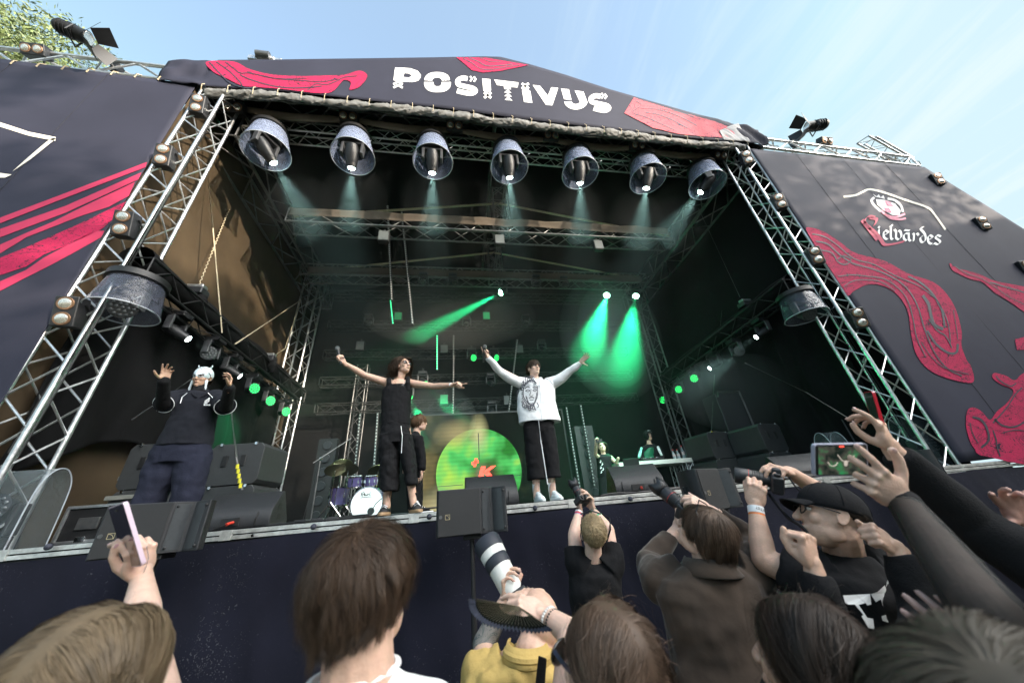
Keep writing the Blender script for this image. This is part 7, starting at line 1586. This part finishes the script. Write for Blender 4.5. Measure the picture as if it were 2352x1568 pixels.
b = MB(); rowsz(b, [(1336, 1390, 1290, zb, .08), (1322, 1410, 1300, zb, .11), (1308, 1424, 1318, zb, .14), (1306, 1428, 1360, zb, .15), (1318, 1438, 1420, zb, .15), (1322, 1440, 1500, zb, .15), (1330, 1440, 1640, zb, .15)], 30)
for s0, e0 in ((SL, EL), (SR, ER)): cloth_arm(b, [s0.lerp(nk, .35)-UPV*.05, s0-UPV*.01, s0.lerp(e0, .45)], [.11, .088, .074])
b.build('t_shirt', M_blk, t, voxel=.007, sm=3, disp=(.022, .09))
dL = WL_-EL; dR = WR-ER
for k, (m_) in enumerate((M_wht, mat('band_red', (.55, .05, .05), .6), mat('band_blue', (.04, .1, .5), .6))): ringband(t, 'wristband', WL_-dL.normalized()*(.02+.014*k), dL, .031, .013, m_)
ringband(t, 'watch_strap', WR-dR.normalized()*.01, dR, .031, .02, mat('strap_green', (.02, .12, .07), .5)); ringband(t, 'wristband', WR-dR.normalized()*.07, dR, .035, .012, mat('band_green', (.03, .45, .22), .6))
g_ = thing('sunglasses', P(0, .03, .12), 'thin dark sunglasses pushed up on the bleached hair', 'sunglasses')
for k in (-1, 1): MB().path([P(k*.065, .06, .085), P(k*.085, -.01, .06), P(k*.08, -.06, .0)], .003, 5).build('temple', M_black, g_)
MB().path([P(-.07, .07, .1), P(0, .085, .118), P(.07, .07, .1)], .006, 6).build('front_frame', M_black, g_)
o = MB().path([cc+RIGHT*.05, Z(1372, 1172, zb+.26), Z(1400, 1190, zb+.2), Z(1402, 1215, zb+.06), Z(1385, 1270, zb-.03)], .006, 6).build('neck_strap', M_blk, t)

# ---- photographer in the brown jacket
t = thing('person', V(.95, 1.05, 0), 'photographer in a brown suede jacket with brown swept-back hair', 'person')
zj = 1.5; hc = Z(1617, 1226, zj); Fw = FH*.5-RIGHT*.62+V(0, 0, .72); Uh = V(.15, -.75, .8)-RIGHT*-.1; b = MB(); P, S_, F_, U_ = head(b, hc, Fw, Uh, 1.0)
nk = Z(1626, 1300, zj); b.rc(nk, P(0, -.02, -.05), .062, .055); torso_below(b, nk, .55, .2, .12)
SL, SR = Z(1520, 1335, zj+.05), Z(1722, 1325, zj+.02); EL, ER = Z(1496, 1290, zj+.22), Z(1722, 1240, zj+.2); WL_, WR = Z(1556, 1212, zj+.36), Z(1634, 1172, zj+.26)
for s0, e0, w0 in ((SL, EL, WL_), (SR, ER, WR)): b.rc(s0, e0, .055, .043, 16); b.rc(e0, w0, .043, .027, 16)
cc = Z(1578, 1172, zj+.36); la = Z(1525, 1128, zj+.50)-cc; nl = MB()
hand(b, WL_, Z(1556, 1175, zj+.38)-WL_, RIGHT*.7-FWD*.3, 1, 1.05, (40, 45, 50, 55), 8, (.55, .55, .7), 15, nl); hand(b, WR, Z(1588, 1150, zj+.30)-WR, -UP*.7+FWD*.3, -1, 1.08, (38, 46, 54, 60), 6, (.5, .7, .4), 15, nl)
b.build('body', M_skin2, t, voxel=.0045, sm=3); nl.build('finger_nails', M_nail, t)
hair(t, 'hair', hc, Fw, Uh, 1.02, H_mid, 20000, .16, 'crown', 0, front=.35, back=-.85, side=-.2, curl=.06, lift=.007, grav=.5, seed=51, wid=.0006, seg=10, crown=(.1, .1, 1), stray=.02)
camera_obj(cc, la, 1.0, 'camera with a dark hooded lens aimed up by the man in the brown jacket', .13, .040, False, True, UP)
M_sue = mat('brown_suede', (.046, .031, .022), .95, 0, .5, 3.2, .35, 9, sheen=.2)
b = MB(); rowsz(b, [(1578, 1672, 1292, zj, .09), (1548, 1705, 1306, zj+.01, .12), (1516, 1738, 1330, zj+.02, .15), (1510, 1748, 1370, zj+.02, .16), (1530, 1752, 1430, zj+.02, .16), (1544, 1752, 1500, zj+.02, .16), (1548, 1756, 1620, zj, .17), (1560, 1750, 1900, zj-.1, .17)], 32)
cloth_arm(b, [SL+RIGHT*.06, SL-RIGHT*.0, SL.lerp(EL, .6)-RIGHT*.01, EL, EL.lerp(WL_, .42), EL.lerp(WL_, .70)], [.12, .098, .078, .068, .056, .043]); cloth_arm(b, [SR-RIGHT*.06, SR, SR.lerp(ER, .6)+RIGHT*.01, ER, ER.lerp(WR, .5), ER.lerp(WR, .82)], [.12, .098, .08, .068, .052, .042])
jk = b.build('jacket', M_sue, t, voxel=.007, sm=3, disp=(.030, .11))
b = MB(); cc2 = Z(1625, 1296, zj-.01)
for i in range(25):
    q = math.pi*(-.2+1.4*i/24)+math.pi
    b.v.append(tuple(cc2+RIGHT*math.cos(q)*.088+FH*(math.sin(q)*.095)+V(0, 0, .030))); b.v.append(tuple(cc2+RIGHT*math.cos(q)*.130+FH*(math.sin(q)*.150)+V(0, 0, -.030)))
b.f = [(2*i, 2*i+2, 2*i+3, 2*i+1) for i in range(24)]; b.build('collar', M_sue, jk, solid=.006)
g_ = thing('sunglasses', P(0, .03, .12), 'thin wire sunglasses pushed up on the brown swept-back hair', 'sunglasses')
for k in (-1, 1): MB().path([P(k*.06, .055, .10), P(k*.088, -.01, .07), P(k*.085, -.05, .01)], .0018, 5).build('temple', M_black, g_)
MB().path([P(-.06, .055, .1), P(0, .075, .125), P(.06, .055, .10)], .003, 5).build('front_frame', M_black, g_)

# ---- photographer in the black cap
t = thing('person', V(1.5, 1.0, 0), 'photographer in a black cap, glasses and lettered black tee, seen in profile', 'person')
zc = 1.42; hc = Z(1906, 1188, zc); Fw = -RIGHT*.92+FH*.32+V(0, 0, .30); Uh = V(.28, 0, 1)+RIGHT*.1; b = MB(); P, S_, F_, U_ = head(b, hc, Fw, Uh, 1.08, 1.05, 1.1)
nk = Z(1938, 1272, zc); b.rc(nk, P(0, -.03, -.05), .072, .062); torso_below(b, nk+V(0, .03, 0), .55, .22, .13)
SL, SR = Z(1835, 1320, zc-.02), Z(1990, 1300, zc+.25); EL, ER = Z(1756, 1288, zc+.05), Z(1915, 1150, zc+.32); WL_, WR = Z(1735, 1165, zc+.18), Z(1815, 1084, zc+.26)
b.rc(SL, EL, .062, .050, 18); b.rc(EL, EL.lerp(WL_, .35), .050, .048, 18); b.rc(EL.lerp(WL_, .35), WL_, .048, .029, 18); b.rc(SR, ER, .060, .048, 18); b.rc(ER, ER.lerp(WR, .4), .048, .044, 18); b.rc(ER.lerp(WR, .4), WR, .044, .028, 18)
cc = Z(1783, 1106, zc+.22); la = Z(1700, 1092, zc+.30)-cc; nl = MB()
hand(b, WL_, Z(1738, 1122, zc+.2)-WL_, RIGHT*.5+FWD*.6, 1, 1.08, (40, 46, 50, 50), 8, (.75, .3, .3), 8, nl); hand(b, WR, Z(1775, 1072, zc+.22)-WR, -UP*.9-RIGHT*.2, -1, 1.12, (36, 44, 50, 58), 6, (.55, .5, .75), 15, nl)
b.build('body', M_skin, t, voxel=.0045, sm=3); nl.build('finger_nails', M_nail, t); face_parts(t, P, F_, U_, S_, 1.08, (.06, .035, .02))
camera_obj(cc, la, .98, 'camera with a long black lens held up by the man in the cap', .15, .040, False, False, UP)
hair(t, 'hair', hc, Fw, Uh, 1.08, H_dark, 6000, .09, 'back', 0, front=2, back=-.8, side=-.2, top=.0, curl=.12, lift=.012, grav=.9, seed=61, wid=.0008, cap=False)
b = MB(); vs = []
for j in range(13):
    for i in range(41):
        th = math.pi*.5*j/12*1.12; q = 2*math.pi*i/40; vs.append(P(math.cos(q)*math.sin(th)*.088, -.012+math.sin(q)*math.sin(th)*.112, .035+math.cos(th)*.098))
b.add(vs, [(j*41+i, j*41+i+1, (j+1)*41+i+1, (j+1)*41+i) for j in range(12) for i in range(40)]); cp = b.build('cap', M_blk, t, solid=.004)
b = MB(); b.add([P(math.sin(a_)*.078*(1), .085+r_*.075*math.cos(a_)-.02*(1-math.cos(a_)), .045-.020*r_-.022*math.sin(a_)**2) for r_ in np.linspace(0, 1, 7) for a_ in np.linspace(-1.25, 1.25, 17)], [(j*17+i, j*17+i+1, (j+1)*17+i+1, (j+1)*17+i) for j in range(6) for i in range(16)]); b.build('brim', M_blk, cp, solid=.005)
MB().ell(P(0, -.012, .134), S_*.007, F_*.007, U_*.004, 10, 6).build('cap_button', M_blk, cp)
for q in (0, 1.05, 2.1): MB().path([P(math.cos(q)*math.sin(a_)*.0895, -.012+math.sin(q)*math.sin(a_)*.1135, .035+math.cos(a_)*.0995) for a_ in np.linspace(-1.6, 1.6, 24)], .0012, 5).build('cap_seam', M_blk2, cp)
g_ = thing('glasses', P(0, .1, .01), 'black-framed glasses on the man in the cap', 'glasses')
for k in (-1, 1):
    MB().path([P(k*.062, .092, .014), P(k*.082, .05, .012), P(k*.086, .0, .006)], .003, 6).build('temple', M_black, g_); MB().path([P(k*.036+math.cos(q)*.026, .102-.006*abs(math.cos(q)), .002+math.sin(q)*.020) for q in np.linspace(0, 6.283, 20)], .0028, 6).build('rim', M_black, g_)
b = MB(); rowsz(b, [(1892, 1985, 1262, zc+.02, .10, 18), (1840, 2020, 1284, zc+.03, .14, 30), (1800, 2050, 1312, zc+.03, .17, 30), (1810, 2066, 1350, zc+.03, .18, 20), (1850, 2075, 1400, zc+.03, .18, 20), (1880, 2085, 1460, zc+.02, .18, 10), (1900, 2100, 1600, zc, .18), (1920, 2100, 1900, zc-.1, .18)], 32)
cloth_arm(b, [SL+RIGHT*.07, SL, SL.lerp(EL, .55)], [.13, .10, .082]); cloth_arm(b, [SR-RIGHT*.05, SR, SR.lerp(ER, .45)], [.13, .10, .085])
sh = b.build('t_shirt', M_blk, t, voxel=.007, sm=3, disp=(.026, .09))
def c9(L_): return [(1561.8+x*.3359, 1044.6+y*.3359) for x, y in L_]
# lettering on the back of the tee: T J and the edge of a third letter, white with a dark outline gap
YC_ = (zc+.02)*ray(1938, 1262).y
def back_pt(x, y, k=0):
    dx_ = (x-1950-(y-1320)*.15)/125; rr__ = ray(x, y); return CAM+rr__*((YC_+.02-(.20+k)*max(.05, 1-abs(dx_)**2.2)**.5)/rr__.y)
for nm, pls in (('T', [[(1115, 958), (1300, 948), (1308, 1020), (1280, 1026), (1270, 1010), (1222, 1022), (1280, 1110), (1320, 1118), (1330, 1188), (1290, 1182), (1240, 1098), (1255, 1092), (1195, 1020), (1150, 1020), (1130, 1010)]]),
                ('J', [[(1305, 950), (1350, 935), (1400, 890), (1420, 940), (1395, 965), (1425, 1060), (1460, 1095), (1430, 1145), (1385, 1130), (1378, 1100), (1410, 1090), (1372, 985), (1340, 1005)]]),
                ('S', [[(1410, 895), (1420, 850), (1438, 828), (1450, 880), (1440, 920), (1478, 985), (1496, 1080), (1470, 1062), (1455, 1000), (1432, 950)]])):
    L1 = MB(); L2 = MB()
    for pl in pls:
        dd = c9(pl); cx_ = sum(x for x, y in dd)/len(dd); cy_ = sum(y for x, y in dd)/len(dd)
        L1.poly([back_pt(x, y, .008) for x, y in dd]); L2.poly([back_pt(cx_+(x-cx_)*1.07, cy_+(y-cy_)*1.07, .004) for x, y in dd])
    L1.build('shirt_letter', M_white, sh, smooth=False)
for k, (m_, w2) in enumerate(((M_wht, .030), (M_wht, .0), (mat('band_orange', (.8, .22, .04), .6), .020))):
    if w2: ringband(t, 'wristband', WL_-(WL_-EL).normalized()*(.012+.014*k), WL_-EL, .0335, w2, m_)
tx_ = bpy.data.curves.new('band_text', 'FONT'); tx_.body = 'ARTIST'; tx_.size = .017; tx_.align_x = 'CENTER'; tx_.align_y = 'CENTER'; tx_.extrude = .0003; tx_.materials.append(M_black)
tm_ = bpy.data.objects.new('tmp', tx_); COL.objects.link(tm_); bpy.context.view_layer.update(); me_ = bpy.data.meshes.new_from_object(tm_.evaluated_get(bpy.context.evaluated_depsgraph_get())); bpy.data.objects.remove(tm_); o = bpy.data.objects.new('band_lettering', me_); COL.objects.link(o); o.parent = t; dA = (WL_-EL).normalized(); xr_ = -(RIGHT-dA*RIGHT.dot(dA)).normalized(); zr_ = -FWD; zr_ = (zr_-dA*zr_.dot(dA)).normalized(); yr_ = zr_.cross(xr_)
mm = Matrix((xr_, yr_, zr_)).transposed().to_4x4(); mm.translation = WL_-dA*.012+zr_*.0345-ORG[t.name]; o.matrix_local = mm
MB().path(smooth3([cc+RIGHT*.06+UP*.03, Z(1835, 1125, zc+.1), Z(1890, 1160, zc-.02)], 6), .004, 6).build('strap_upper', M_blk2, t)
MB().path(smooth3([Z(1765, 1133, zc+.2), Z(1790, 1165, zc+.14), Z(1812, 1190, zc+.06), Z(1845, 1212, zc-.10), Z(1880, 1262, zc-.14)], 6), .007, 6).build('strap_lower', M_blk, t)

# ---- woman with sunglasses waving a fan
t = thing('person', V(.35, .45, 0), 'brown-haired woman with dark sunglasses seen from behind, holding out a black folding fan', 'person')
zf = .76; hc = Z(1392, 1538, zf); Fw = FH*.75-RIGHT*.75+V(0, 0, .25); b = MB(); P, S_, F_, U_ = head(b, hc, Fw, UPV, 1.04)
b.rc(hc-V(0, 0, .20), hc-V(0, 0, .06), .06, .05); torso_below(b, hc-V(0, 0, .19)+V(.02, 0, 0), .5, .18, .11)
Sh = hc+V(-.12, .04, -.20); El = Z(1312, 1455, 1.0); Wf = Z(1252, 1410, 1.08)
b.rc(Sh, El, .050, .040, 18); b.rc(El, El.lerp(Wf, .5), .040, .033, 18); b.rc(El.lerp(Wf, .5), Wf, .033, .025, 18); nl = MB()
Dh = (Z(1160, 1382, 1.08)-Wf).normalized(); hand(b, Wf, Dh, -UP*.85+FWD*.35, -1, .98, (26, 46, 52, 58), 3, (.92, .22, .28), 6, nl)
b.build('body', M_skin2, t, voxel=.0034, sm=3); nl.build('finger_nails', M_nail, t)
hair(t, 'hair', hc, Fw, UPV, 1.05, H_mid, 24000, .34, 'part', -.15, front=.3, back=-.8, side=-.1, lift=.014, grav=.9, seed=71, wid=.00045, seg=12, stray=.03)
g_ = thing('sunglasses', P(0, .1, 0), 'dark sunglasses on the woman with the fan', 'sunglasses')
for k in (-1, 1): MB().ell(P(k*.040, .096, .0), S_*.036, F_*.010, U_*.028, 18, 9).build('lens', gl, g_); MB().path([P(k*.072, .088, .012), P(k*.088, .05, .012), P(k*.090, -.01, .006)], .0055, 6).build('temple', M_navyf if False else mat('frame_navy', (.015, .02, .045), .3), g_)
b = MB(); torso_below(b, hc-V(0, 0, .19)+V(.02, 0, 0), .5, .20, .13); b.build('top', M_blk, t, voxel=.01, sm=3)
dW = (Wf-El).normalized()
for k, (m_, off, r_) in enumerate(((mat('pearl', (.72, .70, .68), .25, coat=.5), .016, .0046), (M_black, .032, .0034))):
    bd = MB(); u1, u2, _ = basis(dW); c0 = Wf-dW*off
    for i in range(22): q = 2*math.pi*i/22; bd.ell(c0+u1*math.cos(q)*.031+u2*math.sin(q)*.028, r_, n=8, m=6)
    bd.build('pearl_bracelet' if k == 0 else 'bead_bracelet', m_, t)
# the fan: ribs and pleats from the pivot in her hand
pv_ = Z(1192, 1392, 1.07); rim = smooth([(1076, 1375), (1080, 1400), (1100, 1424), (1135, 1440), (1180, 1447), (1230, 1452), (1268, 1446)], 5); rm = []
for i, (x, y) in enumerate(rim):
    best = min((abs((Z(x, y, z)-pv_).length-.205), z) for z in np.linspace(.60, 1.07, 171)); rm.append(Z(x, y, best[1]))
t = thing('folding_fan', pv_, 'open black folding fan with blue-black lace rim held by the woman in sunglasses', 'fan')
nf = 30; nn_ = len(rm)
def rmp(f): 
    f = f*(nn_-1); i = min(int(f), nn_-2); return rm[i].lerp(rm[i+1], f-i)
fn_ = (rmp(0)-pv_).cross(rmp(1)-pv_).normalized(); lf, lc_ = MB(), MB()
for i in range(2*nf+1):
    q = rmp(i/(2*nf)); o_ = fn_*(.0035 if i % 2 else -.0035)
    for f, mbb in ((.42, lf), (.88, lf)): mbb.v.append(tuple(pv_.lerp(q, f)+o_*f))
    for f in (.88, 1.0): lc_.v.append(tuple(pv_.lerp(q, f)+o_*f))
lf.f = [(2*i, 2*i+1, 2*i+3, 2*i+2) for i in range(2*nf)]; lc_.f = list(lf.f)
lf.build('leaf', mat('fan_cloth', (.006, .007, .006), .9, 0, .3, 30, spec=.05), t, smooth=False); lc_.build('lace_rim', mat('fan_lace', (.012, .017, .034), .7, 0, .5, 120), t, smooth=False)
rb2 = MB()
for i in range(nf+1): q = rmp(i/nf); rb2.cyl(pv_, pv_.lerp(q, .86)+fn_*.004, .0006, n=5); rb2.cyl(pv_, pv_.lerp(q, .86)-fn_*.004, .0006, n=5)
rb2.build('ribs', mat('fan_rib', (.06, .052, .03), .5, 0, .4, 20), t)
for f in (0, 1): MB().prism([pv_-fn_*.003, pv_.lerp(rmp(f), 1)-fn_*.003+(rmp(.5)-pv_)*.02, pv_.lerp(rmp(f), 1)-fn_*.003-(rmp(.5)-pv_)*.02], fn_*.003).build('guard_stick', M_black, t)

# ---- dark-haired woman with both fists raised
t = thing('person', V(1.0, .4, 0), 'dark-haired woman seen from behind in a black sweater, both fists raised', 'person')
zd = .72; hc = Z(1868, 1530, zd); Fw = FH*.8-RIGHT*.55+V(0, 0, .2); b = MB(); P, S_, F_, U_ = head(b, hc, Fw, UPV, 1.04)
b.rc(hc-V(0, 0, .20), hc-V(0, 0, .06), .06, .05); torso_below(b, hc-V(0, 0, .19)+V(.02, 0, 0), .5, .19, .12)
S1, S2 = hc+V(-.05, .12, -.18), hc+V(.22, .06, -.20); E1, E2 = Z(1895, 1430, 1.02), Z(2128, 1420, 1.1); W1, W2 = Z(1870, 1308, 1.08), Z(2056, 1256, 1.2)
for s0, e0, w0 in ((S1, E1, W1), (S2, E2, W2)): b.rc(s0, e0, .05, .042, 16); b.rc(e0, w0, .042, .028, 16)
hand(b, W1, (W1-E1)*1.0+UP*.05-RIGHT*.02, FWD*.9-RIGHT*.4, 1, 1.06, (96, 96, 96, 96), 1, (.75, .3, .8), 30)
hand(b, W2, Z(1990, 1212, 1.2)-W2, -RIGHT*.3+FWD*.7-UP*.6, -1, 1.0, (94, 95, 96, 96), 1, (.8, .35, .55), 28)
b.build('body', M_skin, t, voxel=.004, sm=3)
hair(t, 'hair', hc, Fw, UPV, 1.06, H_dark, 24000, .36, 'part', .1, front=.25, back=-.85, side=-.15, curl=.06, lift=.020, grav=.8, seed=81, wid=.00045, seg=12, stray=.06)
b = MB(); torso_below(b, hc-V(0, 0, .185)+V(.02, 0, 0), .5, .22, .15); cloth_arm(b, [S1, S1.lerp(E1, .5), E1, E1.lerp(W1, .55), E1.lerp(W1, .93)], [.08, .07, .062, .052, .044]); cloth_arm(b, [S2, S2.lerp(E2, .5), E2, E2.lerp(W2, .55), E2.lerp(W2, .88)], [.08, .07, .062, .052, .044])
b.build('sweater', M_blk2, t, voxel=.006, sm=3, disp=(.016, .07))
eb = MB(); ep = P(-.086, -.012, -.045); eb.path([ep+V(math.cos(q)*.011, 0, math.sin(q)*.011) for q in np.linspace(0, 6.28, 16)], .0012, 6); eb.build('earring', M_chrome, t)

# ---- arm in a sheer sleeve holding the filming phone
t = thing('person', V(1.25, .1, 0), 'person at the right edge filming, arm in a sheer dark sleeve', 'person')
b = MB(); Wq = Z(2074, 1152, .90); Eq = Z(2260, 1395, .62); Sq = Z(2500, 1660, .52); Dh = (Z(2004, 1068, .95)-Wq).normalized()
b.rc(Wq, Wq.lerp(Eq, .4), .0275, .034, 18); b.rc(Wq.lerp(Eq, .4), Eq, .036, .042, 18); b.rc(Eq, Sq, .044, .055, 18); nl = MB()
hand(b, Wq, Z(1990, 1088, .90)-Wq, FWD*.95+RIGHT*.1, -1, 1.08, (10, 22, 58, 66), 9, (.42, .9, .12), 24, nl)
tc = Sq-V(.02, .0, .12); torso_below(b, tc+V(.1, -.1, 0), .5, .2, .12); hq = tc+V(.1, -.12, .24); head(b, hq, FH, UPV, 1.0); b.rc(tc+V(.1, -.1, 0), hq, .06, .05)
b.build('body', M_skin2, t, voxel=.0036, sm=3); nl.build('finger_nails', M_nail, t)
b = MB(); d_ = (Eq-Wq).normalized(); cloth_arm(b, [Wq+d_*.012, Wq.lerp(Eq, .3), Wq.lerp(Eq, .7), Eq, Eq.lerp(Sq, .5), Sq], [.034, .040, .047, .052, .056, .07], 28)
ms = bpy.data.materials.new('sheer_mesh'); ms.use_nodes = True; nt = ms.node_tree; pb_ = nt.nodes['Principled BSDF']; pb_.inputs['Base Color'].default_value = (.012, .011, .010, 1); pb_.inputs['Roughness'].default_value = .8; pb_.inputs['Alpha'].default_value = .80
b.build('sheer_sleeve', ms, t)
ringband(t, 'sleeve_cuff', Wq+d_*.014, d_, .0365, .03, M_blk)
hair(t, 'hair', hq, FH, UPV, 1.0, H_dark, 600, .2, 'part', 0, lift=.02, seed=83, wid=.004)
scr = bpy.data.materials.new('live_screen'); scr.use_nodes = True; nt = scr.node_tree; nt.nodes.clear(); o_ = nt.nodes.new('ShaderNodeOutputMaterial'); em = nt.nodes.new('ShaderNodeEmission'); tcn = nt.nodes.new('ShaderNodeTexCoord'); n1 = nt.nodes.new('ShaderNodeTexNoise'); n1.inputs['Scale'].default_value = 38; n1.inputs['Detail'].default_value = 2; rp = nt.nodes.new('ShaderNodeValToRGB')
e = rp.color_ramp.elements; e[0].position = .40; e[0].color = (.006, .010, .008, 1); e[1].position = .80; e[1].color = (.01, .16, .05, 1); k = e.new(.56); k.color = (.035, .035, .028, 1)
nt.links.new(tcn.outputs['Object'], n1.inputs[0]); nt.links.new(n1.outputs[0], rp.inputs[0]); nt.links.new(rp.outputs[0], em.inputs[0]); em.inputs[1].default_value = .5; nt.links.new(em.outputs[0], o_.inputs[0])
t2, c, a, h_, n_, w_, l_ = phone('phone', Z(1868, 1020, .93), Z(1992, 1018, .93), Z(1993, 1092, .93), Z(1872, 1094, .93), .011, 'phone held sideways filming the stage, its lit screen showing the singers', mat('lilac_case', (.34, .34, .42), .35, 0, .05), M_black, rad=.009)
sc_ = MB().poly([c+a*(sx*(w_/2-.010))+h_*(sy*(l_/2-.006))+n_*.0022 for sx, sy in ((-1, -1), (1, -1), (1, 1), (-1, 1))]).build('live_picture', scr, t2, smooth=False)
fg = MB(); q = lambda u_, v_: c+a*(u_*w_/2)+h_*(v_*l_/2)+n_*.003
for u_, v_, s_ in ((.15, -.1, 1), (-.35, -.35, .6)):
    fg.path([q(u_-.3*s_, v_+.45*s_), q(u_-.15*s_, v_+.1*s_), q(u_, v_), q(u_+.2*s_, v_+.1*s_), q(u_+.32*s_, v_+.4*s_)], .0012, 5)
fg.ell(q(.15, -.18), a*.006, h_*.009, n_*.0004, 10, 5); fg.build('pictured_singers', mat('screen_skin', (.35, .3, .26), .5, emit=(.35, .3, .26), es=.35), t2)
MB().box(q(.0, .86), (.012, .001, .003), Matrix((a, n_, h_)).transposed()).build('record_mark', mat('rec_red', (.8, .05, .03), .5, emit=(.9, .05, .03), es=1), t2)

# ---- arm in a black sweater with a red phone
t = thing('person', V(1.7, .3, 0), 'person at the right edge raising a thick black sleeve and a red phone', 'person')
b = MB(); Wq = Z(2050, 1034, 1.22); E1 = Z(2225, 1200, 1.15); Sq = Z(2460, 1340, 1.0); Dh = (Z(2008, 950, 1.25)-Wq).normalized(); nl = MB()
b.rc(Wq, E1, .029, .043, 18); b.rc(E1, Sq, .045, .058, 18); hand(b, Wq, Dh, -RIGHT*.55-UP*.2+FWD*.75, 1, 1.10, (18, 44, 52, 58), 6, (.7, .3, .8), 20, nl)
torso_below(b, Sq+V(.3, 0, -.12), .55, .2, .12); b.rc(Sq, Sq+V(.3, 0, -.15), .055); hq = Sq+V(.34, 0, .08); head(b, hq, FH, UPV, 1.0); b.rc(Sq+V(.3, 0, -.12), hq, .06, .05); b.build('body', M_skin, t, voxel=.0045, sm=3); nl.build('finger_nails', M_nail, t)
b = MB(); cloth_arm(b, [Wq+(E1-Wq).normalized()*.018, Wq.lerp(E1, .35), Wq.lerp(E1, .8), E1, E1.lerp(Sq, .5), Sq], [.046, .058, .072, .078, .082, .10], 24); b.build('sweater_sleeve', M_blk2, t, voxel=.006, sm=3, disp=(.018, .14))
hair(t, 'hair', hq, FH, UPV, 1.0, H_dark, 600, .1, 'crown', 0, lift=.02, seed=84, wid=.004)
phone('phone', Z(1990, 900, 1.30), Z(2010, 899, 1.25), Z(2020, 975, 1.25), Z(1998, 977, 1.30), .009, 'red phone sticking up behind the raised fingers at the right', mat('red_gloss', (.55, .01, .03), .15, coat=1), mat('chrome_screen', (.5, .5, .5), .08, 1))
# ---- open hand at the right edge
t = thing('person', V(1.9, .2, 0), 'person off the right edge holding up an open reddish hand', 'person')
b = MB(); Wq = Z(2356, 1196, 1.15); nl = MB(); hand(b, Wq, Z(2292, 1108, 1.15)-Wq, -RIGHT*.4+UP*.3-FWD*.8, -1, 1.1, (14, 20, 44, 40), 11, (.5, .8, .4), 10, nl); E1 = Z(2430, 1290, 1.1); b.rc(Wq, E1, .030, .044, 16); b.rc(E1, E1+V(.15, 0, -.2), .045, .055)
torso_below(b, E1+V(.45, 0, -.35), .5, .2, .12); b.rc(E1+V(.15, 0, -.2), E1+V(.45, 0, -.38), .055); hq = E1+V(.48, 0, -.15); head(b, hq, FH, UPV, 1.0); b.rc(E1+V(.45, 0, -.35), hq, .06, .05); b.build('body', skin('skin_ruddy', (.50, .28, .23)), t, voxel=.0045, sm=3); nl.build('finger_nails', M_nail, t)
hair(t, 'hair', hq, FH, UPV, 1.0, H_dark, 500, .1, 'crown', 0, lift=.02, seed=85, wid=.004)
# ---- out-of-focus head and fingers close to the lens
t = thing('person', V(.5, .12, 0), 'blurred greyish-brown head close up in the bottom right corner', 'person')
zn = .25; hc = Z(2470, 1990, zn); b = MB(); P, S_, F_, U_ = head(b, hc, FH, UPV, 1.05); b.rc(hc-V(0, 0, .2), hc-V(0, 0, .06), .06, .05); torso_below(b, hc-V(0, 0, .19), .5, .2, .12)
Wq = Z(2230, 1490, .70); b.rc(hc+V(.08, .08, -.2), Wq, .045, .028); hand(b, Wq, Z(2140, 1395, .66)-Wq, FWD*.8+RIGHT*.2, 1, .95, (18, 24, 34, 40), 8, (.5, .8, .3), 10)
b.build('body', skin('skin_pinkish', (.50, .33, .29)), t, voxel=.005, sm=3)
hair(t, 'hair', hc, FH, UPV, 1.08, hairmat('hair_ash', (.060, .050, .038), isl=.06), 22000, .22, 'crown', 0, front=.4, back=-.8, side=-.3, curl=.05, lift=.012, grav=.7, seed=91, wid=.0007, stray=0, clump=0, crown=(-.3, -.3, .8))
